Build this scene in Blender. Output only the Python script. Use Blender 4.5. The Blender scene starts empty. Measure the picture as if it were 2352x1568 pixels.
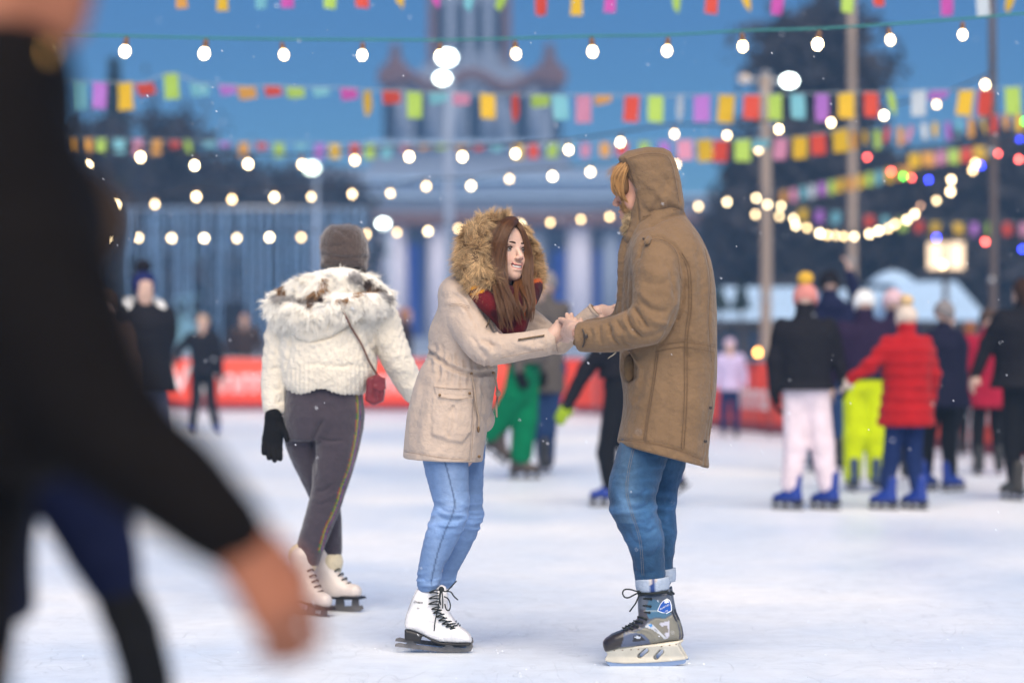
import bpy, math, random
import numpy as np
from mathutils import Vector, Matrix
C = bpy.context.scene.collection
SC = bpy.context.scene
rnd = random.Random(7)
PI = math.pi
R = math.radians

# ---------------------------------------------------------------- camera
FPX = 5553.0          # focal length in picture units (85 mm lens, picture 2352 units wide)
CX, HZ, CAMZ = 1176.0, 805.0, 1.14
cam = bpy.data.cameras.new('camera'); camo = bpy.data.objects.new('camera', cam); C.objects.link(camo)
camo.location = (0, 0, CAMZ); camo.rotation_euler = (PI/2, 0, 0)
cam.lens = 85; cam.sensor_width = 36; cam.shift_y = (HZ-784)/2352
cam.clip_start = 0.1; cam.clip_end = 3000
cam.dof.use_dof = True; cam.dof.focus_distance = 8.95; cam.dof.aperture_fstop = 1.45
SC.camera = camo
# ---------------------------------------------------------------- sky, sun, exposure
world = bpy.data.worlds.new('World'); SC.world = world; world.use_nodes = True
wn = world.node_tree; wn.nodes.clear()
SUN_EL, SUN_AZ = 50, 172         # high soft light from behind the camera
wo = wn.nodes.new('ShaderNodeOutputWorld'); bg = wn.nodes.new('ShaderNodeBackground')
sky = wn.nodes.new('ShaderNodeTexSky'); sky.sky_type = 'NISHITA'; sky.sun_disc = False
sky.sun_elevation = R(SUN_EL); sky.sun_rotation = R(SUN_AZ)
sky.air_density = 1.0; sky.dust_density = 0.3; sky.ozone_density = 3.0
tint = wn.nodes.new('ShaderNodeMix'); tint.data_type = 'RGBA'; tint.blend_type = 'MULTIPLY'; tint.inputs[0].default_value = 1
# dusk: the air far up is deeper blue than at the horizon
tc = wn.nodes.new('ShaderNodeTexCoord'); sep = wn.nodes.new('ShaderNodeSeparateXYZ'); ramp = wn.nodes.new('ShaderNodeValToRGB')
wn.links.new(tc.outputs['Generated'], sep.inputs[0]); wn.links.new(sep.outputs['Z'], ramp.inputs[0])
ramp.color_ramp.elements[0].position = 0.0; ramp.color_ramp.elements[0].color = (0.34, 0.60, 0.82, 1)
ramp.color_ramp.elements[1].position = 0.15; ramp.color_ramp.elements[1].color = (0.12, 0.34, 0.57, 1)
wn.links.new(sky.outputs[0], tint.inputs[6]); wn.links.new(ramp.outputs[0], tint.inputs[7])
wn.links.new(tint.outputs[2], bg.inputs[0]); bg.inputs[1].default_value = 0.105
wn.links.new(bg.outputs[0], wo.inputs[0])
sun = bpy.data.lights.new('sun', 'SUN'); suno = bpy.data.objects.new('sun', sun); C.objects.link(suno)
sun.energy = 3.3; sun.angle = R(60); sun.color = (1.0, 0.85, 0.66)
_d = Vector((math.sin(R(SUN_AZ))*math.cos(R(SUN_EL)), math.cos(R(SUN_AZ))*math.cos(R(SUN_EL)), math.sin(R(SUN_EL))))
suno.rotation_euler = _d.to_track_quat('Z', 'Y').to_euler()
SC.view_settings.view_transform = 'Standard'; SC.view_settings.look = 'None'
SC.view_settings.exposure = 0.94; SC.view_settings.gamma = 1.0
SC.view_settings.use_curve_mapping = False
SC.render.engine = 'CYCLES'
SC.cycles.max_bounces = 5; SC.cycles.diffuse_bounces = 4; SC.cycles.glossy_bounces = 2
SC.cycles.transparent_max_bounces = 4; SC.cycles.sample_clamp_indirect = 4.0
SC.cycles.use_denoising = True

# ---------------------------------------------------------------- helpers
def P(x, y, Y):                       # a picture position at distance Y, as a point of the place
    return np.array([(x-CX)*Y/FPX, Y, CAMZ-(y-HZ)*Y/FPX])
def link(o, parent=None):
    C.objects.link(o)
    if parent is not None: o.parent = parent
    return o
def tag(o, label=None, cat=None, group=None, kind=None):
    if label: o['label'] = label
    if cat: o['category'] = cat
    if group: o['group'] = group
    if kind: o['kind'] = kind
    return o
def empty(name, loc, label=None, cat=None, group=None):
    o = bpy.data.objects.new(name, None); o.location = tuple(loc); o.empty_display_size = .1
    link(o); return tag(o, label, cat, group)
_vn = {}
def mkmesh(name, v, f, mat=None, parent=None, smooth=True, cols=None, mi=None, link_it=True):
    """v (n,3) world points, f list/array of faces; the object sits at its parent's origin"""
    v = np.asarray(v, np.float32)
    me = bpy.data.meshes.new(name)
    if isinstance(f, np.ndarray) and f.ndim == 2:
        k = f.shape[1]; n = len(f)
        me.vertices.add(len(v)); me.vertices.foreach_set('co', v.ravel())
        me.loops.add(n*k); me.loops.foreach_set('vertex_index', f.astype(np.int32).ravel())
        me.polygons.add(n); me.polygons.foreach_set('loop_start', np.arange(0, n*k, k, dtype=np.int32))
        me.update(calc_edges=True)
    else:
        me.from_pydata([tuple(map(float, q)) for q in v], [], [tuple(map(int, q)) for q in f]); me.update()
    if smooth: me.polygons.foreach_set('use_smooth', np.ones(len(me.polygons), bool))
    for m in (mat if isinstance(mat, (list, tuple)) else [mat]):
        if m is not None: me.materials.append(m)
    if mi is not None: me.polygons.foreach_set('material_index', np.asarray(mi, np.int32))
    if cols is not None:
        a = me.color_attributes.new('Col', 'FLOAT_COLOR', 'POINT')
        c4 = np.ones((len(v), 4), np.float32); c4[:, :3] = cols
        a.data.foreach_set('color', c4.ravel())
    o = bpy.data.objects.new(name, me)
    if link_it: link(o, parent)
    return o
def rel(parent, o):                     # keep world placement after parenting to a moved empty
    o.parent = parent; o.location = -parent.location
    return o

# ---------------------------------------------------------------- materials
_M = {}
def mat(name, col=(.5,.5,.5), rough=.7, var=.12, vs=6, bump=0., bs=60, metal=0., emit=None, es=0., sheen=0., spec=.4, attr=None, trans=0., sss=0., coat=0., bump2=0., bs2=12, cutrand=False, dirt=None, stretch=None):
    if name in _M: return _M[name]
    m = bpy.data.materials.new(name); m.use_nodes = True; _M[name] = m
    nt = m.node_tree; b = nt.nodes['Principled BSDF']; N = nt.nodes.new; L = nt.links.new
    b.inputs['Roughness'].default_value = rough; b.inputs['Metallic'].default_value = metal
    b.inputs['Specular IOR Level'].default_value = spec
    if sheen: b.inputs['Sheen Weight'].default_value = sheen; b.inputs['Sheen Roughness'].default_value = .5
    if coat: b.inputs['Coat Weight'].default_value = coat; b.inputs['Coat Roughness'].default_value = .2
    if sss: b.inputs['Subsurface Weight'].default_value = sss; b.inputs['Subsurface Radius'].default_value = (1, .3, .15); b.inputs['Subsurface Scale'].default_value = .01
    if trans: b.inputs['Transmission Weight'].default_value = trans
    tcn = N('ShaderNodeTexCoord'); src = tcn.outputs['Object']
    if stretch:
        mp = N('ShaderNodeMapping'); mp.inputs['Scale'].default_value = stretch; L(src, mp.inputs[0]); src = mp.outputs[0]
    base = None
    if attr:
        a = N('ShaderNodeAttribute'); a.attribute_name = 'Col'; base = a.outputs['Color']
    if cutrand:
        h = N('ShaderNodeHairInfo'); rp = N('ShaderNodeValToRGB'); L(h.outputs['Random'], rp.inputs[0])
        rp.color_ramp.elements[0].color = tuple(c*.45 for c in col)+(1,); rp.color_ramp.elements[1].color = tuple(min(1, c*1.7) for c in col)+(1,)
        base = rp.outputs[0]
    if var or dirt:
        n = N('ShaderNodeTexNoise'); n.inputs['Scale'].default_value = vs; n.inputs['Detail'].default_value = 5; n.inputs['Roughness'].default_value = .65
        L(src, n.inputs['Vector'])
        rg = N('ShaderNodeMapRange'); rg.inputs[1].default_value = .3; rg.inputs[2].default_value = .7
        rg.inputs[3].default_value = 1-var; rg.inputs[4].default_value = 1+var*.8; L(n.outputs[0], rg.inputs[0])
        mx = N('ShaderNodeMix'); mx.data_type = 'RGBA'; mx.blend_type = 'MULTIPLY'; mx.inputs[0].default_value = 1
        if base is not None: L(base, mx.inputs[6])
        else: mx.inputs[6].default_value = tuple(col)+(1,)
        L(rg.outputs[0], mx.inputs[7]); L(mx.outputs[2], b.inputs['Base Color'])
    elif base is not None: L(base, b.inputs['Base Color'])
    else: b.inputs['Base Color'].default_value = tuple(col)+(1,)
    last = None
    for bb, ss in ((bump, bs), (bump2, bs2)):
        if bb:
            n = N('ShaderNodeTexNoise'); n.inputs['Scale'].default_value = ss; n.inputs['Detail'].default_value = 4
            L(src, n.inputs['Vector'])
            bp = N('ShaderNodeBump'); bp.inputs['Strength'].default_value = bb; bp.inputs['Distance'].default_value = 1.2/ss
            L(n.outputs[0], bp.inputs['Height'])
            if last is not None: L(last, bp.inputs['Normal'])
            last = bp.outputs[0]
    if last is not None: L(last, b.inputs['Normal'])
    if emit is not None:
        b.inputs['Emission Color'].default_value = tuple(emit)+(1,); b.inputs['Emission Strength'].default_value = es
    return m

# ---------------------------------------------------------------- numpy noise
def _hash(i, j, k, s):
    n = (i*73856093) ^ (j*19349663) ^ (k*83492791) ^ (s*2654435761 & 0x7fffffff)
    n = (n ^ (n >> 13))*1274126177 & 0x7fffffff
    n = (n ^ (n >> 16))
    return (n & 0xffff)/65535.0
def noise3(p, scale=1., seed=0, oct=1):
    out = np.zeros(len(p)); amp = 1.; tot = 0
    for o in range(oct):
        q = np.asarray(p, np.float64)*scale*(2**o)+17.3*o+100
        i = np.floor(q).astype(np.int64); f = q-i; f = f*f*(3-2*f)
        r = 0
        for dx in (0, 1):
            for dy in (0, 1):
                for dz in (0, 1):
                    w = (f[:,0] if dx else 1-f[:,0])*(f[:,1] if dy else 1-f[:,1])*(f[:,2] if dz else 1-f[:,2])
                    r = r+w*_hash(i[:,0]+dx, i[:,1]+dy, i[:,2]+dz, seed+o)
        out += amp*(r*2-1); tot += amp; amp *= .5
    return out/tot

# ---------------------------------------------------------------- implicit modelling: smooth unions of limbs and lofts, meshed by surface nets
def smin(a, b, k):
    if k <= 0: return np.minimum(a, b)
    h = np.maximum(k-np.abs(a-b), 0)/k
    return np.minimum(a, b)-h*h*k*.25
def smax(a, b, k): return -smin(-a, -b, k)
class Sdf:
    def __init__(s, h): s.h = h; s.ops = []; s.lo = np.full(3, 1e9); s.hi = np.full(3, -1e9)
    def _add(s, fn, lo, hi, k, mode='u'):
        lo = np.asarray(lo, float); hi = np.asarray(hi, float)
        if mode == 'u': s.lo = np.minimum(s.lo, lo); s.hi = np.maximum(s.hi, hi)
        s.ops.append((fn, lo, hi, k, mode)); return s
    def cap(s, a, b, ra, rb=None, k=.02, mode='u', sy=1.):
        rb = ra if rb is None else rb
        a = np.asarray(a, float); b = np.asarray(b, float); r = max(ra, rb)*max(1, 1/sy if sy < 1 else 1)
        def fn(x, y, z):
            d = b-a; L2 = float(d @ d)+1e-12
            t = np.clip(((x-a[0])*d[0]+(y-a[1])*d[1]+(z-a[2])*d[2])/L2, 0, 1)
            dy = (y-a[1]-t*d[1])*sy
            return np.sqrt((x-a[0]-t*d[0])**2+dy**2+(z-a[2]-t*d[2])**2)-(ra+(rb-ra)*t)
        return s._add(fn, np.minimum(a, b)-r, np.maximum(a, b)+r, k, mode)
    def chain(s, pts, rs, k=.02, sub=3, sy=1., mode='u'):
        pts, rs = spline(pts, sub, rs)
        for i in range(len(pts)-1): s.cap(pts[i], pts[i+1], rs[i], rs[i+1], k if i == 0 else min(k, .01), mode, sy)
        return s
    def ell(s, c, r, k=.02, mode='u', rot=None):
        c = np.asarray(c, float); r = np.asarray(r, float); rm = r.max() if rot is not None else r
        Rm = None if rot is None else np.array(rot)
        def fn(x, y, z):
            X, Y_, Z = x-c[0], y-c[1], z-c[2]
            if Rm is not None: X, Y_, Z = (Rm[0,0]*X+Rm[1,0]*Y_+Rm[2,0]*Z, Rm[0,1]*X+Rm[1,1]*Y_+Rm[2,1]*Z, Rm[0,2]*X+Rm[1,2]*Y_+Rm[2,2]*Z)
            k0 = np.sqrt((X/r[0])**2+(Y_/r[1])**2+(Z/r[2])**2)
            k1 = np.sqrt((X/r[0]**2)**2+(Y_/r[1]**2)**2+(Z/r[2]**2)**2)+1e-9
            return k0*(k0-1)/k1
        return s._add(fn, c-rm, c+rm, k, mode)
    def loft(s, rows, k=.03, mode='u', cap_r=.01, sup=2.0):
        rows = np.array(sorted(rows)); z0, z1 = rows[0,0], rows[-1,0]
        zz = np.linspace(z0, z1, 60); T = [smooth_interp(zz, rows[:,0], rows[:,i]) for i in range(1, 5)]
        lo = np.array([(T[0]-T[2]).min(), (T[1]-T[3]).min(), z0]); hi = np.array([(T[0]+T[2]).max(), (T[1]+T[3]).max(), z1])
        def fn(x, y, z):
            zf = z[0,0,:] if z.ndim == 3 else z
            cx, cy, hx, hy = [np.interp(zf, zz, t) for t in T]
            if sup == 2.0: q = np.sqrt(((x-cx)/hx)**2+((y-cy)/hy)**2)
            else: q = (np.abs((x-cx)/hx)**sup+np.abs((y-cy)/hy)**sup)**(1/sup)
            return smax(smax((q-1)*np.minimum(hx, hy), z-z1, cap_r), z0-z, cap_r)
        return s._add(fn, lo, hi, k, mode)
    def cut(s, point, normal, k=.004):
        p = np.asarray(point, float); n = np.asarray(normal, float); n = n/np.linalg.norm(n)
        s.ops.append((lambda x, y, z: -((x-p[0])*n[0]+(y-p[1])*n[1]+(z-p[2])*n[2]), None, None, k, 's')); return s
    def field(s, fn, lo, hi, k=.01, mode='u'): return s._add(fn, lo, hi, k, mode)
    def run(s, smooth=1):
        h = s.h; m = 3*h; lo = s.lo-m; n = np.ceil((s.hi-s.lo+2*m)/h).astype(int)+1
        ax = [(lo[i]+h*np.arange(n[i])).astype(np.float32) for i in range(3)]
        F = np.full(tuple(n), .5, np.float32)
        for fn, l, u, k, mode in s.ops:
            if l is None: sl = [slice(0, n[i]) for i in range(3)]
            else:
                pad = k+3*h
                sl = [slice(max(0, int((l[i]-pad-lo[i])/h)), min(n[i], int((u[i]+pad-lo[i])/h)+2)) for i in range(3)]
                if any(q.start >= q.stop for q in sl): continue
            x = ax[0][sl[0]][:,None,None]; y = ax[1][sl[1]][None,:,None]; z = ax[2][sl[2]][None,None,:]
            d = fn(x, y, z); sl = tuple(sl); G = F[sl]
            F[sl] = smin(G, d, k) if mode == 'u' else smax(G, -d, k)
        v, q = surfnets(F, lo, h)
        for _ in range(smooth): v = laplace(v, q, .5)
        return v, q
def smooth_interp(x, xp, fp):
    xp = np.asarray(xp, float); fp = np.asarray(fp, float)
    if len(xp) < 3: return np.interp(x, xp, fp)
    m = np.gradient(fp, xp); i = np.clip(np.searchsorted(xp, x)-1, 0, len(xp)-2)
    hh = xp[i+1]-xp[i]; t = np.clip((x-xp[i])/hh, 0, 1)
    return (2*t**3-3*t**2+1)*fp[i]+(t**3-2*t**2+t)*hh*m[i]+(-2*t**3+3*t**2)*fp[i+1]+(t**3-t**2)*hh*m[i+1]
def spline(pts, sub, rs=None):
    pts = np.asarray(pts, float); n = len(pts)
    if n == 2 or sub <= 1: return (pts, rs) if rs is not None else pts
    t = np.arange(n, dtype=float); tt = np.linspace(0, n-1, (n-1)*sub+1)
    out = np.stack([smooth_interp(tt, t, pts[:,i]) for i in range(pts.shape[1])], 1)
    if rs is None: return out
    return out, np.interp(tt, t, np.asarray(rs, float))
def surfnets(F, lo, h):
    S = F < 0; nx, ny, nz = F.shape
    c = np.zeros((nx-1, ny-1, nz-1), np.int8)
    for a in (0, 1):
        for b in (0, 1):
            for d in (0, 1): c += S[a:nx-1+a, b:ny-1+b, d:nz-1+d]
    act = (c > 0) & (c < 8); I, J, K = np.nonzero(act)
    idx = np.full(act.shape, -1, np.int64); idx[I, J, K] = np.arange(len(I))
    cor = [(a, b, d) for a in (0, 1) for b in (0, 1) for d in (0, 1)]
    val = {q: F[I+q[0], J+q[1], K+q[2]].astype(np.float64) for q in cor}
    ps = np.zeros((len(I), 3)); cnt = np.zeros(len(I))
    for q in cor:
        for ax in range(3):
            if q[ax] == 0:
                q2 = list(q); q2[ax] = 1; q2 = tuple(q2)
                a, b = val[q], val[q2]; m = (a < 0) != (b < 0)
                t = np.where(m, a/np.where(m, a-b, 1), 0)
                for i in range(3): ps[:,i] += np.where(m, q[i]+(t if i == ax else 0), 0)
                cnt += m
    v = lo+h*(np.stack([I, J, K], 1)+ps/cnt[:,None])
    quads = []
    for ax in range(3):
        o1, o2 = (ax+1) % 3, (ax+2) % 3
        sa = [slice(None)]*3; sb = [slice(None)]*3; sa[ax] = slice(0, -1); sb[ax] = slice(1, None)
        A, B = S[tuple(sa)], S[tuple(sb)]
        E = np.stack(np.nonzero(A != B), 1); inside_first = A[E[:,0], E[:,1], E[:,2]]
        ok = (E[:,o1] > 0) & (E[:,o2] > 0) & (E[:,o1] < F.shape[o1]-1) & (E[:,o2] < F.shape[o2]-1)
        E = E[ok]; fl = inside_first[ok]
        def g(d1, d2):
            q = E.copy(); q[:,o1] -= d1; q[:,o2] -= d2
            return idx[q[:,0], q[:,1], q[:,2]]
        Q = np.stack([g(1,1), g(0,1), g(0,0), g(1,0)], 1)
        Q[~fl] = Q[~fl][:, ::-1]; quads.append(Q)
    Q = np.concatenate(quads); Q = Q[(Q >= 0).all(1)]
    return v, Q
def laplace(v, q, w=.5):
    n = len(v); a = q.ravel(); b = np.roll(q, 1, 1).ravel()
    cnt = np.bincount(a, minlength=n)+np.bincount(b, minlength=n)
    out = np.empty_like(v)
    for i in range(3):
        sm = np.bincount(a, v[b,i], n)+np.bincount(b, v[a,i], n)
        out[:,i] = v[:,i]*(1-w)+w*sm/np.maximum(cnt, 1)
    return out
def normals(v, q):
    nrm = np.cross(v[q[:,2]]-v[q[:,0]], v[q[:,3]]-v[q[:,1]]); n = len(v); out = np.zeros((n, 3))
    for i in range(3):
        for j in range(4): out[:,i] += np.bincount(q[:,j], nrm[:,i], n)
    return out/np.maximum(np.linalg.norm(out, axis=1, keepdims=True), 1e-12)
def seg_dist(p, line):                   # 2-D distance of points to a polyline, and position along it 0..1
    best = np.full(len(p), 1e9); tt = np.zeros(len(p)); n = len(line)-1
    for i in range(n):
        a, b = line[i], line[i+1]; d = b-a; t = np.clip(((p-a) @ d)/(d @ d+1e-12), 0, 1)
        dist = np.linalg.norm(p-a-t[:,None]*d, axis=1); m = dist < best
        best[m] = dist[m]; tt[m] = (i+t[m])/n
    return best, tt
def px2(v):                              # where points of the place fall on the picture
    return np.stack([CX+FPX*v[:,0]/v[:,1], HZ-FPX*(v[:,2]-CAMZ)/v[:,1]], 1)
def inpoly(p, poly):
    poly = np.asarray(poly, float); x, y = p[:,0], p[:,1]; c = np.zeros(len(p), bool); j = len(poly)-1
    for i in range(len(poly)):
        xi, yi = poly[i]; xj, yj = poly[j]
        c ^= ((yi > y) != (yj > y)) & (x < (xj-xi)*(y-yi)/(yj-yi+1e-12)+xi); j = i
    return c
def creases(v, q, lines, facing=-.1, ymax=None):
    """press seams (depth<0) and raise folds (depth>0) along drawn lines; (points, depth m, width m)"""
    n = normals(v, q); P2 = px2(v); m = n[:,1] < facing
    if ymax is not None: m &= v[:,1] < ymax
    disp = np.zeros(len(v)); sc = v[:,1]/FPX
    for ln in lines:
        pts, dep, w = ln[:3]; pts = spline(np.array(pts, float), 4) if len(pts) > 2 else np.array(pts, float)
        wpx = w/sc.mean(); bb = (P2[:,0] > pts[:,0].min()-3*wpx) & (P2[:,0] < pts[:,0].max()+3*wpx) & (P2[:,1] > pts[:,1].min()-3*wpx) & (P2[:,1] < pts[:,1].max()+3*wpx) & m
        ix = np.nonzero(bb)[0]
        if len(ix) == 0: continue
        d, t = seg_dist(P2[ix], pts); d = d*sc[ix]
        fade = np.clip(np.minimum(t, 1-t)*6, 0, 1) if len(ln) < 4 else 1
        disp[ix] += dep*np.exp(-(d/w)**2)*fade
    return v+n*disp[:,None]
def patch(v, q, poly, h, facing=-.1, soft=.006, ymax=None):
    n = normals(v, q); P2 = px2(v); m = n[:,1] < facing
    if ymax is not None: m &= v[:,1] < ymax
    ins = inpoly(P2, poly) & m; pl = np.array(list(poly)+[poly[0]], float); d, t = seg_dist(P2, pl)
    d = d*v[:,1]/FPX
    return v+n*(np.where(ins, np.clip(d/soft, 0, 1), 0)*h)[:,None]
def wrinkle(v, q, amp=.004, scale=14, seed=0, stretch=(1,1,1), oct=2, ridge=True):
    n = normals(v, q); p = v*np.array(stretch)
    a = noise3(p, scale, seed, oct)
    w = noise3(v, scale*.3, seed+9)*.5+.5
    d = (1-2*np.abs(a)) if ridge else a
    return v+n*(amp*d*w)[:,None]
def tube(pts, r, seg=8, sub=4, closed=False):
    pts = np.asarray(pts, float); rs = np.full(len(pts), r) if np.isscalar(r) else np.asarray(r, float)
    if sub > 1: pts, rs = spline(pts, sub, rs)
    n = len(pts); T = np.gradient(pts, axis=0); T /= np.linalg.norm(T, axis=1, keepdims=True)+1e-12
    up = np.array([0, 0, 1.]) if abs(T[0,2]) < .9 else np.array([1., 0, 0]); V = []; a = np.linspace(0, 2*PI, seg, endpoint=False)
    u = np.cross(T[0], up); u /= np.linalg.norm(u)
    for i in range(n):
        u = u-T[i]*(u @ T[i]); u /= np.linalg.norm(u)+1e-12; w = np.cross(T[i], u)
        V.append(pts[i]+rs[i]*(np.cos(a)[:,None]*u+np.sin(a)[:,None]*w))
    V = np.concatenate(V); F = []
    for i in range(n-1):
        for j in range(seg): F.append((i*seg+j, i*seg+(j+1) % seg, (i+1)*seg+(j+1) % seg, (i+1)*seg+j))
    V = np.concatenate([V, pts[:1], pts[-1:]]); e = n*seg
    F3 = [(e, (j+1) % seg, j) for j in range(seg)]+[(e+1, (n-1)*seg+j, (n-1)*seg+(j+1) % seg) for j in range(seg)]
    return V, F+F3
def box(lo, hi):
    x0, y0, z0 = lo; x1, y1, z1 = hi
    v = [(x0,y0,z0),(x1,y0,z0),(x1,y1,z0),(x0,y1,z0),(x0,y0,z1),(x1,y0,z1),(x1,y1,z1),(x0,y1,z1)]
    return v, [(0,3,2,1),(4,5,6,7),(0,1,5,4),(1,2,6,5),(2,3,7,6),(3,0,4,7)]
def merge(parts):
    V = []; F = []; n = 0
    for v, f in parts:
        v = np.asarray(v, float); V.append(v); F += [tuple(int(i)+n for i in q) for q in f]; n += len(v)
    return np.concatenate(V), F
def ball(c, r, seg=12, rings=8):
    c = np.asarray(c, float); r = np.asarray(r, float)*np.ones(3); V = [c+r*(0,0,1)]; F = []
    for i in range(1, rings):
        t = PI*i/rings
        for j in range(seg): V.append(c+r*(math.sin(t)*math.cos(2*PI*j/seg), math.sin(t)*math.sin(2*PI*j/seg), math.cos(t)))
    V.append(c-r*(0,0,1)); e = len(V)-1
    for j in range(seg):
        F.append((0, 1+j, 1+(j+1) % seg)); F.append((e, 1+(rings-2)*seg+(j+1) % seg, 1+(rings-2)*seg+j))
        for i in range(rings-2): F.append((1+i*seg+j, 1+(i+1)*seg+j, 1+(i+1)*seg+(j+1) % seg, 1+i*seg+(j+1) % seg))
    return np.array(V), F
def extrude_poly(poly3, d):             # polygon (points of the place) pushed along d into a slab
    p = np.asarray(poly3, float); n = len(p); v = np.concatenate([p, p+np.asarray(d)])
    return v, [tuple(range(n))[::-1], tuple(range(n, 2*n))]+[(i, (i+1) % n, n+(i+1) % n, n+i) for i in range(n)]
def hairs(name, strands, radius, m, parent=None, tip=.15):
    """strands (n, k, 3) world points"""
    n, k, _ = strands.shape
    cu = bpy.data.hair_curves.new(name); cu.add_curves([k]*n)
    cu.points.foreach_set('position', strands.astype(np.float32).ravel())
    ra = cu.attributes.get('radius') or cu.attributes.new('radius', 'FLOAT', 'POINT')
    rr = np.asarray(radius)*np.ones(n); prof = np.linspace(1, tip, k)
    ra.data.foreach_set('value', (rr[:,None]*prof).astype(np.float32).ravel())
    cu.materials.append(m)
    o = bpy.data.objects.new(name, cu); link(o)
    if parent is not None: rel(parent, o)
    return o
nrs = np.random.RandomState(3)
def fur(name, pts, nrm, comb, length, radius, m, parent, n=None, k=5, clump=.35, jit=.35, droop=.25, seed=0):
    rs = np.random.RandomState(seed)
    if n is not None:
        ix = rs.randint(0, len(pts), n); pts = pts[ix]+rs.normal(0, .002, (n, 3)); nrm = nrm[ix]; comb = comb[ix] if getattr(comb, 'ndim', 1) == 2 else comb
    n = len(pts); q = pts*1.0
    cd = np.stack([noise3(q, 45, seed+i) for i in range(3)], 1)
    d = nrm+comb+clump*3*cd+rs.normal(0, jit, (n, 3))*.5
    d /= np.linalg.norm(d, axis=1, keepdims=True)
    L = length*(.6+.7*rs.rand(n)); t = np.linspace(0, 1, k)
    bend = rs.normal(0, .25, (n, 3))+cd*1.2+np.array([0, 0, -droop])
    S = pts[:,None,:]+d[:,None,:]*(L[:,None]*t)[:,:,None]+bend[:,None,:]*(L[:,None]*t**2*.5)[:,:,None]
    return hairs(name, S, radius, m, parent)
# ================================================================ SETTING
HAZE = True
if HAZE:
    v, f = box((-260, -12, -1.0), (260, 330, 46)); 
    hm = bpy.data.materials.new('haze'); hm.use_nodes = True; hm.node_tree.nodes.clear()
    pv = hm.node_tree.nodes.new('ShaderNodeVolumePrincipled'); ho = hm.node_tree.nodes.new('ShaderNodeOutputMaterial')
    pv.inputs['Color'].default_value = (.32, .62, 1.0, 1); pv.inputs['Density'].default_value = .0038; pv.inputs['Anisotropy'].default_value = .3
    hm.node_tree.links.new(pv.outputs[0], ho.inputs['Volume'])
    o = mkmesh('haze', v, f, hm, smooth=False); tag(o, 'pale blue snowy evening haze over the rink', 'haze', kind='stuff')
# snowy ground to the horizon, and the ice as a sheet above it
m_snow = mat('snow', (.78, .82, .90), .8, .06, 2, bump=.5, bs=3)
o = mkmesh('ground', *box((-900, -40, -.3), (900, 1500, 0)), m_snow, smooth=False); tag(o, 'snow covered ground around the rink', kind='structure')
m_ice = bpy.data.materials.new('ice'); m_ice.use_nodes = True
def build_ice(m):
    nt = m.node_tree; b = nt.nodes['Principled BSDF']; N = nt.nodes.new; L = nt.links.new
    tcn = N('ShaderNodeTexCoord')
    def noise(scale, det, st=(1,1,1), rough=.6, dist=0):
        mp = N('ShaderNodeMapping'); mp.inputs['Scale'].default_value = st; L(tcn.outputs['Object'], mp.inputs[0])
        n = N('ShaderNodeTexNoise'); n.inputs['Scale'].default_value = scale; n.inputs['Detail'].default_value = det; n.inputs['Roughness'].default_value = rough
        n.inputs['Distortion'].default_value = dist; L(mp.outputs[0], n.inputs['Vector']); return n.outputs[0]
    def rng(s, a, b_, c, d):
        r = N('ShaderNodeMapRange'); r.inputs[1].default_value = a; r.inputs[2].default_value = b_; r.inputs[3].default_value = c; r.inputs[4].default_value = d; L(s, r.inputs[0]); return r.outputs[0]
    def mth(op, a, b_):
        r = N('ShaderNodeMath'); r.operation = op
        for i, s in enumerate((a, b_)):
            if isinstance(s, (int, float)): r.inputs[i].default_value = s
            else: L(s, r.inputs[i])
        return r.outputs[0]
    big = noise(.9, 4, (.35, .28, 1)); fine = noise(9, 5, (1, 1, 1)); grain = noise(120, 2)
    # skate scratches: thin level lines of distorted noise, running every way
    sc = None
    for st, ds, seed in (((1, .32, 1), .6, 3.1), ((.5, 1, 1), .8, 2.0), ((1, 1, 1), 1.6, 1.3)):
        n = noise(seed*1.3, 1.5, st, .4, ds); a = mth('ABSOLUTE', mth('SUBTRACT', mth('FRACT', mth('MULTIPLY', n, 9), 0), .5), 0)
        line = rng(a, 0., .035, 1, 0); sc = line if sc is None else mth('MAXIMUM', sc, line)
    gate = rng(noise(2.2, 3), .40, .58, .15, 1); sc = mth('MULTIPLY', sc, gate)
    mix = N('ShaderNodeMix'); mix.data_type = 'RGBA'; L(rng(big, .35, .65, 0, 1), mix.inputs[0])
    mix.inputs[6].default_value = (.64, .735, .87, 1); mix.inputs[7].default_value = (.89, .885, .88, 1)
    mx2 = N('ShaderNodeMix'); mx2.data_type = 'RGBA'; mx2.blend_type = 'MULTIPLY'; mx2.inputs[0].default_value = 1
    L(mix.outputs[2], mx2.inputs[6]); L(mth('MULTIPLY', rng(fine, .3, .7, .93, 1.05), rng(sc, 0, 1, 1, .84)), mx2.inputs[7])
    L(mx2.outputs[2], b.inputs['Base Color'])
    L(rng(big, .3, .7, .30, .55), b.inputs['Roughness']); b.inputs['Specular IOR Level'].default_value = .35
    hgt = mth('ADD', mth('MULTIPLY', fine, .5), mth('ADD', mth('MULTIPLY', grain, .35), mth('MULTIPLY', sc, -.5)))
    bp = N('ShaderNodeBump'); bp.inputs['Strength'].default_value = .35; bp.inputs['Distance'].default_value = .012; L(hgt, bp.inputs['Height']); L(bp.outputs[0], b.inputs['Normal'])
build_ice(m_ice)
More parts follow.
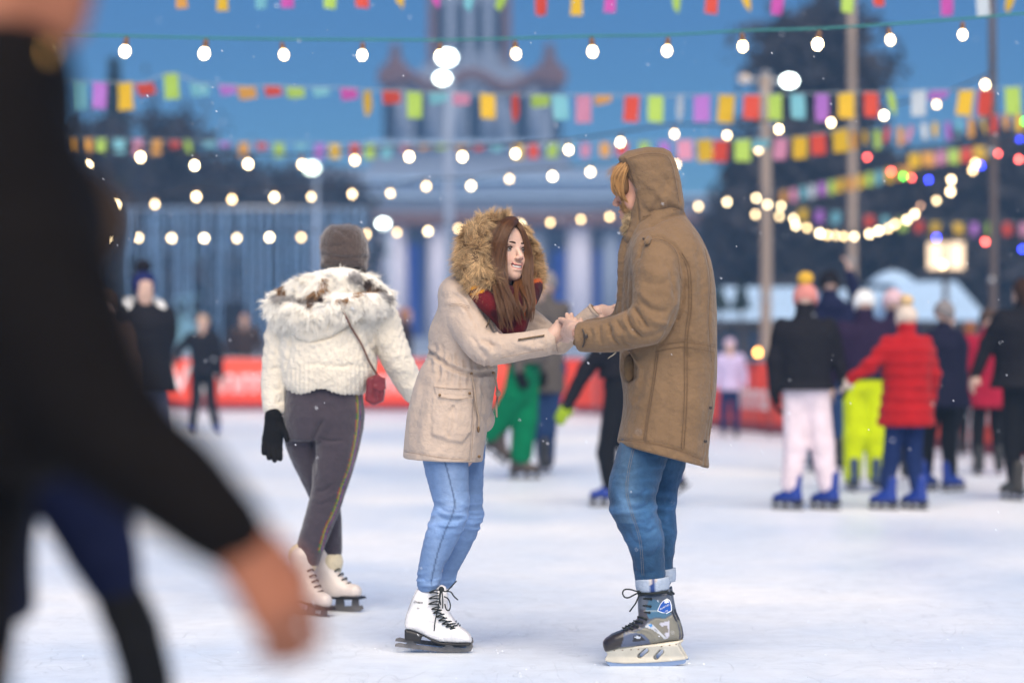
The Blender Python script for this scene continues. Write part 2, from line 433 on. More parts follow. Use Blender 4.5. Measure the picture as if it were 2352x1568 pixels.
# barrier line on the ground plan: (picture x, distance)
BAR = [(-2300, 45), (-1400, 46), (-500, 45.5), (300, 45), (900, 44.5), (1310, 43), (1500, 38), (1700, 33), (1960, 29.5), (2130, 27.5), (2340, 24.8), (2900, 21)]
bp_ = np.array([[(x-CX)*Y/FPX, Y] for x, Y in BAR]); bs_ = spline(np.c_[bp_, np.zeros(len(bp_))], 8)[:, :2]
ice_poly = [(-30, -8), (16, -8), (10.5, 17)]+[tuple(q) for q in bs_[::-1]]+[(-30, 40)]
o = mkmesh('ice', [(x, y, .004) for x, y in ice_poly], [tuple(range(len(ice_poly)))], m_ice, smooth=False); tag(o, 'scratched pale ice of the rink', kind='structure')

# scraped snow crumbs near the skates: uncountable
cv = []
for i in range(260):
    x = rnd.uniform(-1.6, 3.2); y = rnd.uniform(7.4, 11.5); s = rnd.uniform(.001, .0028)
    cv.append(ball((x, y, .005+s*.3), (s*1.5, s*1.4, s*.8), 5, 3))
for cx_, cy_, n in ((P(1010,1503,9.17)[0], 9.17, 60), (P(1480,1533,8.79)[0], 8.79, 30)):
    for i in range(n):
        s = rnd.uniform(.0015, .004); cv.append(ball((cx_+rnd.gauss(0, .1), cy_+rnd.gauss(0, .03), .005), (s*1.6, s*1.4, s), 5, 3))
o = mkmesh('snow_crumbs', *merge(cv), m_snow, smooth=False); tag(o, 'scraped snow crumbs lying on the ice near the skates', kind='stuff')

# ---------------------------------------------------------------- red barrier
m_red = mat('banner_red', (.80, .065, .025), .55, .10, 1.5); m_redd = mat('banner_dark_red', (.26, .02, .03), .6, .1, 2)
m_white = mat('white_print', (.8, .78, .78), .6, .04)
m_steel = mat('steel', (.35, .36, .38), .4, .1, 5, metal=.8)
bar = empty('rink_barrier', (0, 44, 0), 'long low rink barrier hung with red printed banners round the far side of the ice', 'barrier')
s = np.r_[0, np.cumsum(np.linalg.norm(np.diff(bs_, axis=0), axis=1))]
L_ = 2.05; npan = int(s[-1]/L_)
def bar_at(t): return np.array([np.interp(t, s, bs_[:,0]), np.interp(t, s, bs_[:,1])])
for i in range(npan):
    a, b = bar_at(i*L_+.02), bar_at((i+1)*L_-.02); d = (b-a)/np.linalg.norm(b-a); n = np.array([d[1], -d[0]])*.02
    H = .98; v = []
    cols = 7
    for k in range(cols):
        q = a+(b-a)*k/(cols-1)+n*(.6*math.sin(k*2.1+i)); 
        for z in (.04, .17, .55, H): v.append((q[0]+n[0]*.4*math.sin(z*9+k), q[1], z+.01*math.sin(k*1.7+i)*(z > .9)))
    f = []; mi = []
    for k in range(cols-1):
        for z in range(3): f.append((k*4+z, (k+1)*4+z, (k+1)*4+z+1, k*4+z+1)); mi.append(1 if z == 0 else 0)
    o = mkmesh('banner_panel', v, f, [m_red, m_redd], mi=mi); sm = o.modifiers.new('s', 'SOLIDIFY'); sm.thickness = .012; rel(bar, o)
    pz = bar_at(i*L_)-n*3; v, f = tube([(pz[0], pz[1], 0), (pz[0], pz[1], 1.04)], .025, 6, 1); rel(bar, mkmesh('post', v, f, m_steel))
rail = [(q[0], q[1]+.06, 1.0) for q in bs_]; v, f = tube(rail, .024, 6, 1); rel(bar, mkmesh('rail', v, f, m_steel))
def on_bar_text(px, body, size, z=.42, name='lettering'):
    # find the barrier point seen at picture x
    X = bs_[:,0]/bs_[:,1]*FPX+CX; Y = np.interp(px, X[np.argsort(X)], bs_[np.argsort(X),1]); x = (px-CX)*Y/FPX
    k = int(np.argmin(np.abs(bs_[:,1]-Y)+np.abs(bs_[:,0]-x))); k = min(max(k, 1), len(bs_)-2); d = bs_[k+1]-bs_[k-1]
    c = bpy.data.curves.new(name, 'FONT'); c.body = body; c.size = size; c.extrude = .004; c.align_x = 'CENTER'
    c.materials.append(m_white); o = bpy.data.objects.new(name, c); n = np.array([d[1], -d[0]])/np.linalg.norm(d)
    o.location = (x+n[0]*.05, Y+n[1]*.05, z); o.rotation_euler = (PI/2, 0, math.atan2(d[1], d[0])); link(o); bpy.context.view_layer.update(); ob = o.location.copy(); ro = o.rotation_euler.copy()
    me = bpy.data.meshes.new_from_object(o); bpy.data.objects.remove(o); o = bpy.data.objects.new(name, me); link(o, bar); o.location = ob-bar.location; o.rotation_euler = ro
for px, body, sz in ((415, 'W4', .55), (545, 'umma', .55), (860, 'umma', .5), (1010, 'To', .5), (1300, 'umma', .5), (1420, 'W4', .5), (1730, 'umma', .42), (1980, 'W4', .4), (2150, 'umma', .4), (2290, 'To', .42)):
    on_bar_text(px, body, sz*1.35, .36)

# ---------------------------------------------------------------- far pavilion with its tower
YB = 140.
def pb(x0, y0, x1, y1, Y, dep): # slab whose front shows between two picture corners
    a = P(x0, y1, Y); b = P(x1, y0, Y); return box((a[0], Y, a[2]), (b[0], Y+dep, b[2]))
m_conc = mat('blue_tinted_stone', (.25, .30, .40), .8, .10, .4); m_brown = mat('brown_cornice', (.16, .085, .08), .8, .15, .5)  # stone colour carries the blue light and haze over the pavilion
m_dark = mat('dark_glass', (.02, .035, .07), .3, .1, .5); m_pil = mat('uplit_glow_pillar', (.50, .50, .60), .6, .05, emit=(.72, .66, .85), es=.10)  # pillar emission stands in for uplights shining on the columns
m_bluewin = mat('blue_lit_window', (.05, .1, .4), .3, 0, emit=(.06, .18, 1.0), es=.14); m_cyan = mat('cyan_window', (.05, .1, .2), .3, 0, emit=(.08, .30, .60), es=.16)
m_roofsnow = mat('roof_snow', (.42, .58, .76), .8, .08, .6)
pav = empty('pavilion', P(1080, 805, YB), 'big pale exhibition pavilion with a colonnade and a stepped tower far behind the rink', 'building')
def part(name, vf, m, par=pav, **k): return rel(par, mkmesh(name, vf[0], vf[1], m, smooth=False, **k))
part('wall', merge([pb(470, 515, 1640, 812, YB+6, 25)]), m_conc)
part('entablature', merge([pb(462, 488, 1648, 516, YB-.6, 31)]), m_brown)
part('attic', merge([pb(475, 452, 1636, 488, YB+.5, 29), pb(560, 415, 1560, 452, YB+3, 24), pb(700, 385, 1440, 415, YB+5, 20), pb(850, 332, 1310, 385, YB+7, 16)]), m_conc)
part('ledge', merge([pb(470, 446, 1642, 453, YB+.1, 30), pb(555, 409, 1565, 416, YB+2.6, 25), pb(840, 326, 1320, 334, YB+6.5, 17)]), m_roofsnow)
part('plinth', merge([pb(462, 775, 1648, 812, YB-1.2, 31)]), m_conc)
for x in (478, 548, 618, 690, 762, 834, 906, 1010, 1160, 1232, 1330, 1404, 1476, 1548, 1622):
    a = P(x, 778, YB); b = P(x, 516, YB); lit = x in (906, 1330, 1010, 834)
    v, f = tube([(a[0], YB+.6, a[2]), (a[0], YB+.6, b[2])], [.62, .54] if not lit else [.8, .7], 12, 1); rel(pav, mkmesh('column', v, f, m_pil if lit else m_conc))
for i, x in enumerate(range(500, 1640, 48)):
    mm = m_bluewin if (590 < x < 640 or 900 < x < 960 or 1230 < x < 1420) else (m_cyan if i % 3 else m_dark)
    part('window', pb(x, 560 if i % 2 else 575, x+34, 772, YB+5.8, .3), mm)
# middle tier with tall dark openings and a wavy brown cornice
YT = YB+9
part('tier_wall', merge([pb(882, 196, 1288, 332, YT, 12)]), m_conc)
for x in (880, 950, 1074, 1180, 1268): part('opening', pb(x, 225, x+38 if x < 1200 else x+22, 322, YT-.05, .6), m_dark)
for x in (922, 992, 1050, 1118, 1150, 1226): 
    a = P(x, 328, YT); b = P(x, 205, YT); v, f = tube([(a[0], YT-.5, a[2]), (a[0], YT-.5, b[2])], .3, 8, 1); rel(pav, mkmesh('pilaster', v, f, m_conc))
wav = []
for i in range(61):
    x = 872+i*(1298-872)/60; y = 186-16*math.cos((x-1084)/(1298-872)*2*PI*2.6); wav.append(P(x, y, YT-.8))
v, f = tube(wav, .36, 8, 1); rel(pav, mkmesh('wavy_cornice', v, f, m_brown))
for x in (908, 1262):
    c = P(x, 165, YT-.5); part('corner_ornament', merge([ball(c+(0,0,.3), (.6,.5,.8), 10, 6), ball(c+(0,0,1.3), (.35,.35,.45), 8, 5), ball(c-(0,0,.6), (1.1,.6,.5), 10, 6), ball(c+(.7,0,-.2), (.4,.3,.6), 8, 5), ball(c+(-.7,0,-.2), (.4,.3,.6), 8, 5)]), m_brown)
part('tower_base', merge([pb(930, 170, 1235, 197, YT+2, 9), pb(965, 150, 1200, 172, YT+2.6, 8)]), m_conc)
YW = YT+4; w0, w1 = P(985, 0, YW)[0], P(1172, 0, YW)[0]; zt = P(0, 160, YW)[2]
part('tower', merge([box((w0+.2, YW, zt), (w1-.2, YW+4.6, 34)), box((w0+1, YW+1, 34), (w1-1, YW+3.8, 38))]), m_conc)
for k, xx in enumerate(np.linspace(w0+.2, w1-.2, 5)):
    part('buttress', box((xx-.26, YW-.5, zt), (xx+.26, YW, 33)), m_brown if k in (0, 4) else m_conc)
for k in range(4):
    xa = w0+.2+(w1-w0-.4)*(k+.5)/4
    for z in range(4): part('tower_window', box((xa-.30, YW-.06, zt+1.2+z*4), (xa+.30, YW+.05, zt+4.2+z*4)), m_dark)
c0 = [(w0+w1)/2, YW+2.3]; v, f = tube([(c0[0], c0[1], 38), (c0[0], c0[1], 44)], [.5, .05], 8, 1); rel(pav, mkmesh('spire', v, f, m_brown))

# ---------------------------------------------------------------- curtain of icicle lights
m_ici = mat('icicle_light', (.3, .5, .8), .5, 0, emit=(.30, .60, 1.0), es=.20)
ic = empty('icicle_light_curtain', P(560, 805, 62), 'tall curtain of hanging blue icicle lights behind the left end of the rink', 'light curtain')
YI = 62.; a = P(280, 478, YI); b = P(852, 478, YI)
v, f = tube([a, b], .05, 6, 1); rel(ic, mkmesh('wire', v, f, m_steel))
for xx in (a[0], (a[0]+b[0])/2, b[0]): v, f = tube([(xx, YI+.1, 0), (xx, YI+.1, a[2]+.2)], .045, 6, 1); rel(ic, mkmesh('mast', v, f, mat('mast_paint', (.03, .05, .08), .7, .1)))
v, f = tube([(0,0,0), (0,0,-1)], .011, 4, 1); st = None
for i in range(50):
    if st is None: st = mkmesh('light_strand', v, f, m_ici, ic); o = st
    else: o = st.copy(); C.objects.link(o); o.parent = ic
    x = a[0]+(b[0]-a[0])*(i+rnd.uniform(.0, 1))/50; Lz = rnd.choice([1.2, 2.4, 3.0, 3.3, 3.5])
    o.location = Vector((x, YI+rnd.uniform(-.2, .2), a[2]))-ic.location; o.scale = (1, 1, Lz)

# ---------------------------------------------------------------- trees
m_bark = mat('bark', (.05, .04, .035), .9, .2, 3); m_needle = mat('needles', (.025, .045, .04), .8, .3, 1.5); m_twig = mat('twigs', (.045, .04, .045), .9, .3, 1)
def leafmesh(name, cen, size, m, par, rs):
    n = len(cen); d1 = rs.normal(size=(n,3)); d1 /= np.linalg.norm(d1, axis=1, keepdims=True); d2 = np.cross(d1, rs.normal(size=(n,3))); d2 /= np.linalg.norm(d2, axis=1, keepdims=True)
    sz = (size*(.5+rs.rand(n)))[:,None]; v = np.stack([cen-d1*sz, cen+d2*sz*.45, cen+d1*sz, cen-d2*sz*.45], 1).reshape(-1, 3)
    return rel(par, mkmesh(name, v, np.arange(4*n).reshape(n, 4), m, smooth=False))
def spruce(x, ytop, Y, half, label, seed=0, n=9000):
    rs = np.random.RandomState(seed); b = P(x, HZ, Y); b[2] = 0; zt = P(x, ytop, Y)[2]; hw = half*Y/FPX
    t = empty('spruce_tree', b, label, 'tree', 'trees behind the rink')
    v, f = tube([b, (b[0]+.1, b[1], zt)], [.25, .03], 8, 1); rel(t, mkmesh('trunk', v, f, m_bark))
    h = rs.rand(n)**.75; tier = .75+.25*np.abs(np.sin(h*38)); an = rs.rand(n)*2*PI; rr = hw*h*tier*np.sqrt(rs.rand(n))*(1+.25*np.sin(an*3+h*9))
    c = np.stack([b[0]+rr*np.cos(an), b[1]+rr*np.sin(an), zt-h*(zt-1.2)-rr*.25], 1)
    leafmesh('crown', c, .22, m_needle, t, rs)
def bare_tree(name, x, ytop, Y, half, label, seed=0, n=5000, base_frac=.3, size=.16, dens=1., shape=1.):
    rs = np.random.RandomState(seed); b = P(x, HZ, Y); b[2] = 0; zt = P(x, ytop, Y)[2]; hw = half*Y/FPX
    t = empty(name, b, label, 'tree', 'trees behind the rink')
    trunk = [b, b+(.1, 0, zt*.3), b+(.0, .1, zt*.6), b+(.2, 0, zt*.93)]
    v, f = tube(trunk, [.03*zt, .02*zt, .012*zt, .004*zt], 8, 3); rel(t, mkmesh('trunk', v, f, m_bark))
    L = []; tips = []
    for i in range(46):
        h = base_frac+(1-base_frac)*rs.rand()**.9; z0 = h*zt*.9; a = rs.rand()*2*PI; r = hw*(math.sin(PI*min(1, (h-base_frac*.6)/(1.08-base_frac*.6)))**.6)*(.6+.4*rs.rand())*shape
        p0 = b+np.array([0, 0, z0]); p2 = b+np.array([r*math.cos(a), r*math.sin(a), min(zt, z0+r*.9+zt*.06)])
        p1 = (p0+p2)/2+rs.normal(0, .1*r+.02, 3); q = spline(np.array([p0, p1, p2]), 3); L.append(tube(q, np.linspace(.008*zt*(1.1-h), .012, len(q)), 5, 1)); tips += list(q[1:])
        for j in range(4):
            s0 = q[rs.randint(1, len(q))]; e = s0+rs.normal(0, 1, 3)*(.28*r+.1)+(0, 0, .2*r); L.append(tube([s0, e], [.02, .006], 4, 1)); tips += [s0*.5+e*.5, e]
    v, f = merge(L); o = rel(t, mkmesh('limbs', v, f, m_bark, smooth=False))
    tips = np.array(tips); ix = rs.randint(0, len(tips), n); c = tips[ix]+rs.normal(0, .12*hw+.12, (n, 3))*dens
    leafmesh('crown', c, size, m_twig, t, rs)
for i, (x, y, Y, hw, lb) in enumerate([(-120, 330, 84, 120, 'broad dark tree hidden behind the nearest dark figure'), (-420, 300, 90, 150, 'dark tree beyond the left edge of the rink'), (-800, 340, 86, 150, 'wide dark tree far beyond the left edge'), (2620, 320, 72, 140, 'dark tree just beyond the right edge'), (2950, 350, 78, 140, 'dark tree far beyond the right edge')]):
    bare_tree('dense_tree', x, y, Y, hw, lb, 60+i, 4500, .1, .24, 1.1)
spruce(262, 140, 88, 115, 'dark pointed spruce standing behind the left end of the rink', 1)
bare_tree('bare_tree', 385, 265, 80, 110, 'spreading bare tree just right of the pointed spruce', 2, 4500, dens=.8)
bare_tree('bare_tree', 200, 300, 75, 130, 'bare tree half hidden behind the dark foreground skater', 3, 4500)
for i, (x, y, Y, hw, lb) in enumerate([(520, 400, 95, 90, 'low dark tree left of the pavilion attic'), (640, 420, 100, 95, 'low dark tree above the icicle lights'), (780, 430, 104, 80, 'low dusky tree behind the icicle lights, near the pavilion steps'),
        (330, 380, 92, 100, 'dense dark tree under the pointed spruce')]):
    bare_tree('dense_tree', x, y, Y, hw, lb, 10+i, 6500, .1, .22)
bare_tree('tall_tree', 1885, 28, 72, 128, 'tall dark leafless tree behind the wooden pole and flood lamp', 20, 16000, .12, .2, 1.0, 1.05)
for i, (x, y, Y, hw, lb) in enumerate([(1735, 345, 76, 75, 'dark tree between the lamp pole and the hooded man'), (1830, 330, 70, 90, 'dense tree below the tall dark tree'), (1985, 370, 80, 100, 'dense dark tree behind the middle wooden pole'),
        (2110, 395, 74, 90, 'round dark tree behind the coloured bulbs'), (2235, 350, 78, 100, 'dark tree behind the right hand pole'), (2350, 330, 70, 90, 'dark tree cut by the right edge of the photo'), (1680, 480, 90, 70, 'low bushy tree right of the pavilion')]):
    bare_tree('dense_tree', x, y, Y, hw, lb, 30+i, 7500, .08, .24, 1.1)

# ---------------------------------------------------------------- snowy huts and market roofs on the right
m_wood = mat('dark_wood', (.09, .07, .06), .8, .2, 2, stretch=(1, 1, 8)); m_warm = mat('warm_window', (.5, .4, .3), .5, 0, emit=(1., .70, .42), es=.9)
def hut(x0, x1, yr, ye, Y, label, dep=4., win=()):
    a = P(x0, HZ, Y); b = P(x1, HZ, Y); zr, ze = P(0, yr, Y)[2], P(0, ye, Y)[2]; c = (a[0]+b[0])/2
    t = empty('market_hut', (c, Y+dep/2, 0), label, 'hut', 'snow roofed huts behind the barrier')
    rel(t, mkmesh('wall', *box((a[0]+.3, Y+.5, 0), (b[0]-.3, Y+dep-.5, ze+.05)), m_wood, smooth=False))
    v = [(a[0], Y, ze), (b[0], Y, ze), (b[0]-.25*(b[0]-a[0])*.35, Y+dep/2, zr), (a[0]+.25*(b[0]-a[0])*.35, Y+dep/2, zr), (a[0], Y+dep, ze), (b[0], Y+dep, ze)]
    v += [(q[0], q[1], q[2]-.12) for q in v]
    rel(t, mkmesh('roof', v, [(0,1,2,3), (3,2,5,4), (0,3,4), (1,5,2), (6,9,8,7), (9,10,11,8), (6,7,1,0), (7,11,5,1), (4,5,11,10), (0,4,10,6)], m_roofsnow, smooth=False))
    for wx in win: q = P(wx, HZ, Y); rel(t, mkmesh('window', *box((q[0]-.35, Y+.44, ze-1.2), (q[0]+.35, Y+.5, ze-.4)), m_dark, smooth=False))
hut(1640, 1880, 652, 722, 52, 'long hut with a pale blue snow roof right of the hooded man', 5, (1670, 1760))
hut(2080, 2262, 638, 722, 50, 'hut with a broad pale snow roof near the right hand pole', 5, (2130, 2200))
hut(1890, 2080, 660, 725, 56, 'lower snow roofed hut behind the waving skater', 4, (1950,))
for x, lb in ((1702, 'tiny dark fir standing before the snow roof near the hooded man'), (1650, 'tiny dark fir half hidden by the hooded man')):
    rs = np.random.RandomState(x); b = P(x, 0, 51); zt = P(x, 650, 51)[2]; zb = P(x, 712, 51)[2]; b[2] = zb-.9; t = empty('small_fir', (b[0], b[1], 0), lb, 'tree')
    v, f = tube([(b[0], b[1], 0), (b[0], b[1], zt)], .03, 6, 1); rel(t, mkmesh('trunk', v, f, m_bark))
    h = rs.rand(500); an = rs.rand(500)*2*PI; rr = .28*h*np.sqrt(rs.rand(500)); leafmesh('crown', np.stack([b[0]+rr*np.cos(an), b[1]+rr*np.sin(an), zt-h*(zt-zb)], 1), .06, m_needle, t, rs)
# round snow capped parasol
c = P(2050, 640, 48); t = empty('parasol', (c[0], c[1], 0), 'round parasol with a cap of snow behind the skaters', 'parasol')
pr = []; 
for i in range(7):
    for j in range(16): r_ = .50*i/6; pr.append((c[0]+r_*math.cos(2*PI*j/16), c[1]+r_*math.sin(2*PI*j/16), c[2]+.16-.26*(i/6)**2))
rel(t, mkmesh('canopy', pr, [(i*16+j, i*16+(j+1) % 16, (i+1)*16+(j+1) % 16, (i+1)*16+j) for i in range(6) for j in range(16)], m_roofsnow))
v, f = tube([(c[0], c[1], 0), (c[0], c[1], c[2]+.2)], .03, 8, 1); rel(t, mkmesh('pole', v, f, m_steel))
# lit lantern sign
c = P(2172, 588, 42); t = empty('lantern_box', (c[0], c[1], 0), 'warm glowing square lantern box on a post above the snow roofs', 'lantern')
rel(t, mkmesh('glass', *box((c[0]-.29, c[1]-.15, c[2]-.23), (c[0]+.29, c[1]+.15, c[2]+.23)), m_warm, smooth=False))
rel(t, mkmesh('frame', *merge([box((c[0]-.33, c[1]-.19, c[2]+.23), (c[0]+.33, c[1]+.19, c[2]+.29)), box((c[0]-.33, c[1]-.19, c[2]-.29), (c[0]+.33, c[1]+.19, c[2]-.23)), box((c[0]-.02, c[1]-.17, c[2]-.23), (c[0]+.02, c[1]-.15, c[2]+.23))]), m_wood, smooth=False))
v, f = tube([(c[0], c[1], 0), (c[0], c[1], c[2]-.29)], .05, 8, 1); rel(t, mkmesh('post', v, f, m_wood))

# ---------------------------------------------------------------- poles and flood lamps
m_pole = mat('weathered_pole', (.30, .23, .18), .8, .2, 2, stretch=(1, 1, .2)); m_poled = mat('dark_pole', (.09, .07, .065), .7, .2, 2, stretch=(1, 1, .2))
def pole(x, ytop, Y, wpx, m, label):
    b = P(x, HZ, Y); b[2] = 0; zt = P(x, ytop, Y)[2]; r_ = wpx*Y/FPX/2
    t = empty('wooden_pole', b, label, 'pole', 'poles carrying the lights and flags')
    v, f = tube([b, (b[0]+.02, b[1], zt*.5), (b[0], b[1], zt)], [r_, r_*.94, r_*.85], 14, 3); rel(t, mkmesh('shaft', v, f, m))
    v, f = tube([(b[0], b[1], zt), (b[0], b[1], zt+.05)], r_*.95, 12, 1); rel(t, mkmesh('cap', v, f, m_steel))
    for q in (.35, .62): v, f = tube([(b[0], b[1], zt*q), (b[0], b[1], zt*q+.06)], r_*1.04, 12, 1); rel(t, mkmesh('strap', v, f, m_steel))
    return t
pole(1757, 172, 39, 27, m_pole, 'thick pale pole with the flood lamp arm at its top')
pole(1955, -60, 41, 22, m_pole, 'middle brown pole in front of the tall dark tree')
pole(-640, -120, 24, 24, m_poled, 'dark pole beyond the left edge holding the ends of the light strings')
pole(2278, -60, 28, 20, m_poled, 'dark pole near the right edge of the photo')
m_lampw = mat('flood_glass', (.9, 1, .95), .3, 0, emit=(.86, 1.0, .93), es=9); m_lampd = mat('dull_lamp', (.5, .42, .36), .5, 0, emit=(.9, .7, .5), es=.25)  # the dull lamp glass has a weak warm emission
def flood(x, y, Y, w, label, post=None, m=None, arm=None):
    c = P(x, y, Y); k = Y/FPX; t = empty('flood_lamp', (c[0], c[1], c[2]), label, 'lamp', 'flood lamps over the rink')
    rel(t, mkmesh('glass', *ball(c, (w*k/2, .1, w*k*.36), 16, 8), m or m_lampw)); rel(t, mkmesh('housing', *ball(c+(0, .1, .02), (w*k*.56, .12, w*k*.42), 16, 8), m_steel))
    if arm: e = P(arm[0], arm[1], Y); v, f = tube([c+(0, .15, 0), e+(0, .15, 0)], .04, 6, 1); rel(t, mkmesh('arm', v, f, m_steel))
    if post: v, f = tube([(c[0]+.1, c[1]+.3, 0), (c[0]+.1, c[1]+.3, c[2]-.05)], .06, 8, 1); rel(t, mkmesh('post', v, f, m_conc))
flood(1813, 186, 39, 34, 'big white flood lamp beside the tall dark tree', arm=(1757, 182))
flood(1710, 181, 39, 26, 'dull, faintly glowing round lamp on the other arm of the pole', m=m_lampd, arm=(1757, 182))
flood(1026, 132, 60, 40, 'upper greenish white flood lamp before the tower', post=1)
flood(1016, 180, 58, 30, 'lower greenish white flood lamp before the tower', post=1)
flood(716, 386, 66, 30, 'pale street lamp left of the pavilion', post=1, m=mat('pale_lamp', (.9, 1, .9), .3, 0, emit=(.8, .95, .75), es=5))
flood(880, 514, 55, 24, 'white lamp just right of the dark knit hat', post=1)

# ---------------------------------------------------------------- strings of bulbs
m_bulb = mat('bulb_glow', (1, .9, .7), .3, 0, emit=(1.0, .75, .40), es=9); m_sock = mat('bulb_socket', (.16, .08, .04), .5, .1)
m_cord = mat('green_cord', (.02, .16, .16), .6, .1); m_cordd = mat('dark_cord', (.02, .02, .03), .6, .1)
BM = [m_bulb]+[mat('bulb_glow_%s' % n, (1, .9, .7), .3, 0, emit=c, es=e) for n, c, e in (('soft', (1.0, .70, .34), 5.5), ('bright', (1.0, .80, .48), 12), ('amber', (1.0, .66, .28), 6.5))]
bv, bf = ball((0, 0, 0), (.026, .026, .031), 12, 8); sv, sf = tube([(0, 0, .028), (0, 0, .06), (0, 0, .075)], [.016, .015, .008], 8, 1)
bulb_me = mkmesh('bulb', bv, bf, m_bulb, link_it=False).data; sock_me = mkmesh('socket', sv, sf, m_sock, link_it=False).data
def matlink(o, m): o.material_slots[0].link = 'OBJECT'; o.material_slots[0].material = m
def bulb_string(pts, label, ends=None, cordm=m_cordd, cr=.008, mats=None, scale=1., group='strings of warm bulbs over the rink', colours=None):
    """pts: (x, y, Y) of the bulbs on the picture"""
    W = [P(*q) for q in pts]; t = empty('string_lights', W[len(W)//2], label, 'string lights', group)
    hang = [w+np.array([0, 0, .085*scale]) for w in W]
    if ends: hang = [P(*ends[0])]+hang+[P(*ends[1])]
    v, f = tube(hang, cr, 5, 3); rel(t, mkmesh('cord', v, f, cordm))
    for i, w in enumerate(W):
        o = bpy.data.objects.new('bulb', bulb_me); link(o); o.parent = t; o.location = Vector(w)-t.location
        sc = scale*rnd.uniform(.92, 1.08); o.scale = (sc,)*3; o.rotation_euler = (rnd.uniform(-.2, .2), rnd.uniform(-.2, .2), 0)
        if mats: matlink(o, mats[i])
        else: matlink(o, BM[0] if rnd.random() < .5 else BM[rnd.randrange(1, 4)])
        s_ = bpy.data.objects.new('socket', sock_me); link(s_); s_.parent = o
    return t
YA = 13.2
bulb_string([(x, y, YA+(x-1176)*-.0002) for x, y in [(111,112),(287,118),(469,123),(652,126),(832,127),(1010,128),(1185,124),(1361,119),(1532,117),(1706,107),(1878,102),(2045,92),(2211,80),(2380,66)]],
    'nearest and highest string of warm bulbs on a green cord', ((-700, 30, YA), (2560, 30, YA)), m_cord, .007)
bulb_string([(x, y, 20+(x > 1300)*(x-1300)*.002) for x, y in [(80,384),(202,380),(323,361),(447,380),(570,377),(694,378),(815,368),(940,360),(1062,360),(1184,353),(1306,344),(1425,327),(1549,308),(1670,311),(1789,297),(1909,282),(2030,265),(2151,240),(2263,195)]],
    'second string of warm bulbs, passing just above the hooded head', ((-700, 330, 20), (2282, 150, 22)))
bulb_string([(x, y, 26) for x, y in [(176,476),(266,470),(356,469),(451,452),(533,458),(630,453),(715,452),(809,446),(897,444),(979,428),(1082,427),(1170,411),(1269,405),(1356,395),(1458,384),(1553,378),(1641,355),(1742,345),(1831,328)]],
    'third string of warm bulbs, crossing behind the hooded head', ((-600, 430, 26), (1960, 280, 28)))
bulb_string([(x, y, 33) for x, y in [(100,548),(172,548),(244,546),(318,546),(394,547),(469,547),(544,547),(619,545),(692,545),(766,542),(841,538),(912,534),(983,531),(1053,525),(1125,521),(1196,515),(1264,511),(1334,504),(1400,498),(1470,490),(1536,482),(1604,474),(1670,464),(1735,493)]],
    'lowest long string of warm bulbs, level with the knit hat', ((-600, 520, 33), (1757, 440, 36)))
cat = [(1737,455),(1763,470),(1793,473),(1790,497),(1823,502),(1828,518),(1854,523),(1883,536),(1900,540),(1919,541),(1938,543),(1962,543),(1997,537),(2018,530),(2040,525),(2056,515),(2083,505),(2101,492),(2151,461),(2183,440),(2185,413),(2234,391),(2240,375)]
bulb_string([(x, y, 36-i*.36) for i, (x, y) in enumerate(cat)], 'deeply sagging string of crowded warm bulbs between the poles at right', ((1757, 430, 37), (2278, 345, 28)))
def cm(n, c, e): return mat(n, c, .4, 0, emit=c, es=e)
cr_, cg_, cb_ = cm('red_bulb', (1, .10, .08), 14), cm('green_bulb', (.05, 1, .08), 12), cm('blue_bulb', (.03, .05, 1), 14); cw_ = cm('dim_bulb', (.9, .5, .3), 2.5); co_ = cm('orange_bulb', (1, .42, .08), 10)
bulb_string([(1992,361,32),(2047,394,31),(2075,405,30.6),(2095,408,30.2),(2114,473,30),(2133,413,29.5),(2253,380,28.3)], 'loose string of small red, green and blue bulbs left of the dark pole', ((1955, 330, 34), (2278, 360, 28)), scale=.72, mats=[cr_,cr_,cg_,cr_,cw_,cb_,cb_], group='strings of coloured bulbs')
bulb_string([(2291,353,28),(2341,320,27),(2352,278,26.4),(2340,366,26)], 'short string of coloured bulbs right of the dark pole', ((2278, 365, 28.1), (2420, 330, 25)), scale=.72, mats=[cr_,cb_,cg_,cr_], group='strings of coloured bulbs')
bulb_string([(2151,545,29),(2263,555,28.5),(2348,572,28)], 'low string of three coloured bulbs over the lantern box', ((2090, 535, 30), (2430, 570, 27)), scale=.8, mats=[cb_,cr_,cb_], group='strings of coloured bulbs')
bulb_string([(2165,607,41)], 'single yellow bulb hanging before the lantern box', ((2165, 560, 41), (2175, 560, 41)), scale=1.5, mats=[cm('yellow_bulb', (1, .72, .32), 9)], group='strings of coloured bulbs')
bulb_string([(1741,809,40)], 'single orange lamp low beside the pale pole', ((1741, 790, 40), (1757, 785, 39)), scale=1.6, mats=[co_], group='strings of coloured bulbs')

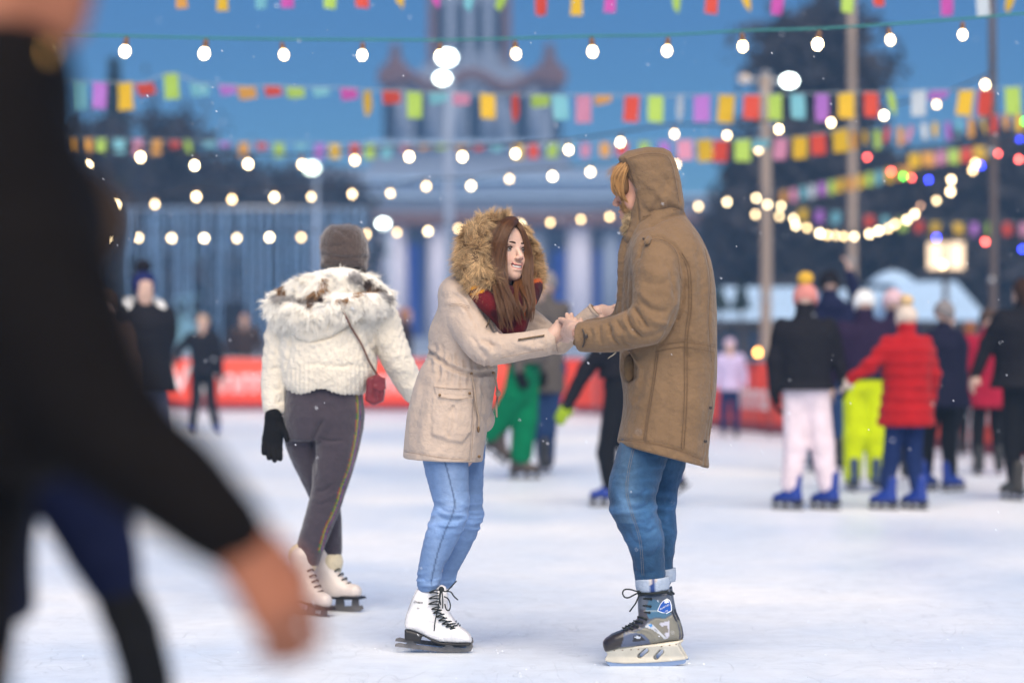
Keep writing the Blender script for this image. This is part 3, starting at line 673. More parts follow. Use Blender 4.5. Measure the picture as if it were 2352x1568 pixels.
# ---------------------------------------------------------------- bunting
FC = {'r': (.72, .07, .035), 'y': (.85, .52, .02), 'g': (.46, .66, .10), 't': (.22, .55, .60), 'p': (.48, .18, .58), 'm': (.66, .10, .42), 'o': (.80, .38, .06), 'k': (.75, .30, .42), 'w': (.62, .68, .70)}
FM = {k: mat('flag_'+{'r':'red','y':'yellow','g':'lime','t':'teal','p':'purple','m':'magenta','o':'orange','k':'pink','w':'white'}[k], c, .6, .08, 8, emit=None, trans=0) for k, c in FC.items()}
for m in FM.values():   # thin cloth lets light through
    nt = m.node_tree; b = nt.nodes['Principled BSDF']; tr = nt.nodes.new('ShaderNodeBsdfTranslucent'); mx = nt.nodes.new('ShaderNodeMixShader'); mx.inputs[0].default_value = .45
    nt.links.new(b.inputs['Base Color'].links[0].from_socket, tr.inputs[0]); nt.links.new(b.outputs[0], mx.inputs[1]); nt.links.new(tr.outputs[0], mx.inputs[2]); nt.links.new(mx.outputs[0], nt.nodes['Material Output'].inputs[0])
fv = []
for i in range(4):
    for j in range(5): fv.append(((i/3-.5), .06*math.sin(j*1.1+i*.8)*(j/4), -j/4))
flag_me = mkmesh('flag', fv, [(i*5+j, i*5+j+1, (i+1)*5+j+1, (i+1)*5+j) for i in range(3) for j in range(4)], FM['r'], link_it=False).data
def bunting(flags, Y, label, w=.15, h=.26, ends=None, cordm=None, sag=0):
    """flags: (x, y of the string, colour, kind)  kind: '' hanging, 'f' blown flat, 's' leaning, number = shear"""
    pts = [(x, y, (Y(x) if callable(Y) else Y)) for x, y, *_ in flags]
    W = [P(*q) for q in pts]; t = empty('bunting', W[len(W)//2], label, 'bunting', 'strings of coloured flags over the rink')
    line = ([P(*ends[0])] if ends else [])+W+([P(*ends[1])] if ends else [])
    v, f = tube(line, .004, 4, 2); rel(t, mkmesh('cord', v, f, cordm or mat('pale_cord', (.35, .42, .45), .6, 0)))
    for (x, y, c, *k), w0_ in zip(flags, W):
        k = k[0] if k else ''; o = bpy.data.objects.new('flag', flag_me); link(o); o.parent = t; o.location = Vector(w0_)-t.location
        matlink(o, FM[c]); sw, sh = w*rnd.uniform(.92, 1.08), h*rnd.uniform(.93, 1.05)
        if k == 'f': o.rotation_euler = (R(rnd.uniform(68, 80)), R(rnd.uniform(-6, 6)), 0); sw *= 1.15
        elif k == 's': o.rotation_euler = (R(rnd.uniform(-20, 20)), R(rnd.uniform(16, 26)), R(rnd.uniform(40, 60)))
        elif k == 'n': o.rotation_euler = (R(10), R(-22), R(62))
        else: o.rotation_euler = (R(rnd.uniform(-14, 14)), R(rnd.uniform(-5, 5)), R(rnd.uniform(-22, 22)))
        o.scale = (sw, .25, sh)
F1 = [(415,-42,'o'),(512,-40,'y'),(600,-44,'t'),(660,-44,'m'),(760,-40,'g'),(830,-38,'r'),(915,-36,'y','s'),(1000,-34,'m','s'),(1083,-32,'t','s'),(1163,-30,'g','s'),(1243,-28,'r'),(1325,-27,'y'),(1403,-27,'m'),(1478,-40,'w','f'),(1555,-30,'g','s'),(1637,-27,'r'),(1710,-28,'y','s'),(1790,-27,'m'),(1870,-42,'t','f'),(1948,-26,'g'),(2015,-48,'r'),(2095,-46,'y','f'),(2175,-22,'m'),(2255,-24,'w'),(2330,-26,'y','s')]
bunting(F1, 17, 'topmost string of coloured flags, cut by the upper edge of the photo', .085, .19, ((-700, -90, 17), (2500, -40, 17)))
F2 = [(80,186,'y'),(120,187,'g','s'),(178,188,'t'),(230,189,'p'),(287,190,'y'),(330,191,'r','f'),(392,168,'g'),(455,192,'t','f'),(520,195,'p','f'),(565,199,'o','f'),(625,197,'r','f'),(677,200,'g','f'),(735,201,'t','f'),(800,202,'m','f'),(843,208,'y','n'),(898,208,'r','f'),(952,211,'g'),(1005,212,'t','f'),(1060,214,'k','f'),(1120,216,'y'),(1183,217,'r','n'),(1242,218,'g','f'),(1285,218,'t'),(1340,219,'k'),(1386,219,'o','f'),(1452,220,'r'),(1506,220,'g'),(1562,219,'w','n'),(1612,219,'p'),(1670,218,'y'),(1727,218,'r'),(1780,217,'g'),(1832,216,'t'),(1888,215,'p'),(1943,213,'y'),(2000,212,'r'),(2048,212,'g','s'),(2110,208,'w'),(2160,207,'p','f'),(2220,207,'y'),(2265,206,'r'),(2325,200,'g')]
bunting(F2, 21, 'broad string of large coloured flags under the highest bulbs', .132, .232, ((-650, 150, 21), (2480, 190, 21)))
F3 = [(160,318,'o'),(200,319,'o'),(232,319,'g'),(275,320,'t'),(318,321,'k'),(360,322,'o'),(400,323,'r','f'),(433,324,'g','s'),(480,325,'t','f'),(515,326,'p','f'),(560,327,'o'),(600,328,'r','f'),(640,328,'g'),(690,329,'t','f'),(735,330,'p'),(768,331,'y'),(815,331,'r'),(850,331,'g'),(890,332,'t'),(932,332,'k','f'),(975,332,'o','f'),(1015,332,'g','f'),(1060,332,'o','f'),(1100,332,'r','f'),(1142,332,'t','f'),(1190,332,'y'),(1225,331,'r'),(1270,330,'g'),(1308,330,'t','f'),(1345,329,'k'),(1390,328,'o'),(1430,327,'r'),(1480,326,'g'),(1525,325,'p')]
bunting(F3, 31, 'far string of smaller flags behind the second row of bulbs', .13, .19, ((-600, 290, 31), (1575, 322, 31)))
F4 = [(1572,322,'k'),(1617,320,'y'),(1657,322,'r'),(1705,321,'g'),(1750,320,'t','f'),(1795,318,'k'),(1838,314,'y'),(1878,308,'r'),(1928,298,'y','')]
bunting(F4, 24, 'short string of yellow, pink and red flags right of the hooded head', .15, .22, ((1540, 320, 24), (1965, 285, 24)))
F5 = [(1960+i*27, 302-i*3.2+(i % 3)*2, 'oygrokwyptoyr'[i % 13], 's' if i % 2 else '') for i in range(15)]
bunting(F5, lambda x: 27-(x-1960)*.004, 'receding string of slim brown and yellow flags between the two right poles', .07, .20, ((1955, 300, 27), (2420, 235, 25)))
F6 = [(1800+i*22, 438-i*4.6+(14-i)*(14-i)*.14*0, 'oktwpgyoygtyo'[i % 13], '') for i in range(14)]
bunting(F6, lambda x: 37-(x-1800)*.01, 'pale string of flags just above the sagging bulbs', .10, .20, ((1760, 442, 38), (2278, 340, 28)))
F7 = [(1845+i*38, 478+i*4, 'yptgrtgr'[i % 8], '') for i in range(9)]+[(2200+i*38, 512, 'ypgrk'[i % 5], '') for i in range(5)]
bunting(F7, 42, 'dim lowest string of flags below the sagging bulbs', .15, .22, ((1765, 470, 42), (2460, 515, 42)))
F8 = [(2100+i*30, 352-i*3, 'yokgr'[i % 5], '') for i in range(6)]
bunting(F8, 33, 'little string of flags left of the dark pole, under the slim flags', .16, .2, ((2060, 362, 34), (2278, 330, 30)))

# flying snow
sn = []
for i in range(420):
    Y = rnd.uniform(5.5, 13); c = P(rnd.uniform(-60, 2400), rnd.uniform(-40, 1560), Y); s_ = rnd.uniform(.0008, .0019)
    d = np.array([rnd.uniform(.4, 1), rnd.uniform(-.5, .5), -rnd.uniform(.5, 1.2)])*s_*rnd.uniform(1, 2.4); sn.append(tube([c-d, c, c+d], [s_*.5, s_, s_*.5], 4, 1))
o = mkmesh('snow', *merge(sn), m_snow, smooth=False); tag(o, 'fine snowflakes falling in the air', kind='stuff')
# ================================================================ PEOPLE: shared builders
def fab(name, col, **k): 
    d = dict(rough=.85, var=.16, vs=9, bump=.25, bs=220, bump2=.25, bs2=22, sheen=(.06 if sum(col) > .3 else 0), spec=.12); d.update(k); return mat(name, col, **d)
m_skin = mat('skin', (.55, .36, .28), .5, .05, 20, sss=.08, spec=.35)
m_skinv = mat('skin_painted', (1, 1, 1), .48, .05, 30, sss=.08, spec=.35, attr=1, bump=.08, bs=300)
m_blade = mat('blade_steel', (.16, .15, .15), .45, .3, 30, metal=.25); m_sole = mat('black_sole', (.018, .017, .018), .45, .1)
def frame_of(yaw, pitch=0., roll=0.):
    """yaw 0 faces the camera, +90 faces picture right; returns rotation with columns lateral, forward, up"""
    a = R(yaw); f = np.array([math.sin(a)*math.cos(R(pitch)), -math.cos(a)*math.cos(R(pitch)), math.sin(R(pitch))])
    l = np.cross(f, (0, 0, 1)); l /= np.linalg.norm(l); u = np.cross(l, f)
    l2 = l*math.cos(R(roll))+u*math.sin(R(roll)); u2 = np.cross(l2, f); return np.stack([l2, f, u2], 1)
def head_prims(S, o, Rm, s=1., detail=True, neck=True):
    T = lambda x, y, z: np.asarray(o)+s*(Rm @ np.array([x, y, z])); E = lambda c, r, k, m='u': S.ell(T(*c), np.array(r)*s, k*s, m, Rm)
    E((0,-.012,.035), (.074,.094,.082), .01); E((0,.030,-.025), (.061,.060,.085), .03); E((0,.045,-.075), (.044,.042,.035), .03); E((0,.074,-.100), (.018,.015,.015), .025)
    E((0,.055,.042), (.054,.034,.04), .03)
    for q in (-1, 1): E((q*.037,.060,-.036), (.024,.020,.024), .02); E((q*.077,-.005,-.012), (.010,.020,.030), .008)
    if neck: S.cap(T(0,-.02,-.08), T(0,-.045,-.19), .050*s, .056*s, .02*s)
    if detail:
        for q in (-1, 1): E((q*.026,.084,.017), (.021,.009,.007), .012); E((q*.032,.101,.000), (.018,.014,.0082), .008, 's')
    S.cap(T(0,.088,.006), T(0,.109,-.031), .0065*s, .0105*s, .012*s)
    if detail:
        for q in (-1, 1): E((q*.011,.101,-.037), (.008,.009,.007), .006)
        E((0,.093,-.061), (.023,.009,.006), .006); E((0,.090,-.079), (.019,.010,.007), .006)
    return T
def hand_prims(S, w, f, pn, thumb=1, curl=25, s=1., r=.0085, k=.006, spread=.1, glove=0.):
    w = np.asarray(w, float); f = np.asarray(f, float)/np.linalg.norm(f); pn = np.asarray(pn, float); pn = pn-f*(pn @ f); pn /= np.linalg.norm(pn); l = np.cross(f, pn)
    for q in (-.028, -.010, .010, .026): S.cap(w+l*q*.6*s, w+(f*.082+l*q)*s, (.016+glove)*s, (.0135+glove)*s, .02*s)
    Ls = (.040, .045, .042, .033)
    for i, q in enumerate((-.031, -.0105, .0105, .030)):
        q *= -1 if thumb < 0 else 1; p = w+(f*.083+l*q)*s; a = 0
        for j, fr in enumerate((1., .62, .5)):
            a += curl*(1+.15*i)*(.7 if j == 0 else 1); d = f*math.cos(R(a))+pn*math.sin(R(a))+l*q*spread*8; d /= np.linalg.norm(d)
            e = p+d*Ls[i]*fr*s; S.cap(p, e, (r+glove-.0006*j)*s, (r+glove-.001-.0006*j)*s, .004*s); p = e
    b = w+(f*.018-l*thumb*.020)*s; d1 = f*.72-l*thumb*.62+pn*.35; d1 /= np.linalg.norm(d1); e1 = b+d1*.046*s; d2 = f*.9-l*thumb*.25+pn*.35; d2 /= np.linalg.norm(d2)
    S.cap(b, e1, (.017+glove)*s, (.0115+glove)*s, .015*s); S.cap(e1, e1+d2*.034*s, (.011+glove)*s, (.0085+glove)*s, .004*s)
def blade_set(par, o, f, L=.27, h=.055, thick=.004, m=m_blade, up=(0,0,1), name='blade'):
    """figure blade standing on the ice at o (under the ankle), foot pointing along f"""
    o = np.asarray(o, float); f = np.asarray(f, float); up = np.asarray(up, float); l = np.cross(f, up)
    prof = [(-.115,.006),(-.10,.0),(-.02,-.001),(.10,0),(.155,.004),(.172,.016),(.168,.030),(.150,.030),(.146,h+.012),(.115,h+.012),(.112,.026),(.075,.024),(.070,h),(.03,h),(.026,.024),(-.035,.024),(-.04,h+.004),(-.075,h+.004),(-.080,.022),(-.118,.018)]
    k = L/.27; P3 = [o+f*(u*k)+up*z-l*thick/2 for u, z in prof]
    return rel(par, mkmesh(name, *extrude_poly(P3, l*thick), m, smooth=False))
def generic_skate(par, o, f, col_m, h=.013, s=1., label=None, tilt=0., boot_h=.17, sole=m_sole, lace=None, name='skate'):
    o = np.asarray(o, float); f = np.asarray(f, float)/np.linalg.norm(f); up = np.array([0, 0, 1.])
    if tilt: up = np.array([0, 0, 1.])*math.cos(R(tilt))-f*math.sin(R(tilt)); up /= np.linalg.norm(up); f = f*math.cos(R(tilt))+np.array([0, 0, 1.])*math.sin(R(tilt)); f /= np.linalg.norm(f)
    T = lambda a, b: o+(f*a+up*b)*s
    S = Sdf(h); S.cap(T(-.035,.10), T(-.045,.10+boot_h), .047*s, .052*s, .02); S.cap(T(-.06,.105), T(.03,.10), .040*s, .043*s, .03); S.cap(T(.03,.095), T(.125,.092), .043*s, .036*s, .03); S.cap(T(.05,.115), T(-.03,.20), .036*s, .042*s, .03)
    S.cut(T(0,.068), -up)
    v, q = S.run(); b = rel(par, mkmesh(name, v, q, col_m)); 
    if label: b['label'] = label
    l = np.cross(f, up); c = T(.03,.064)
    pr = [(-.10,.045),(-.10,.078),(.16,.072),(.17,.062),(.10,.058),(.0,.058),(-.03,.045)]
    ch = mkmesh('sole', *extrude_poly([T(a, z)-l*.036*s for a, z in pr], l*.072*s), sole, smooth=False); ch.parent = b
    bl = blade_set(par, o, f, .27*s, .06*s, .005, up=up); bl.parent = b; bl.location = (0, 0, 0)
    if lace is not None:
        V = []
        for i in range(6): t = i/5; c0 = T(.085-.09*t, .125+.10*t); V.append(tube([c0-l*.022+f*.004, c0+f*.018*(1-t*.4)+up*.01, c0+l*.022+f*.004], .0035, 5, 2))
        x = mkmesh('lace', *merge(V), lace); x.parent = b
    return b
# ---- background skaters
_hatk = {}
def skater(px, fy, ty, yaw, label, jacket, pants, hat=None, hair=None, skates=(.02, .02, .02), coat=.0, arms={}, legs={}, glove=None, extra=None, seed=0, lean=(0, 0), width=1., pom=None, h=.016, hood=False, group='skaters on the ice', skin=m_skin, cat='person', flare=1., Yv=None, headpx=None, lw=0., tall=0., foot=None, big=1., puff=0.):
    Y = Yv or FPX*CAMZ/(fy-HZ); Hh = (fy-ty)*Y/FPX; s = Hh/1.80; g = P(px, HZ, Y); g[2] = 0
    t = empty('person', g, label, cat, group); Rm = frame_of(yaw); lv, fv = Rm[:,0], Rm[:,1]
    T = lambda a, b, z: g+(lv*a+fv*b)*s+np.array([lean[0]*(z/1.5)**1.5*s, lean[1]*(z/1.5)**1.5*s, z*s])
    J = {}
    for q, n in ((1, 'a'), (-1, 'b')):       # a: the side on the picture's left when seen from behind ... kept as drawn
        J['sh'+n] = T(q*.17*width, 0, 1.43); J['el'+n] = T(q*.235*width, -.03, 1.17); J['wr'+n] = T(q*.25*width, .05, .93)
        J['hip'+n] = T(q*.085, 0, .93); J['kn'+n] = T(q*.10, .035, .53); J['an'+n] = T(q*.11, -.01, .17)
    # screen side of each
    L_, R_ = ('a', 'b') if J['sha'][0] < J['shb'][0] else ('b', 'a')
    for key, sd in (('L', L_), ('R', R_)):
        if key in arms: 
            e, w = arms[key][:2]; J['el'+sd] = P(e[0], e[1], Y+(e[2] if len(e) > 2 else 0)); J['wr'+sd] = P(w[0], w[1], Y+(w[2] if len(w) > 2 else 0))
            if len(arms[key]) > 2: q = arms[key][2]; J['sh'+sd] = P(q[0], q[1], Y+(q[2] if len(q) > 2 else 0))
        if key in legs:
            e, w = legs[key][:2]; J['kn'+sd] = P(e[0], e[1], Y+(e[2] if len(e) > 2 else 0)); J['an'+sd] = P(w[0], w[1], Y+(w[2] if len(w) > 2 else 0))
    ho = T(0, .015, 1.615) if headpx is None else P(headpx[0], headpx[1], Y+(headpx[2] if len(headpx) > 2 else 0)); ck = T(0, 0, 1.40)
    # body: one continuous skin
    S = Sdf(h*.9); head_prims(S, ho, Rm, s, detail=False, neck=False); S.cap(ho-(0, 0, .07*s), ck, .052*s, .06*s, .03)
    S.cap(ck, T(0, 0, 1.1), .11*s, .09*s, .05); S.cap(T(0,0,1.1), T(0, 0, .93), .10*s, .11*s, .05)
    for n in 'ab':
        S.cap(ck, J['sh'+n], .07*s, .05*s, .04); S.cap(J['sh'+n], J['el'+n], .043*s, .036*s, .02); S.cap(J['el'+n], J['wr'+n], .036*s, .026*s, .02)
        d = J['wr'+n]-J['el'+n]; d /= np.linalg.norm(d)
        if glove is None: hand_prims(S, J['wr'+n], d, -lv*(1 if n == 'a' else -1)+fv*.2, 1 if n == 'a' else -1, 18, s*1.0, r=.010)
        S.cap(T(0, 0, .96), J['hip'+n], .09*s, .085*s, .04); S.cap(J['hip'+n], J['kn'+n], .075*s, .05*s, .03); S.cap(J['kn'+n], J['an'+n], .048*s, .036*s, .02)
    v, q = S.run(); rel(t, mkmesh('body', v, q, skin))
    if glove is not None:
        for n in 'ab':
            S = Sdf(.010); d = J['wr'+n]-J['el'+n]; d /= np.linalg.norm(d); hand_prims(S, J['wr'+n]-d*.02, d, -lv*(1 if n == 'a' else -1)+fv*.2, 1 if n == 'a' else -1, 18, s*1.08, r=.011, glove=.003)
            v, q = S.run(); rel(t, mkmesh('glove', v, q, glove))
    # jacket
    S = Sdf(h*.85); zb = (.98-coat)*s; rows = []
    for z, hx, hy in ((1.50, .075, .07), (1.46, .13, .09), (1.40, .185*width, .125), (1.25, .185*width, .14), (1.08, .168*width, .135), (.98, .18*width, .14)):
        c = T(0, 0, z); rows.append((c[2], c[0], c[1], (abs(lv[0])*hx+abs(fv[0])*hy)*s, (abs(lv[1])*hx+abs(fv[1])*hy)*s))
    if coat > .02:
        c = T(0, 0, .98-coat); rows.append((c[2], c[0], c[1], (abs(lv[0])*.19+abs(fv[0])*.17)*s*width*flare, (abs(lv[1])*.19+abs(fv[1])*.17)*s*width*flare))
    S.loft(rows, k=.04, cap_r=.02)
    for n in 'ab':
        w = J['wr'+n]; S.cap(J['sh'+n], J['el'+n], .068*s, .058*s, .05); S.cap(J['el'+n], w, .058*s, .044*s, .03)
    S.cap(T(0, .0, 1.44), T(0, .01, 1.53), .072*s, .066*s, .03)
    if tall: S.cap(T(0, 0, 1.46), T(0, -.005, 1.52+tall), .085*s, .074*s, .03)
    if hood: S.ell(T(0, -.10, 1.46), (.12*s, .10*s, .09*s), .03)
    v, q = S.run(); v = wrinkle(v, q, .007, 9, seed, (1, 1, 1.6))
    if puff: v = v+normals(v, q)*(puff*(np.abs(np.sin(v[:,2]*PI/.085))-.5))[:,None]
    rel(t, mkmesh('jacket', v, q, jacket))
    # trousers
    S = Sdf(h*.85); wf = (.014+lw)*s
    S.cap(T(0, 0, 1.02), T(0, 0, .92), .115*s, .12*s, .03, sy=1.)
    for n in 'ab':
        S.cap(J['hip'+n]+(0,0,.0), J['kn'+n], .085*s+wf*.5, .060*s+wf, .04); e = J['an'+n]+(J['kn'+n]-J['an'+n])*.08; S.cap(J['kn'+n], e, .060*s+wf, .044*s+wf, .02)
    v, q = S.run(); v = wrinkle(v, q, .005, 12, seed+5, (1, 1, 2.2)); rel(t, mkmesh('trousers', v, q, pants))
    # hat / hair
    up = np.array([0, 0, 1.])
    if hat is not None:
        S = Sdf(.009); S.ell(ho+up*.055*s-fv*.012*s, (.092*s, .092*s, .098*s), .01); S.cap(ho-fv*.018*s, ho+up*.03*s-fv*.012*s, .090*s, .093*s, .02); S.cut(ho-(0, 0, .03*s), -up*.86-fv*.5); S.cap(ho+fv*.02*s+up*.01*s, ho+fv*.1*s-up*.12*s, .001, .001, .01)
        v, q = S.run(); v = wrinkle(v, q, .003, 30, seed); b = rel(t, mkmesh('hat', v, q, hat))
        if pom is not None:
            c = ho+up*.185*s-fv*.02*s; v, q = Sdf(.008).ell(c, (.062*s, .062*s, .056*s)).run(); v = wrinkle(v, q, .012, 45, 3, ridge=False); o = rel(t, mkmesh('pompom', v, q, pom)); o.parent = b; o.location = (0, 0, 0)
    if hair is not None:
        S = Sdf(.01)
        if hat is None: S.ell(ho+up*.03*s-fv*.02*s, (.084*s, .096*s, .098*s), .01, rot=Rm)
        S.cap(ho-fv*.05*s, ho-fv*.06*s-up*.1*s, .07*s, .05*s, .03)
        S.ell(ho+fv*.085*s-up*.045*s, (.075*s, .075*s, .085*s), .01, 's')
        v, q = S.run(); v = wrinkle(v, q, .006, 40, seed, (1, 1, .3)); rel(t, mkmesh('hair', v, q, hair))
    for n in 'ab':
        an = J['an'+n]; o = np.array([an[0], an[1], an[2]-.16*s]); k = (J['kn'+n]-an); horiz = np.linalg.norm(k[:2]); tl = 0
        if an[2] > .22*s: tl = -35
        else: o[2] = 0.005
        sm = mat('skate_%02d%02d%02d' % tuple(int(c*99) for c in skates), skates, .4, .1, 8, coat=.2)
        generic_skate(t, o, (fv+lv*(.15 if n == 'a' else -.15)) if foot is None else frame_of(foot)[:,1]+lv*(.12 if n == 'a' else -.12), sm, .014, s*big, tilt=tl)
    if extra: extra(t, T, J, ho, s)
    return t
jb = fab('black_jacket', (.012, .011, .014)); jn = fab('navy_jacket', (.012, .014, .045)); jp = fab('plum_jacket', (.022, .012, .035)); jr = fab('red_jacket', (.36, .008, .010)); jl = fab('lilac_jacket', (.50, .42, .62))
pw = fab('pale_pink_trousers', (.72, .60, .64)); pl = fab('lime_trousers', (.50, .60, .0)); pnv = fab('navy_leggings', (.012, .025, .09)); pk = fab('black_trousers', (.010, .010, .012)); pg = fab('green_trousers', (.0, .15, .06)); pj = fab('dark_jeans', (.02, .045, .12)); pgr = fab('grey_trousers', (.12, .13, .2))
jbr = fab('brown_coat', (.045, .028, .022)); jgb = fab('grey_brown_coat', (.10, .085, .075))
hbk = fab('black_knit', (.012, .010, .012)); hpk = fab('pink_knit', (.58, .22, .19)); hwh = fab('white_knit', (.75, .75, .74)); hbe = fab('beige_knit', (.60, .50, .42)); hgy = fab('grey_knit', (.22, .20, .20)); hnv = fab('navy_knit', (.015, .02, .09)); hbr = fab('brown_knit', (.07, .045, .035))
my = fab('mustard_wool', (.62, .36, .04)); hrb = fab('blond_hair', (.42, .30, .18)); hrd = fab('dark_hair', (.04, .02, .012)); hrr = fab('reddish_hair', (.22, .08, .03))
blue = (.008, .032, .23); blk = (.015, .014, .016)
mg_lime = fab('lime_glove', (.3, .42, .02)); mg_blk = fab('black_glove', (.008, .008, .009)); mg_be = fab('beige_mitten', (.55, .46, .40))

def ex_furcol(t, T, J, ho, s):
    v, q = Sdf(.012).chain([T(-.13, .02, 1.46), T(-.12, -.1, 1.50), T(0, -.15, 1.52), T(.12, -.1, 1.50), T(.13, .02, 1.46)], [.05*s]*5).run(); v = wrinkle(v, q, .012, 40, 4, ridge=False); rel(t, mkmesh('fur_collar', v, q, hwh))
skater(330, 1141, 612, 20, 'tall skater in a black parka and a navy bobble hat at the left', jb, pgr, hnv, hair=None, coat=.16, seed=1, pom=hbk, extra=ex_furcol, glove=mg_blk, width=1.05, arms={'R': [(385, 770), (372, 848)], 'L': [(278, 770, -.05), (280, 850, -.1)]})
skater(240, 1150, 648, 180, 'skater in a brown hood mostly hidden behind the dark foreground figure', jbr, pk, hbr, seed=2, coat=.1, Yv=18)
skater(466, 1003, 712, 0, 'small far skater in black standing with legs apart before the red barrier', jb, pk, None, hrb, seed=3, coat=.1, skates=blue, arms={'L': [(418, 795), (402, 832)], 'R': [(503, 815), (507, 868)]}, legs={'L': [(450, 920), (437, 985)], 'R': [(485, 920), (498, 990)]})
skater(1255, 1087, 612, 180, 'skater in a long grey brown coat just right of the smiling woman', jgb, pj, hgy, seed=4, coat=.28, width=.85, legs={'L': [(1246, 985), (1248, 1058)], 'R': [(1258, 985), (1258, 1066, .1)]}, arms={'L': [(1236, 770, .1), (1243, 850, .1)], 'R': [(1272, 770), (1275, 860)]})
skater(1190, 1102, 610, 70, 'skater in bright green trousers with one leg lifted, behind the smiling woman', jgb, pg, None, hrd, seed=5, skates=(.045, .028, .02), glove=mg_blk, width=1., lw=.035, lean=(.1, 0), legs={'L': [(1185, 905, -.1), (1128, 1000, .05)], 'R': [(1205, 960), (1197, 1050)]})
skater(1398, 1165, 620, -100, 'skater in black leaning and swinging a lime gloved arm between the couple', jb, pk, None, hrd, seed=6, skates=blue, glove=mg_lime, coat=.02, lean=(.17, .05), arms={'L': [(1345, 850), (1303, 930)]}, legs={'L': [(1393, 1040, 0), (1402, 1120, 0)], 'R': [(1440, 1020, .1), (1560, 1085, .15)]})
skater(1676, 1005, 772, 0, 'small far child in a lilac snow jacket right of the hooded man', jl, pnv, fab('lilac_knit', (.55, .42, .55)), seed=7, skates=(.02, .03, .08), coat=.14, width=1.1)
skater(1690, 1004, 800, 180, 'far skater standing behind the child in lilac', jb, pk, hbk, seed=8, Yv=37) if False else None
skater(1850, 1172, 640, 172, 'skater in a pink knit hat with mustard bobble, black jacket and pale pink trousers', jb, pw, hpk, None, seed=9, skates=blue, pom=my, glove=mg_blk, width=1.08, lw=.018, tall=.06, foot=-125, big=.98, coat=.04, arms={'L': [(1778, 830), (1780, 905)], 'R': [(1918, 800), (1936, 868)]}, legs={'L': [(1828, 1020), (1816, 1118)], 'R': [(1888, 1020), (1902, 1118)]})
skater(1905, 1085, 612, 185, 'skater in navy waving one arm high, behind the pink knit hat', jn, pj, hbk, tall=.04, seed=10, hood=True, width=1.1, arms={'R': [(1966, 690), (1952, 628)]}, legs={'L': [(1868, 985), (1872, 1066)], 'R': [(1925, 985), (1930, 1066)]})
skater(1985, 1130, 656, 180, 'skater in a white knit hat, plum jacket and lime yellow trousers', jp, pl, hwh, lw=.02, tall=.04, seed=11, skates=(.03, .05, .1), width=1.12, legs={'L': [(1962, 1000), (1958, 1100)], 'R': [(2010, 1000), (2012, 1100)]})
def ex_puff(t, T, J, ho, s): pass
skater(2082, 1172, 690, -165, 'child in a red puffer coat and beige bobble hat reaching out a hand', jr, pnv, hbe, tall=.05, foot=-125, big=.98, puff=.012, seed=12, skates=blue, pom=fab('tan_wool', (.6, .42, .22)), coat=.26, width=1.0, flare=1.08, glove=mg_be, arms={'L': [(2000, 838, -.1), (1955, 870, -.05)]}, legs={'L': [(2048, 1050), (2036, 1120)], 'R': [(2098, 1050), (2106, 1120)]})
skater(2052, 1120, 668, 180, 'skater in a pale pink hat half hidden behind the child in red', jp, pk, fab('pale_pink_knit', (.62, .42, .45)), seed=13, Yv=21)
skater(2168, 1130, 680, 120, 'skater in a grey beanie and dark coat facing right, beside the child in red', fab('ink_coat', (.012, .012, .03)), pk, hgy, foot=120, big=.95, seed=14, skates=blue, coat=.2, width=1.05, arms={'R': [(2195, 800), (2210, 880)]}, legs={'R': [(2178, 1010), (2184, 1090)], 'L': [(2130, 1000, .1), (2128, 1085, .1)]})
skater(2270, 1092, 700, 180, 'skater in a crimson coat behind the dark skater at the right edge', fab('crimson_coat', (.30, .008, .03)), pk, hbr, seed=15, coat=.26, width=1.15)
skater(2352, 1150, 620, 200, 'skater all in black with beige blades, cut by the right edge of the photo', jb, pk, None, hrd, seed=16, width=1.15, coat=.1, skates=(.03, .025, .02), arms={'L': [(2268, 790), (2242, 858)]}, legs={'L': [(2325, 1020), (2330, 1100)], 'R': [(2370, 1020), (2385, 1105)]})
skater(2228, 1060, 738, 150, 'far skater in a blue scarf between the grey beanie and the crimson coat', jb, pk, None, hrr, seed=17, Yv=26)
# spectators behind the barrier
skater(562, 960, 735, 0, 'watcher in a brown jacket behind the barrier, left of the white fur hood', jbr, pk, None, hrr, seed=18, Yv=47.5, width=1.25, group='watchers behind the barrier')
skater(930, 970, 728, 90, 'watcher with orange brown hair behind the barrier, between the two women', jbr, pk, None, fab('orange_hair', (.35, .12, .03)), seed=19, Yv=46.5, group='watchers behind the barrier')
skater(640, 975, 742, 180, 'dark watcher behind the barrier next to the white jacket sleeve', jb, pk, hbk, seed=20, Yv=49, group='watchers behind the barrier') if False else None

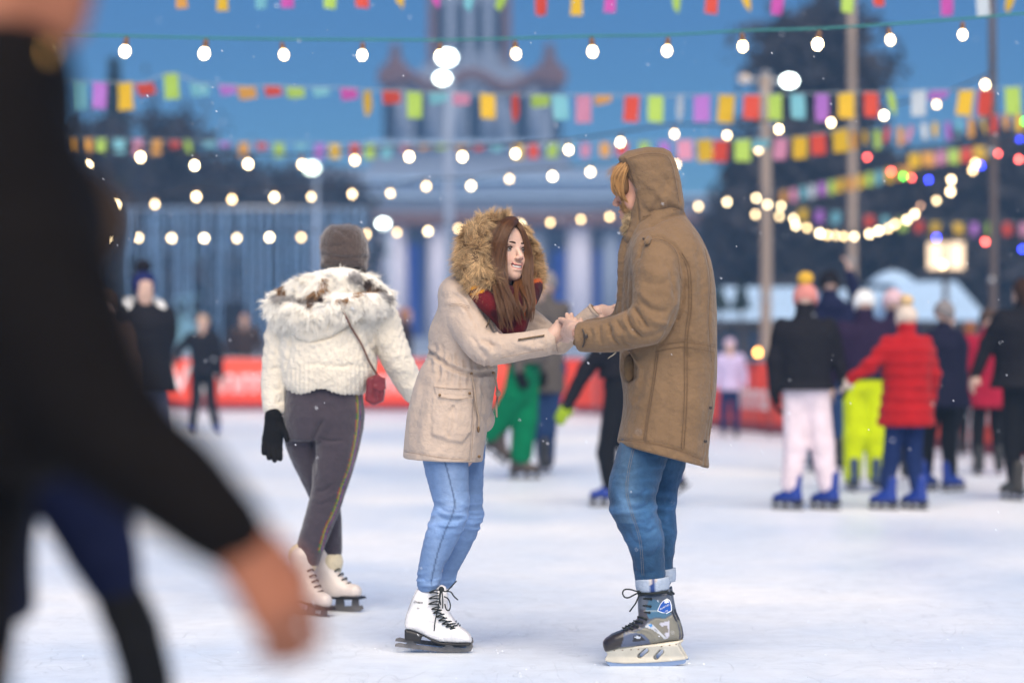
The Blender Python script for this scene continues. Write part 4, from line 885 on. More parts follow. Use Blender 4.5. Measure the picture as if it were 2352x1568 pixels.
# ---- two dark figures close to the camera
def foreground():
    YA_ = 2.75; k = YA_/FPX
    m = fab('near_black_cloth', (.005, .004, .004), sheen=0, spec=.08); q = lambda x, y, d=0: P(x, y, YA_+d)
    g = q(30, HZ); g[2] = 0
    t = empty('person', g, 'very close blurred figure in a black hooded jacket reaching out a bare hand', 'person', 'people close to the camera')
    S = Sdf(.011)           # body
    Rm = frame_of(60); ho = q(40, -120, .02); head_prims(S, ho, Rm, 1., detail=True)
    S.chain([q(-20, 60), q(-40, 300), q(-60, 700), q(-110, 960)], [.06, .09, .08, .09], .04)
    S.chain([q(-50, 260, -.08), q(120, 800, -.12), q(260, 990, -.13), q(555, 1268, -.16)], [.05, .045, .042, .028], .02)
    f = (q(655, 1395)-q(560, 1242)); hand_prims(S, q(552, 1240, -.16), f, (-.3, .6, -.3), -1, 32, 1.05, r=.0095)
    for d in (-.1, .1): S.cap(q(-110, 960), P(-150, 1500, YA_+d), .09, .06, .03); S.cap(P(-150, 1500, YA_+d), P(-160, 2700, YA_+d), .06, .04, .02)
    v, f_ = S.run(); rel(t, mkmesh('body', v, f_, mat('near_skin', (.27, .095, .048), .55, .08, 14, sss=.05)))
    S = Sdf(.012)
    S.loft([(q(0, 1100)[2], q(-110, 0)[0], YA_, .13, .20), (q(0, 960)[2], q(-70, 0)[0], YA_, .15, .20), (q(0, 700)[2], q(-30, 0)[0], YA_, .12, .19), (q(0, 450)[2], q(-20, 0)[0], YA_, .105, .2), (q(0, 300)[2], q(-10, 0)[0], YA_, .085, .17), (q(0, 160)[2], q(15, 0)[0], YA_, .075, .12), (q(0, 70)[2], q(20, 0)[0], YA_, .06, .08)], k=.03, sup=2.2)
    S.chain([q(-35, 330, -.08), q(50, 620, -.12), q(165, 880, -.13), q(300, 1035, -.14), q(403, 1112, -.15), q(526, 1222, -.16)], [.078, .092, .078, .058, .052, .041], .05)
    S.ell(q(125, 505, -.02), (.056, .10, .075), .04)
    v, f_ = S.run(); v = wrinkle(v, f_, .006, 10, 2); j = rel(t, mkmesh('jacket', v, f_, m))
    S = Sdf(.012); S.ell(ho-Rm[:,1]*.015+(0, 0, .05), (.098, .098, .098), .01); S.cap(ho-Rm[:,1]*.05, ho-Rm[:,1]*.06-(0, 0, .06), .075, .06, .02); v, f_ = S.run(); v = wrinkle(v, f_, .003, 30, 2); rel(t, mkmesh('hat', v, f_, hbk))
    zp = rel(t, mkmesh('zip_pull', *merge([tube([q(112, 100, -.11), q(112, 122, -.115)], .004, 6, 1), ball(q(112, 128, -.115), .005, 8, 6)]), mat('gold', (.8, .45, .12), .25, 0, metal=1))); zp.parent = j; zp.location = (0, 0, 0)
    fw = Sdf(.012).chain([q(175, 385, .05), q(215, 440, .08), q(245, 500, .08), q(228, 570, .06), q(190, 640, .04)], [.014, .022, .024, .022, .014], .02).run(); rel(t, mkmesh('hood_trim', fw[0], fw[1], fab('dark_brown_trim', (.05, .032, .022))))
    S = Sdf(.014)
    for d in (-.1, .1): S.cap(q(-120, 930), P(-150, 1500, YA_+d), .11, .08, .03); S.cap(P(-150, 1500, YA_+d), P(-160, 2600, YA_+d), .08, .06, .02)
    v, f_ = S.run(); rel(t, mkmesh('trousers', v, f_, m))
    for d in (-.1, .1): generic_skate(t, (P(-160, 0, YA_)[0], YA_+d, .005), (1, 0, 0), mat('skate_black', blk, .4, .1), .02)
    # second figure: navy clothes, black glove
    YC = 3.35; q = lambda x, y, d=0: P(x, y, YC+d); m = fab('near_navy_cloth', (.007, .010, .034), sheen=0, spec=.08); g = q(0, HZ); g[2] = 0
    t = empty('person', g, 'blurred figure in navy with a black knit glove, behind the bare hand reaching in', 'person', 'people close to the camera')
    S = Sdf(.014); Rm = frame_of(90); head_prims(S, q(-260, 130, .1), Rm, .95, detail=True)
    S.chain([q(-268, 240, .1), q(-232, 450, .08), q(-130, 700, .05), q(-60, 900, .05), q(-100, 1100, .05)], [.05, .09, .10, .08, .06], .04)
    S.chain([q(-120, 560), q(150, 1010), q(240, 1330)], [.05, .04, .03], .02); 
    for d in (-.08, .1): S.cap(q(-100, 1120, d), q(-70, 1500, d), .08, .055, .03); S.cap(q(-70, 1500, d), q(-95, 2300, d), .055, .04, .02)
    v, f_ = S.run(); rel(t, mkmesh('body', v, f_, m_skin))
    ho = q(-260, 130, .1); S = Sdf(.012); S.ell(ho+(-.01, 0, .05), (.098, .092, .095), .01); S.cap(ho+(-.03, 0, 0), ho+(-.05, 0, -.03), .08, .07, .02); S.cap(ho+(.10, 0, -.03), ho+(.13, 0, -.08), .06, .06, .02, 's'); v, f_ = S.run(); v = wrinkle(v, f_, .003, 30, 2); rel(t, mkmesh('hat', v, f_, hnv))
    S = Sdf(.013); S.loft([(q(0, 1440)[2], q(-70, 0)[0], YC+.05, .075, .15), (q(0, 1200)[2], q(-70, 0)[0], YC+.05, .080, .16), (q(0, 1000)[2], q(-20, 0)[0], YC+.05, .12, .18), (q(0, 700)[2], q(-130, 0)[0], YC+.05, .15, .2), (q(0, 420)[2], q(-240, 0)[0], YC+.1, .14, .2), (q(0, 300)[2], q(-265, 0)[0], YC+.1, .07, .09)])
    S.chain([q(-130, 560, .02), q(110, 960, -.02), q(180, 1120, -.03), q(262, 1335, -.03)], [.085, .076, .066, .040], .05); v, f_ = S.run(); v = wrinkle(v, f_, .006, 11, 5); rel(t, mkmesh('jacket', v, f_, m))
    S = Sdf(.008); f = q(330, 1500)-q(270, 1335); hand_prims(S, q(278, 1372, -.03), f, (-.75, .6, 0), -1, 14, 1.0, r=.0105, glove=.0025); S.cap(q(268, 1350, -.03), q(282, 1400, -.03), .032, .033, .01); v, f_ = S.run(); v = wrinkle(v, f_, .0012, 90, 3, ridge=False); rel(t, mkmesh('glove', v, f_, mg_blk))
    S = Sdf(.014)
    for d in (-.08, .1): S.cap(q(-120, 1120, d), q(-90, 1440, d), .09, .07, .03); S.cap(q(-90, 1440, d), q(-110, 2200, d), .07, .055, .02)
    v, f_ = S.run(); rel(t, mkmesh('trousers', v, f_, m))
    for d in (-.08, .1): generic_skate(t, (q(-95, 0)[0], YC+d, .005), (1, 0, 0), mat('skate_black', blk, .4, .1), .02)
foreground()
# ================================================================ THE THREE PEOPLE IN FOCUS
def F_(Y0):
    return lambda x, y, d=0.: P(x, y, Y0+d)
def zrow(Y0, y, xl, xr, hy, d=0.):      # one slice of a garment seen between two picture columns
    a, b = P(xl, y, Y0+d), P(xr, y, Y0+d); return (a[2], (a[0]+b[0])/2, Y0+d, (b[0]-a[0])/2, hy)
def poly_field(S, poly_px, Y0, W, rr=.02, k=.006, mode='u', yc=None, wf=None):
    """a picture-plane outline given real width: rounded slab of half width W (or wf(x,z)) about distance yc"""
    yc = Y0 if yc is None else yc; pw_ = np.array([P(x, y, Y0) for x, y in poly_px])[:, [0, 2]]; cl = np.vstack([pw_, pw_[:1]])
    lo = np.array([pw_[:,0].min(), yc-W, pw_[:,1].min()]); hi = np.array([pw_[:,0].max(), yc+W, pw_[:,1].max()])
    def fn(x, y, z):
        X, Z = np.broadcast_arrays(x[:,0,0][:,None], z[0,0,:][None,:]); p = np.stack([X.ravel(), Z.ravel()], 1).astype(float)
        d, _ = seg_dist(p, cl); d = np.where(inpoly(p, pw_), -d, d).reshape(X.shape)[:,None,:]
        w = W if wf is None else wf(X, Z)[:,None,:]
        a = d+rr; b = np.abs(y-yc)-w+rr
        return np.minimum(np.maximum(a, b), 0)+np.sqrt(np.maximum(a, 0)**2+np.maximum(b, 0)**2)-rr
    return S.field(fn, lo, hi, k, mode)
def surf_y(v, xy, default):             # nearest surface distance of a mesh under picture positions
    P2 = px2(v); out = []
    for p in xy:
        d = np.hypot(P2[:,0]-p[0], P2[:,1]-p[1]); m = d < 9
        out.append(v[m,1].min() if m.any() else default)
    return np.array(out)
def on_surf(v, pts, off=.003, default=9.):
    pts = np.array(pts, float); ys = surf_y(v, pts, default); return np.array([P(p[0], p[1], y-off) for p, y in zip(pts, ys)])
def seam_tube(par, v, pts, r, m, name, off=.001, sub=4, default=9.):
    q = spline(np.array(pts, float), sub) if len(pts) > 2 else np.array(pts, float); W = on_surf(v, q, off, default); W[1:-1,1] = (W[:-2,1]+W[1:-1,1]+W[2:,1])/3
    V, F = tube(W, r, 5, 1); return rel(par, mkmesh(name, V, F, m))
def button(par, v, x, y, r, m, default=9., name='button'):
    c = on_surf(v, [(x, y)], .001, default)[0]; V, F = ball(c, (r, r*.35, r), 12, 6); return rel(par, mkmesh(name, V, F, m))
def sub(o, parent, t): o.parent = parent; o.location = (0, 0, 0); return o
def strands_from_guides(guides, n, spread, seed, wave=.004, k=14, locks=0, short=.8):
    """guides: (picture x, y, distance) lists; hair lies between neighbouring guides, gathered in locks"""
    rs = np.random.RandomState(seed); G = np.array([[P(*c) for c in resample(g, k)] for g in guides]); out = []; t = np.linspace(0, 1, k)[:,None]
    nl = locks or n
    LA = rs.rand(nl)*(len(G)-1); LO = rs.normal(0, 1, (nl, 3))*spread; LL = rs.uniform(short, 1, nl); LP = rs.rand(nl, 3)*6; LF = rs.uniform(4, 8, nl)
    for i in range(n):
        j_ = rs.randint(nl) if locks else i; a = LA[j_]; j = int(a); f = a-j; c = G[j]*(1-f)+G[min(j+1, len(G)-1)]*f
        c = c+LO[j_]*(.3+.8*t)+wave*np.array([1, .5, .2])*np.sin(t*LF[j_]+LP[j_][0])*t*1.6
        if locks: c = c+rs.normal(0, 1, 3)*spread*.42*(1.15-.75*t)+rs.normal(0, .0010, 3)*t
        L = LL[j_]*rs.uniform(.93, 1); u = np.linspace(0, L*(k-1), k); out.append(np.stack([np.interp(u, np.arange(k), c[:,q]) for q in range(3)], 1))
    return np.array(out)
def resample(g, n):
    g = np.array(g, float); return spline(g, 6)[np.linspace(0, (len(g)-1)*6, n).astype(int)] if len(g) > 2 else np.array([g[0]+(g[1]-g[0])*i/(n-1) for i in range(n)])
m_brass = mat('brass', (.20, .12, .06), .35, .1, metal=.8)
m_lace = mat('black_lace', (.008, .012, .012), .7, .1); m_white_leather = mat('white_leather', (.78, .76, .76), .38, .10, 14, bump=.15, bs=120, bump2=.3, bs2=16, coat=.15)

# ---------------------------------------------------------------- the smiling woman
def woman():
    YG = 9.17; q = F_(YG); g = q(1010, HZ); g[2] = 0
    t = empty('person', g, 'smiling long haired woman in a beige parka with a brown fur hood, holding hands', 'person', 'the couple')
    mc = fab('beige_parka', (.47, .37, .30), var=.10, bump=.25, bs=260, bump2=.30, bs2=26, sheen=.1); mtrim = fab('parka_lining', (.20, .13, .08))
    # coat
    S = Sdf(.0058)
    rows = [(1072,924,1110,.205),(1050,926,1110,.205),(1000,930,1117,.20),(950,936,1127,.195),(900,947,1135,.185),(850,964,1143,.172),(815,983,1140,.158),(795,985,1142,.16),(765,984,1146,.172),(730,996,1150,.185),(700,1009,1148,.185),(672,1020,1140,.16),(650,1034,1128,.12),(630,1046,1110,.09)]
    S.loft([zrow(YG, *r) for r in rows], k=.03, sup=2.15)
    # sleeves: near arm, far arm
    S.chain([q(1058,706,-.11), q(1082,758,-.185), q(1108,797,-.23), q(1130,803,-.245)], [.072,.064,.058,.054], .035)
    S.chain([q(1118,801,-.24), q(1160,801,-.25), q(1215,792,-.255), q(1268,783,-.26)], [.056,.052,.048,.046], .01)
    S.chain([q(1150,712,.13), q(1205,738,.16), q(1258,775,.14), q(1284,785,.12)], [.072,.060,.050,.046], .03)
    S.chain([q(1284,783,.12), q(1325,754,.10), q(1366,716,.08)], [.046,.036,.034], .015)
    S.ell(q(1040,672,-.02), (.055,.16,.06), .04)
    for e_, b_ in ((q(1268,783,-.26), q(1215,792,-.255)), (q(1366,716,.08), q(1325,752,.10))):
        dd = (e_-b_)/np.linalg.norm(e_-b_); S.cap(e_+dd*.062, e_+dd*.12, .062, .062, .003, 's')
    S.cut(q(1000,1054,0), (-.045,0,-1))             # hem
    S.loft([zrow(YG, 1080,940,1098,.185), zrow(YG, 1030,945,1098,.18)], k=.004, mode='s')
    d = q(1268,783,-.26)-q(1215,792,-.255); S.cut(q(1266,783,-.26), d) if False else None
    v, f = S.run(1)
    v = wrinkle(v, f, .0060, 7, 3, (1,1,.6), ridge=False); v = wrinkle(v, f, .0018, 20, 8)
    W = .010
    lines = [ # waist cinch and the folds that leave it
        ([(984,806),(1013,828),(1036,844),(1079,858),(1137,856)], -.012, .009, 1), ([(984,798),(1015,820),(1040,836),(1080,849),(1137,848)], .006, .007, 1), ([(985,816),(1011,838),(1034,853),(1078,867),(1136,864)], .006, .007, 1)]
    for i in range(17):
        x = 992+i*8.6; y = np.interp(x, [984,1013,1036,1079,1137], [806,828,844,858,856]); lines += [([(x,y-2),(x-3+i%3*2,y-26-i%4*6)], (-1)**i*.005, .006), ([(x,y+3),(x-6+i%3*3,y+30+i%5*8)], (-1)**(i+1)*.0055, .007)]
    lines += [ # sleeve folds
        ([(1034,668),(1060,690),(1083,722),(1103,764)], -.007, .008), ([(1052,662),(1078,684),(1093,714)], -.008, .007), ([(1018,690),(1050,700),(1078,728)], .006, .012),
        ([(1100,778),(1122,784),(1140,797)], -.010, .007), ([(1094,790),(1118,800),(1136,817)], .009, .010), ([(1118,772),(1128,792),(1130,816)], -.008, .007), ([(1080,770),(1104,800),(1116,826)], -.006, .008), ([(1140,778),(1152,798),(1150,818)], .006, .008),
        ([(1226,764),(1228,812)], -.004, .004, 1), ([(1255,760),(1258,812)], -.0035, .004, 1), ([(1165,778),(1210,795),(1250,800)], .004, .012), ([(1160,820),(1220,800)], -.004, .01),
        ([(1205,720),(1235,738),(1262,748)], -.007, .006), ([(1215,708),(1240,728),(1255,745)], .006, .007), ([(1205,742),(1235,756)], -.006, .006),
        # hem stitching, placket, side seam
        ([(928,1036),(990,1047),(1040,1053),(1106,1057)], -.0035, .0035, 1), ([(1087,866),(1089,930),(1085,1000),(1081,1060)], -.004, .0035, 1), ([(1104,866),(1108,930),(1106,1055)], -.003, .003, 1),
        ([(1058,628),(1085,668),(1115,712),(1144,770)], .006, .006, 1), ([(1068,660),(1098,700),(1130,755)], -.004, .004, 1),
        # skirt folds
        ([(980,860),(962,930),(950,1010)], -.007, .016), ([(1000,900),(975,980),(972,1040)], .006, .02), ([(1012,850),(1002,880)], -.006, .009), ([(1030,1020),(1010,1045)], .004, .012), ([(1100,880),(1120,900),(1136,920)], -.007, .012), ([(1095,950),(1120,965),(1130,1000)], -.006, .010)]
    v = creases(v, f, lines)
    v = patch(v, f, [(993,912),(1000,908),(1087,912),(1083,990),(1062,1019),(1030,1014),(988,998)], .010, soft=.008, ymax=YG)
    v = patch(v, f, [(995,884),(1092,890),(1091,916),(1048,921),(1003,914)], .007, soft=.004, ymax=YG)
    v = creases(v, f, [([(1041,934),(1026,960),(1024,985),(1032,1002)], -.006, .005, 1), ([(1041,934),(1043,962),(1039,985),(1032,1002)], -.005, .005, 1), ([(1000,922),(990,996)], -.004, .004, 1)])
    coat = rel(t, mkmesh('parka', v, f, mc))
    mst = mat('beige_thread', (.24,.17,.12), .8, 0)
    for ln in ([(932,1037),(990,1047),(1040,1053),(1080,1056)], [(1088,872),(1090,930),(1086,1000),(1082,1054)], [(1060,632),(1086,672),(1114,714),(1138,762)], [(997,888),(1045,893),(1089,892)], [(1006,911),(1048,917),(1087,911)], [(1150,822),(1200,812),(1250,802)], [(1030,700),(1052,697),(1078,704)], [(1031,704),(1053,701),(1079,708)]):
        sub(seam_tube(t, v, ln, .0008, mst, 'stitching', .0009, default=YG-.2), coat, t)
    mz = mat('zip_dark', (.10,.07,.04), .5, .1)
    sub(seam_tube(t, v, [(1190,781),(1220,776),(1250,771)], .0024, mz, 'sleeve_zip', .000, default=YG-.3), coat, t); sub(seam_tube(t, v, [(1190,779),(1220,774),(1251,769)], .0016, m_brass, 'zip_teeth', .002, default=YG-.3), coat, t)
    sub(seam_tube(t, v, [(1128,724),(1122,740),(1117,750)], .003, mz, 'pocket_zip', default=YG-.18), coat, t)
    for x, y, r_ in ((1010,907,.0052),(1079,903,.0056),(1100.6,1048,.0060),(1083,858,.0055),(1133,856,.0055)): sub(button(t, v, x, y, r_, m_brass, YG-.2), coat, t)
    cordm = fab('cord_beige', (.36,.27,.2)); 
    for pts in ([(1083,860),(1089,890),(1094,930),(1100,962),(1099,984)], [(1136,858),(1140,880),(1143,905),(1140,930),(1141,958)]):
        sub(seam_tube(t, v, pts, .0042, cordm, 'drawstring', .004, default=YG-.1), coat, t)
    V, F = ball(on_surf(v, [(1099,986)], .008, YG-.15)[0], (.006,.006,.012), 8, 6); sub(rel(t, mkmesh('toggle', V, F, m_brass)), coat, t)
    V, F = ball(P(1144,903,YG-.06), (.010,.008,.014), 8, 6); sub(rel(t, mkmesh('toggle', V, F, cordm)), coat, t)
    # far pocket bulging past the front edge
    S = Sdf(.006); S.ell(P(1112,962,YG+.02), (.040,.07,.050), .01); v2, f2 = S.run(); v2 = wrinkle(v2, f2, .004, 18, 5); rel(t, mkmesh('far_pocket', v2, f2, mc))
    # cuffs (dark openings)
    for c, dr, r_ in ((q(1262,785,-.26), (1,0,.05), .0445), (q(1364,718,.08), q(1366,716,.08)-q(1325,754,.10), .034)):
        dr = np.array(dr, float); dr /= np.linalg.norm(dr); V, F = tube([c, c+dr*.0125], [r_, r_*1.06], 20, 1); rel(t, mkmesh('cuff', V, F, mc)); V, F = tube([c+dr*.010, c+dr*.014], [r_*.9, r_*.86], 20, 1); rel(t, mkmesh('cuff_lining', V, F, mtrim))
    # hood cloth
    S = Sdf(.006); S.ell(q(1108,592,.03), (.098,.125,.135), .02); S.ell(q(1085,640,.02), (.065,.12,.045), .05); S.ell(q(1165,590,-.06), (.10,.12,.145), .02, 's')
    v2, f2 = S.run(); v2 = wrinkle(v2, f2, .004, 13, 6); v2 = creases(v2, f2, [([(1046,600),(1058,640),(1090,660)], -.006, .008)]); hood = rel(t, mkmesh('hood', v2, f2, mc))
    # fur trim
    ring = [(1168,517,-.02),(1135,513,-.06),(1103,530,-.10),(1086,562,-.13),(1085,598,-.145),(1098,632,-.155),(1118,655,-.155),(1138,668,-.14)]
    ring2 = [(1188,525,.00),(1202,545,.05),(1212,574,.08),(1219,606,.09),(1221,634,.07),(1216,654,.04),(1209,664,.0)]
    mf = mat('brown_fur', (.50,.34,.18), .6, 0, cutrand=True, spec=.25); mfd = mat('brown_fur_core', (.12,.07,.035), .9, .2, 60)
    for k_, (rg, rr_) in enumerate(((ring, [.018,.026,.036,.040,.042,.042,.038,.026]), (ring2, [.012,.018,.024,.029,.030,.026,.016]))):
        S = Sdf(.006); S.chain([q(*c) for c in rg], rr_, .01); v2, f2 = S.run(); n2 = normals(v2, f2); core = rel(t, mkmesh('fur_trim', v2, f2, mfd)); 
        comb = np.array([.10,-.15,-.25]) if k_ == 0 else np.array([.35,-.1,-.3]); ctr = q(1165,600,-.05); out = v2-ctr; out[:,1] *= .3; out /= np.linalg.norm(out, axis=1, keepdims=True)
        cmb = comb+out*.55
        hx = fur('fur', v2, n2, cmb, .034 if k_ == 0 else .027, .0009, mf, t, 15000 if k_ == 0 else 10000, k=5, clump=.62, jit=.22, droop=.3, seed=4+k_); sub(hx, core, t)
    # head
    Rm = frame_of(39, 5, 3); ho = q(1154, 578, -.02)
    S = Sdf(.0030); T = head_prims(S, ho, Rm, 1.0)
    E = lambda c, r, k, m='u': S.ell(T(*c), np.array(r), k, m, Rm)
    for s_ in (-1, 1): E((s_*.040,.066,-.044), (.017,.016,.017), .014)
    mouth = [(-.027,.079,-.057),(-.015,.093,-.066),(0,.098,-.0705),(.015,.093,-.066),(.027,.079,-.057)]
    S.chain([T(*c) for c in mouth], [.0014,.0040,.0050,.0040,.0014], .003, mode='s')
    v2, f2 = S.run(1); Li = (v2-ho) @ Rm
    col = np.tile(np.array([.66,.43,.335]), (len(v2), 1)); 
    def blend(c, r, cc, a): 
        d = np.sqrt((((Li-np.array(c))/np.array(r))**2).sum(1)); w = np.clip(1.3-d, 0, 1)[:,None]*a; col[:] = col*(1-w)+np.array(cc)*w
    for s_ in (-1, 1): blend((s_*.042,.066,-.038), (.024,.03,.022), (.66,.30,.25), .55)
    blend((0,.108,-.034), (.014,.02,.012), (.64,.32,.26), .5)
    d = seg_dist(Li[:, [0, 2]], np.array(mouth)[:, [0, 2]])[0]; lip = (d < .0088) & (Li[:,1] > .072) & (np.abs(Li[:,0]) < .026); col[lip] = (.50,.20,.18); inner = (d < .0045) & (Li[:,1] < .091) & (Li[:,1] > .06) & (np.abs(Li[:,0]) < .024); col[inner] = (.14,.03,.03)
    body = Sdf(.008); body.cap(T(0,-.02,-.10), q(1105,690,-.02), .05, .06, .02); body.chain([q(1110,700,0), q(1070,820,0), q(1030,1000,0)], [.12,.11,.13], .04)
    for a, b, c in ((q(1062,710,-.12), q(1125,800,-.235), q(1266,782,-.26)), (q(1258,777,.14), q(1284,784,.12), q(1372,716,.08))): body.cap(a, b, .036, .032, .03); body.cap(b, c, .032, .026, .02)
    body.chain([q(1150,720,.13), q(1205,740,.16), q(1258,777,.14)], [.04,.036,.034], .02)
    for a, b, c in ((q(1024,1040,-.09), q(1038,1165,-.10), q(984,1345,-.08)), (q(1066,1040,.08), q(1078,1180,.07), q(1020,1335,.06))): body.cap(a, b, .07, .048, .04); body.cap(b, c, .045, .032, .03)
    v3, f3 = body.run(); V = np.vstack([v2, v3]); Fq = np.vstack([f2, f3+len(v2)]); cc = np.vstack([col, np.tile([.66,.43,.335], (len(v3), 1))])
    bo = rel(t, mkmesh('body', V, Fq, m_skinv, cols=cc))
    mt = mat('teeth', (.85,.80,.72), .25, 0); mw = mat('eye_white', (.42,.36,.34), .2, 0, coat=.5); mi_ = mat('eye_brown', (.035,.018,.010), .12, 0, coat=1.); mb = mat('brow_hair', (.045,.022,.014), .8, 0)
    tv = [T(*c) for c in [(-.019,.083,-.0645),(-.010,.0895,-.0680),(0,.0915,-.0690),(.010,.0895,-.0680),(.019,.083,-.0645)]]; sub(rel(t, mkmesh('teeth', *tube(tv, .0048, 8, 3), mt)), bo, t)
    for s_ in (-1, 1):
        c = T(s_*.031,.0765,-.001); sub(rel(t, mkmesh('eye', *ball(c, .0125, 16, 12), mw)), bo, t); gz = Rm @ np.array([.15,1,.12]); gz /= np.linalg.norm(gz)
        sub(rel(t, mkmesh('iris', *ball(c+gz*.0086, (.0068,.0068,.0068), 12, 8), mi_)), bo, t)
        lid = [T(s_*.031+a*.016, .0885-abs(a)**2*.009+.001, .0032+.0035*(1-a*a)-.002*abs(a)) for a in (-1,-.5,0,.5,1)]; sub(rel(t, mkmesh('eyelash', *tube(lid, [.0012,.0022,.0026,.0024,.0014], 6, 3), mb)), bo, t)
        br = [T(s_*(.013+a*.033), .0950-a*a*.013, .0205+.0035*math.sin(a*2.6)-.002*a) for a in (0,.3,.6,1)]; sub(rel(t, mkmesh('eyebrow', *tube(br, [.0028,.0042,.0036,.0015], 6, 3), mb)), bo, t)
    # scarf
    S = Sdf(.006)
    S.chain([q(1062,636,-.03), q(1085,658,-.15), q(1118,692,-.195), q(1150,722,-.19), q(1166,752,-.17)], [.020,.030,.034,.036,.028], .01)
    S.chain([q(1238,648,.02), q(1220,672,-.05), q(1198,705,-.11), q(1182,745,-.14), q(1176,772,-.14)], [.016,.034,.040,.045,.028], .015); S.ell(q(1160,690,-.09), (.075,.09,.06), .03)
    v2, f2 = S.run(); v2 = wrinkle(v2, f2, .008, 16, 4, (1,1,1)); Q2 = px2(v2); s_ = noise3(v2, 22, 5, 2); st = np.sin((Q2[:,0]*.8+Q2[:,1]*.55)*.42+s_*2)
    zz_ = noise3(v2, 9, 12, 2); st2 = np.sin((Q2[:,0]*.42+Q2[:,1]*.9)*.42+s_*1.2); nk = np.hypot((Q2[:,0]-1092)/30, (Q2[:,1]-655)/22)+zz_*.5; col = np.tile([.11,.008,.011], (len(v2), 1)); col = np.where((zz_ < -.05)[:,None], (.05,.006,.008), col); col = np.where(((nk < 1) & (st2 > -.1))[:,None], (.55,.24,.02), col); col = np.where(((Q2[:,0] > 1200) & (Q2[:,1] < 725) & (zz_ > -.15))[:,None], (.42,.085,.015), col); col = np.where(((np.hypot(Q2[:,0]-1194, Q2[:,1]-700) < 16) & (zz_ > -.1))[:,None], (.62,.14,.015), col)
    rel(t, mkmesh('scarf', v2, f2, fab('scarf_print', (1,1,1), attr=1, bump=.5), cols=col))
    # hair
    mh = mat('auburn_hair', (.115,.046,.013), .36, 0, cutrand=True, spec=.6)
    cap = Sdf(.006); cap.ell(T(0,-.020,.038), (.082,.096,.086), .01, rot=Rm); cap.ell(T(.012,.098,-.045), (.064,.062,.122), .012, 's', rot=Rm); cap.cap(T(-.055,.0,0), T(-.06,.02,-.12), .034, .03, .03); cap.cap(T(.058,.0,0), T(.062,.01,-.12), .026, .026, .03)
    v2, f2 = cap.run(); v2 = wrinkle(v2, f2, .003, 40, 2, (1,1,.2)); hb = rel(t, mkmesh('hair', v2, f2, mat('auburn_base', (.07,.028,.013), .5, .35, 60, stretch=(1,1,.15))))
    Yh = lambda d: YG+d
    A = [[(1176,505,Yh(-.035)),(1140,511,Yh(-.09)),(1118,545,Yh(-.125)),(1118,600,Yh(-.13)),(1138,660,Yh(-.20)),(1150,715,Yh(-.255)),(1158,766,Yh(-.255))],
         [(1178,505,Yh(-.045)),(1150,513,Yh(-.11)),(1131,548,Yh(-.135)),(1130,600,Yh(-.14)),(1146,660,Yh(-.20)),(1158,715,Yh(-.26)),(1166,772,Yh(-.25))],
         [(1180,506,Yh(-.05)),(1160,516,Yh(-.12)),(1143,552,Yh(-.145)),(1141,602,Yh(-.15)),(1153,655,Yh(-.19)),(1166,710,Yh(-.26)),(1178,765,Yh(-.25))],
         [(1182,507,Yh(-.055)),(1168,518,Yh(-.125)),(1151,552,Yh(-.15)),(1145,600,Yh(-.157)),(1150,650,Yh(-.19)),(1170,700,Yh(-.245)),(1192,755,Yh(-.23))],
         [(1184,508,Yh(-.06)),(1174,522,Yh(-.125)),(1158,550,Yh(-.155)),(1150,590,Yh(-.160)),(1150,640,Yh(-.18)),(1168,690,Yh(-.235)),(1184,735,Yh(-.23))]]
    B = [[(1182,506,Yh(-.05)),(1196,524,Yh(-.08)),(1204,550,Yh(-.075)),(1210,590,Yh(-.06)),(1210,640,Yh(-.09)),(1217,700,Yh(-.15)),(1212,755,Yh(-.16))],
         [(1181,505,Yh(-.03)),(1199,526,Yh(-.05)),(1211,560,Yh(-.04)),(1216,600,Yh(-.04)),(1216,650,Yh(-.08)),(1224,700,Yh(-.13)),(1206,752,Yh(-.15))]]
    D = [[(1188,640,Yh(-.06)),(1180,668,Yh(-.15)),(1192,705,Yh(-.22)),(1196,752,Yh(-.20))],[(1206,640,Yh(-.06)),(1204,670,Yh(-.13)),(1208,710,Yh(-.18)),(1208,762,Yh(-.18))]]
    Lk = [[(1156,590,Yh(-.157)),(1154,606,Yh(-.165)),(1162,618,Yh(-.168)),(1176,619,Yh(-.168))],[(1156,592,Yh(-.157)),(1152,610,Yh(-.165)),(1160,623,Yh(-.168)),(1178,624,Yh(-.166))]]
    sub(hairs('strands', strands_from_guides(A, 7200, .0085, 1, .011, locks=90, short=.72), .00055, mh, t), hb, t); sub(hairs('strands', strands_from_guides(B, 2100, .0050, 2, .010, locks=34, short=.80), .00062, mh, t), hb, t)
    sub(hairs('stray_strands', strands_from_guides([[(c[0],c[1],c[2]) for c in g] for g in A[:4]], 200, .010, 7, .014, short=.5), .00028, mh, t), hb, t); sub(hairs('strands', strands_from_guides(D, 800, .006, 3, .013, locks=11, short=.75), .00062, mh, t), hb, t); None
    # hands
    S = Sdf(.0036); d0 = -.27
    S.chain([q(1258,782,d0), q(1270,772,d0), q(1281,762,d0+.005)], [.027,.027,.028], .01); S.ell(q(1283,758,d0), (.026,.022,.030), .012)
    for (x0, y0), (x1, y1) in zip([(1288,738),(1293,746),(1296,755),(1296,765)], [(1297,741),(1303,749),(1305,758),(1303,768)]):
        S.cap(q(1282,y0+3,d0-.004), q(x0,y0+2,d0-.006), .0125, .0105, .008); S.cap(q(x0,y0+2,d0-.006), q(x1,y1,d0+.024), .0105, .0085, .004); S.cap(q(x1,y1,d0+.024), q(x1-8,y1+3,d0+.045), .0085, .0075, .003)
    v2, f2 = S.run(); rel(t, mkmesh('hand', v2, f2, m_skin))
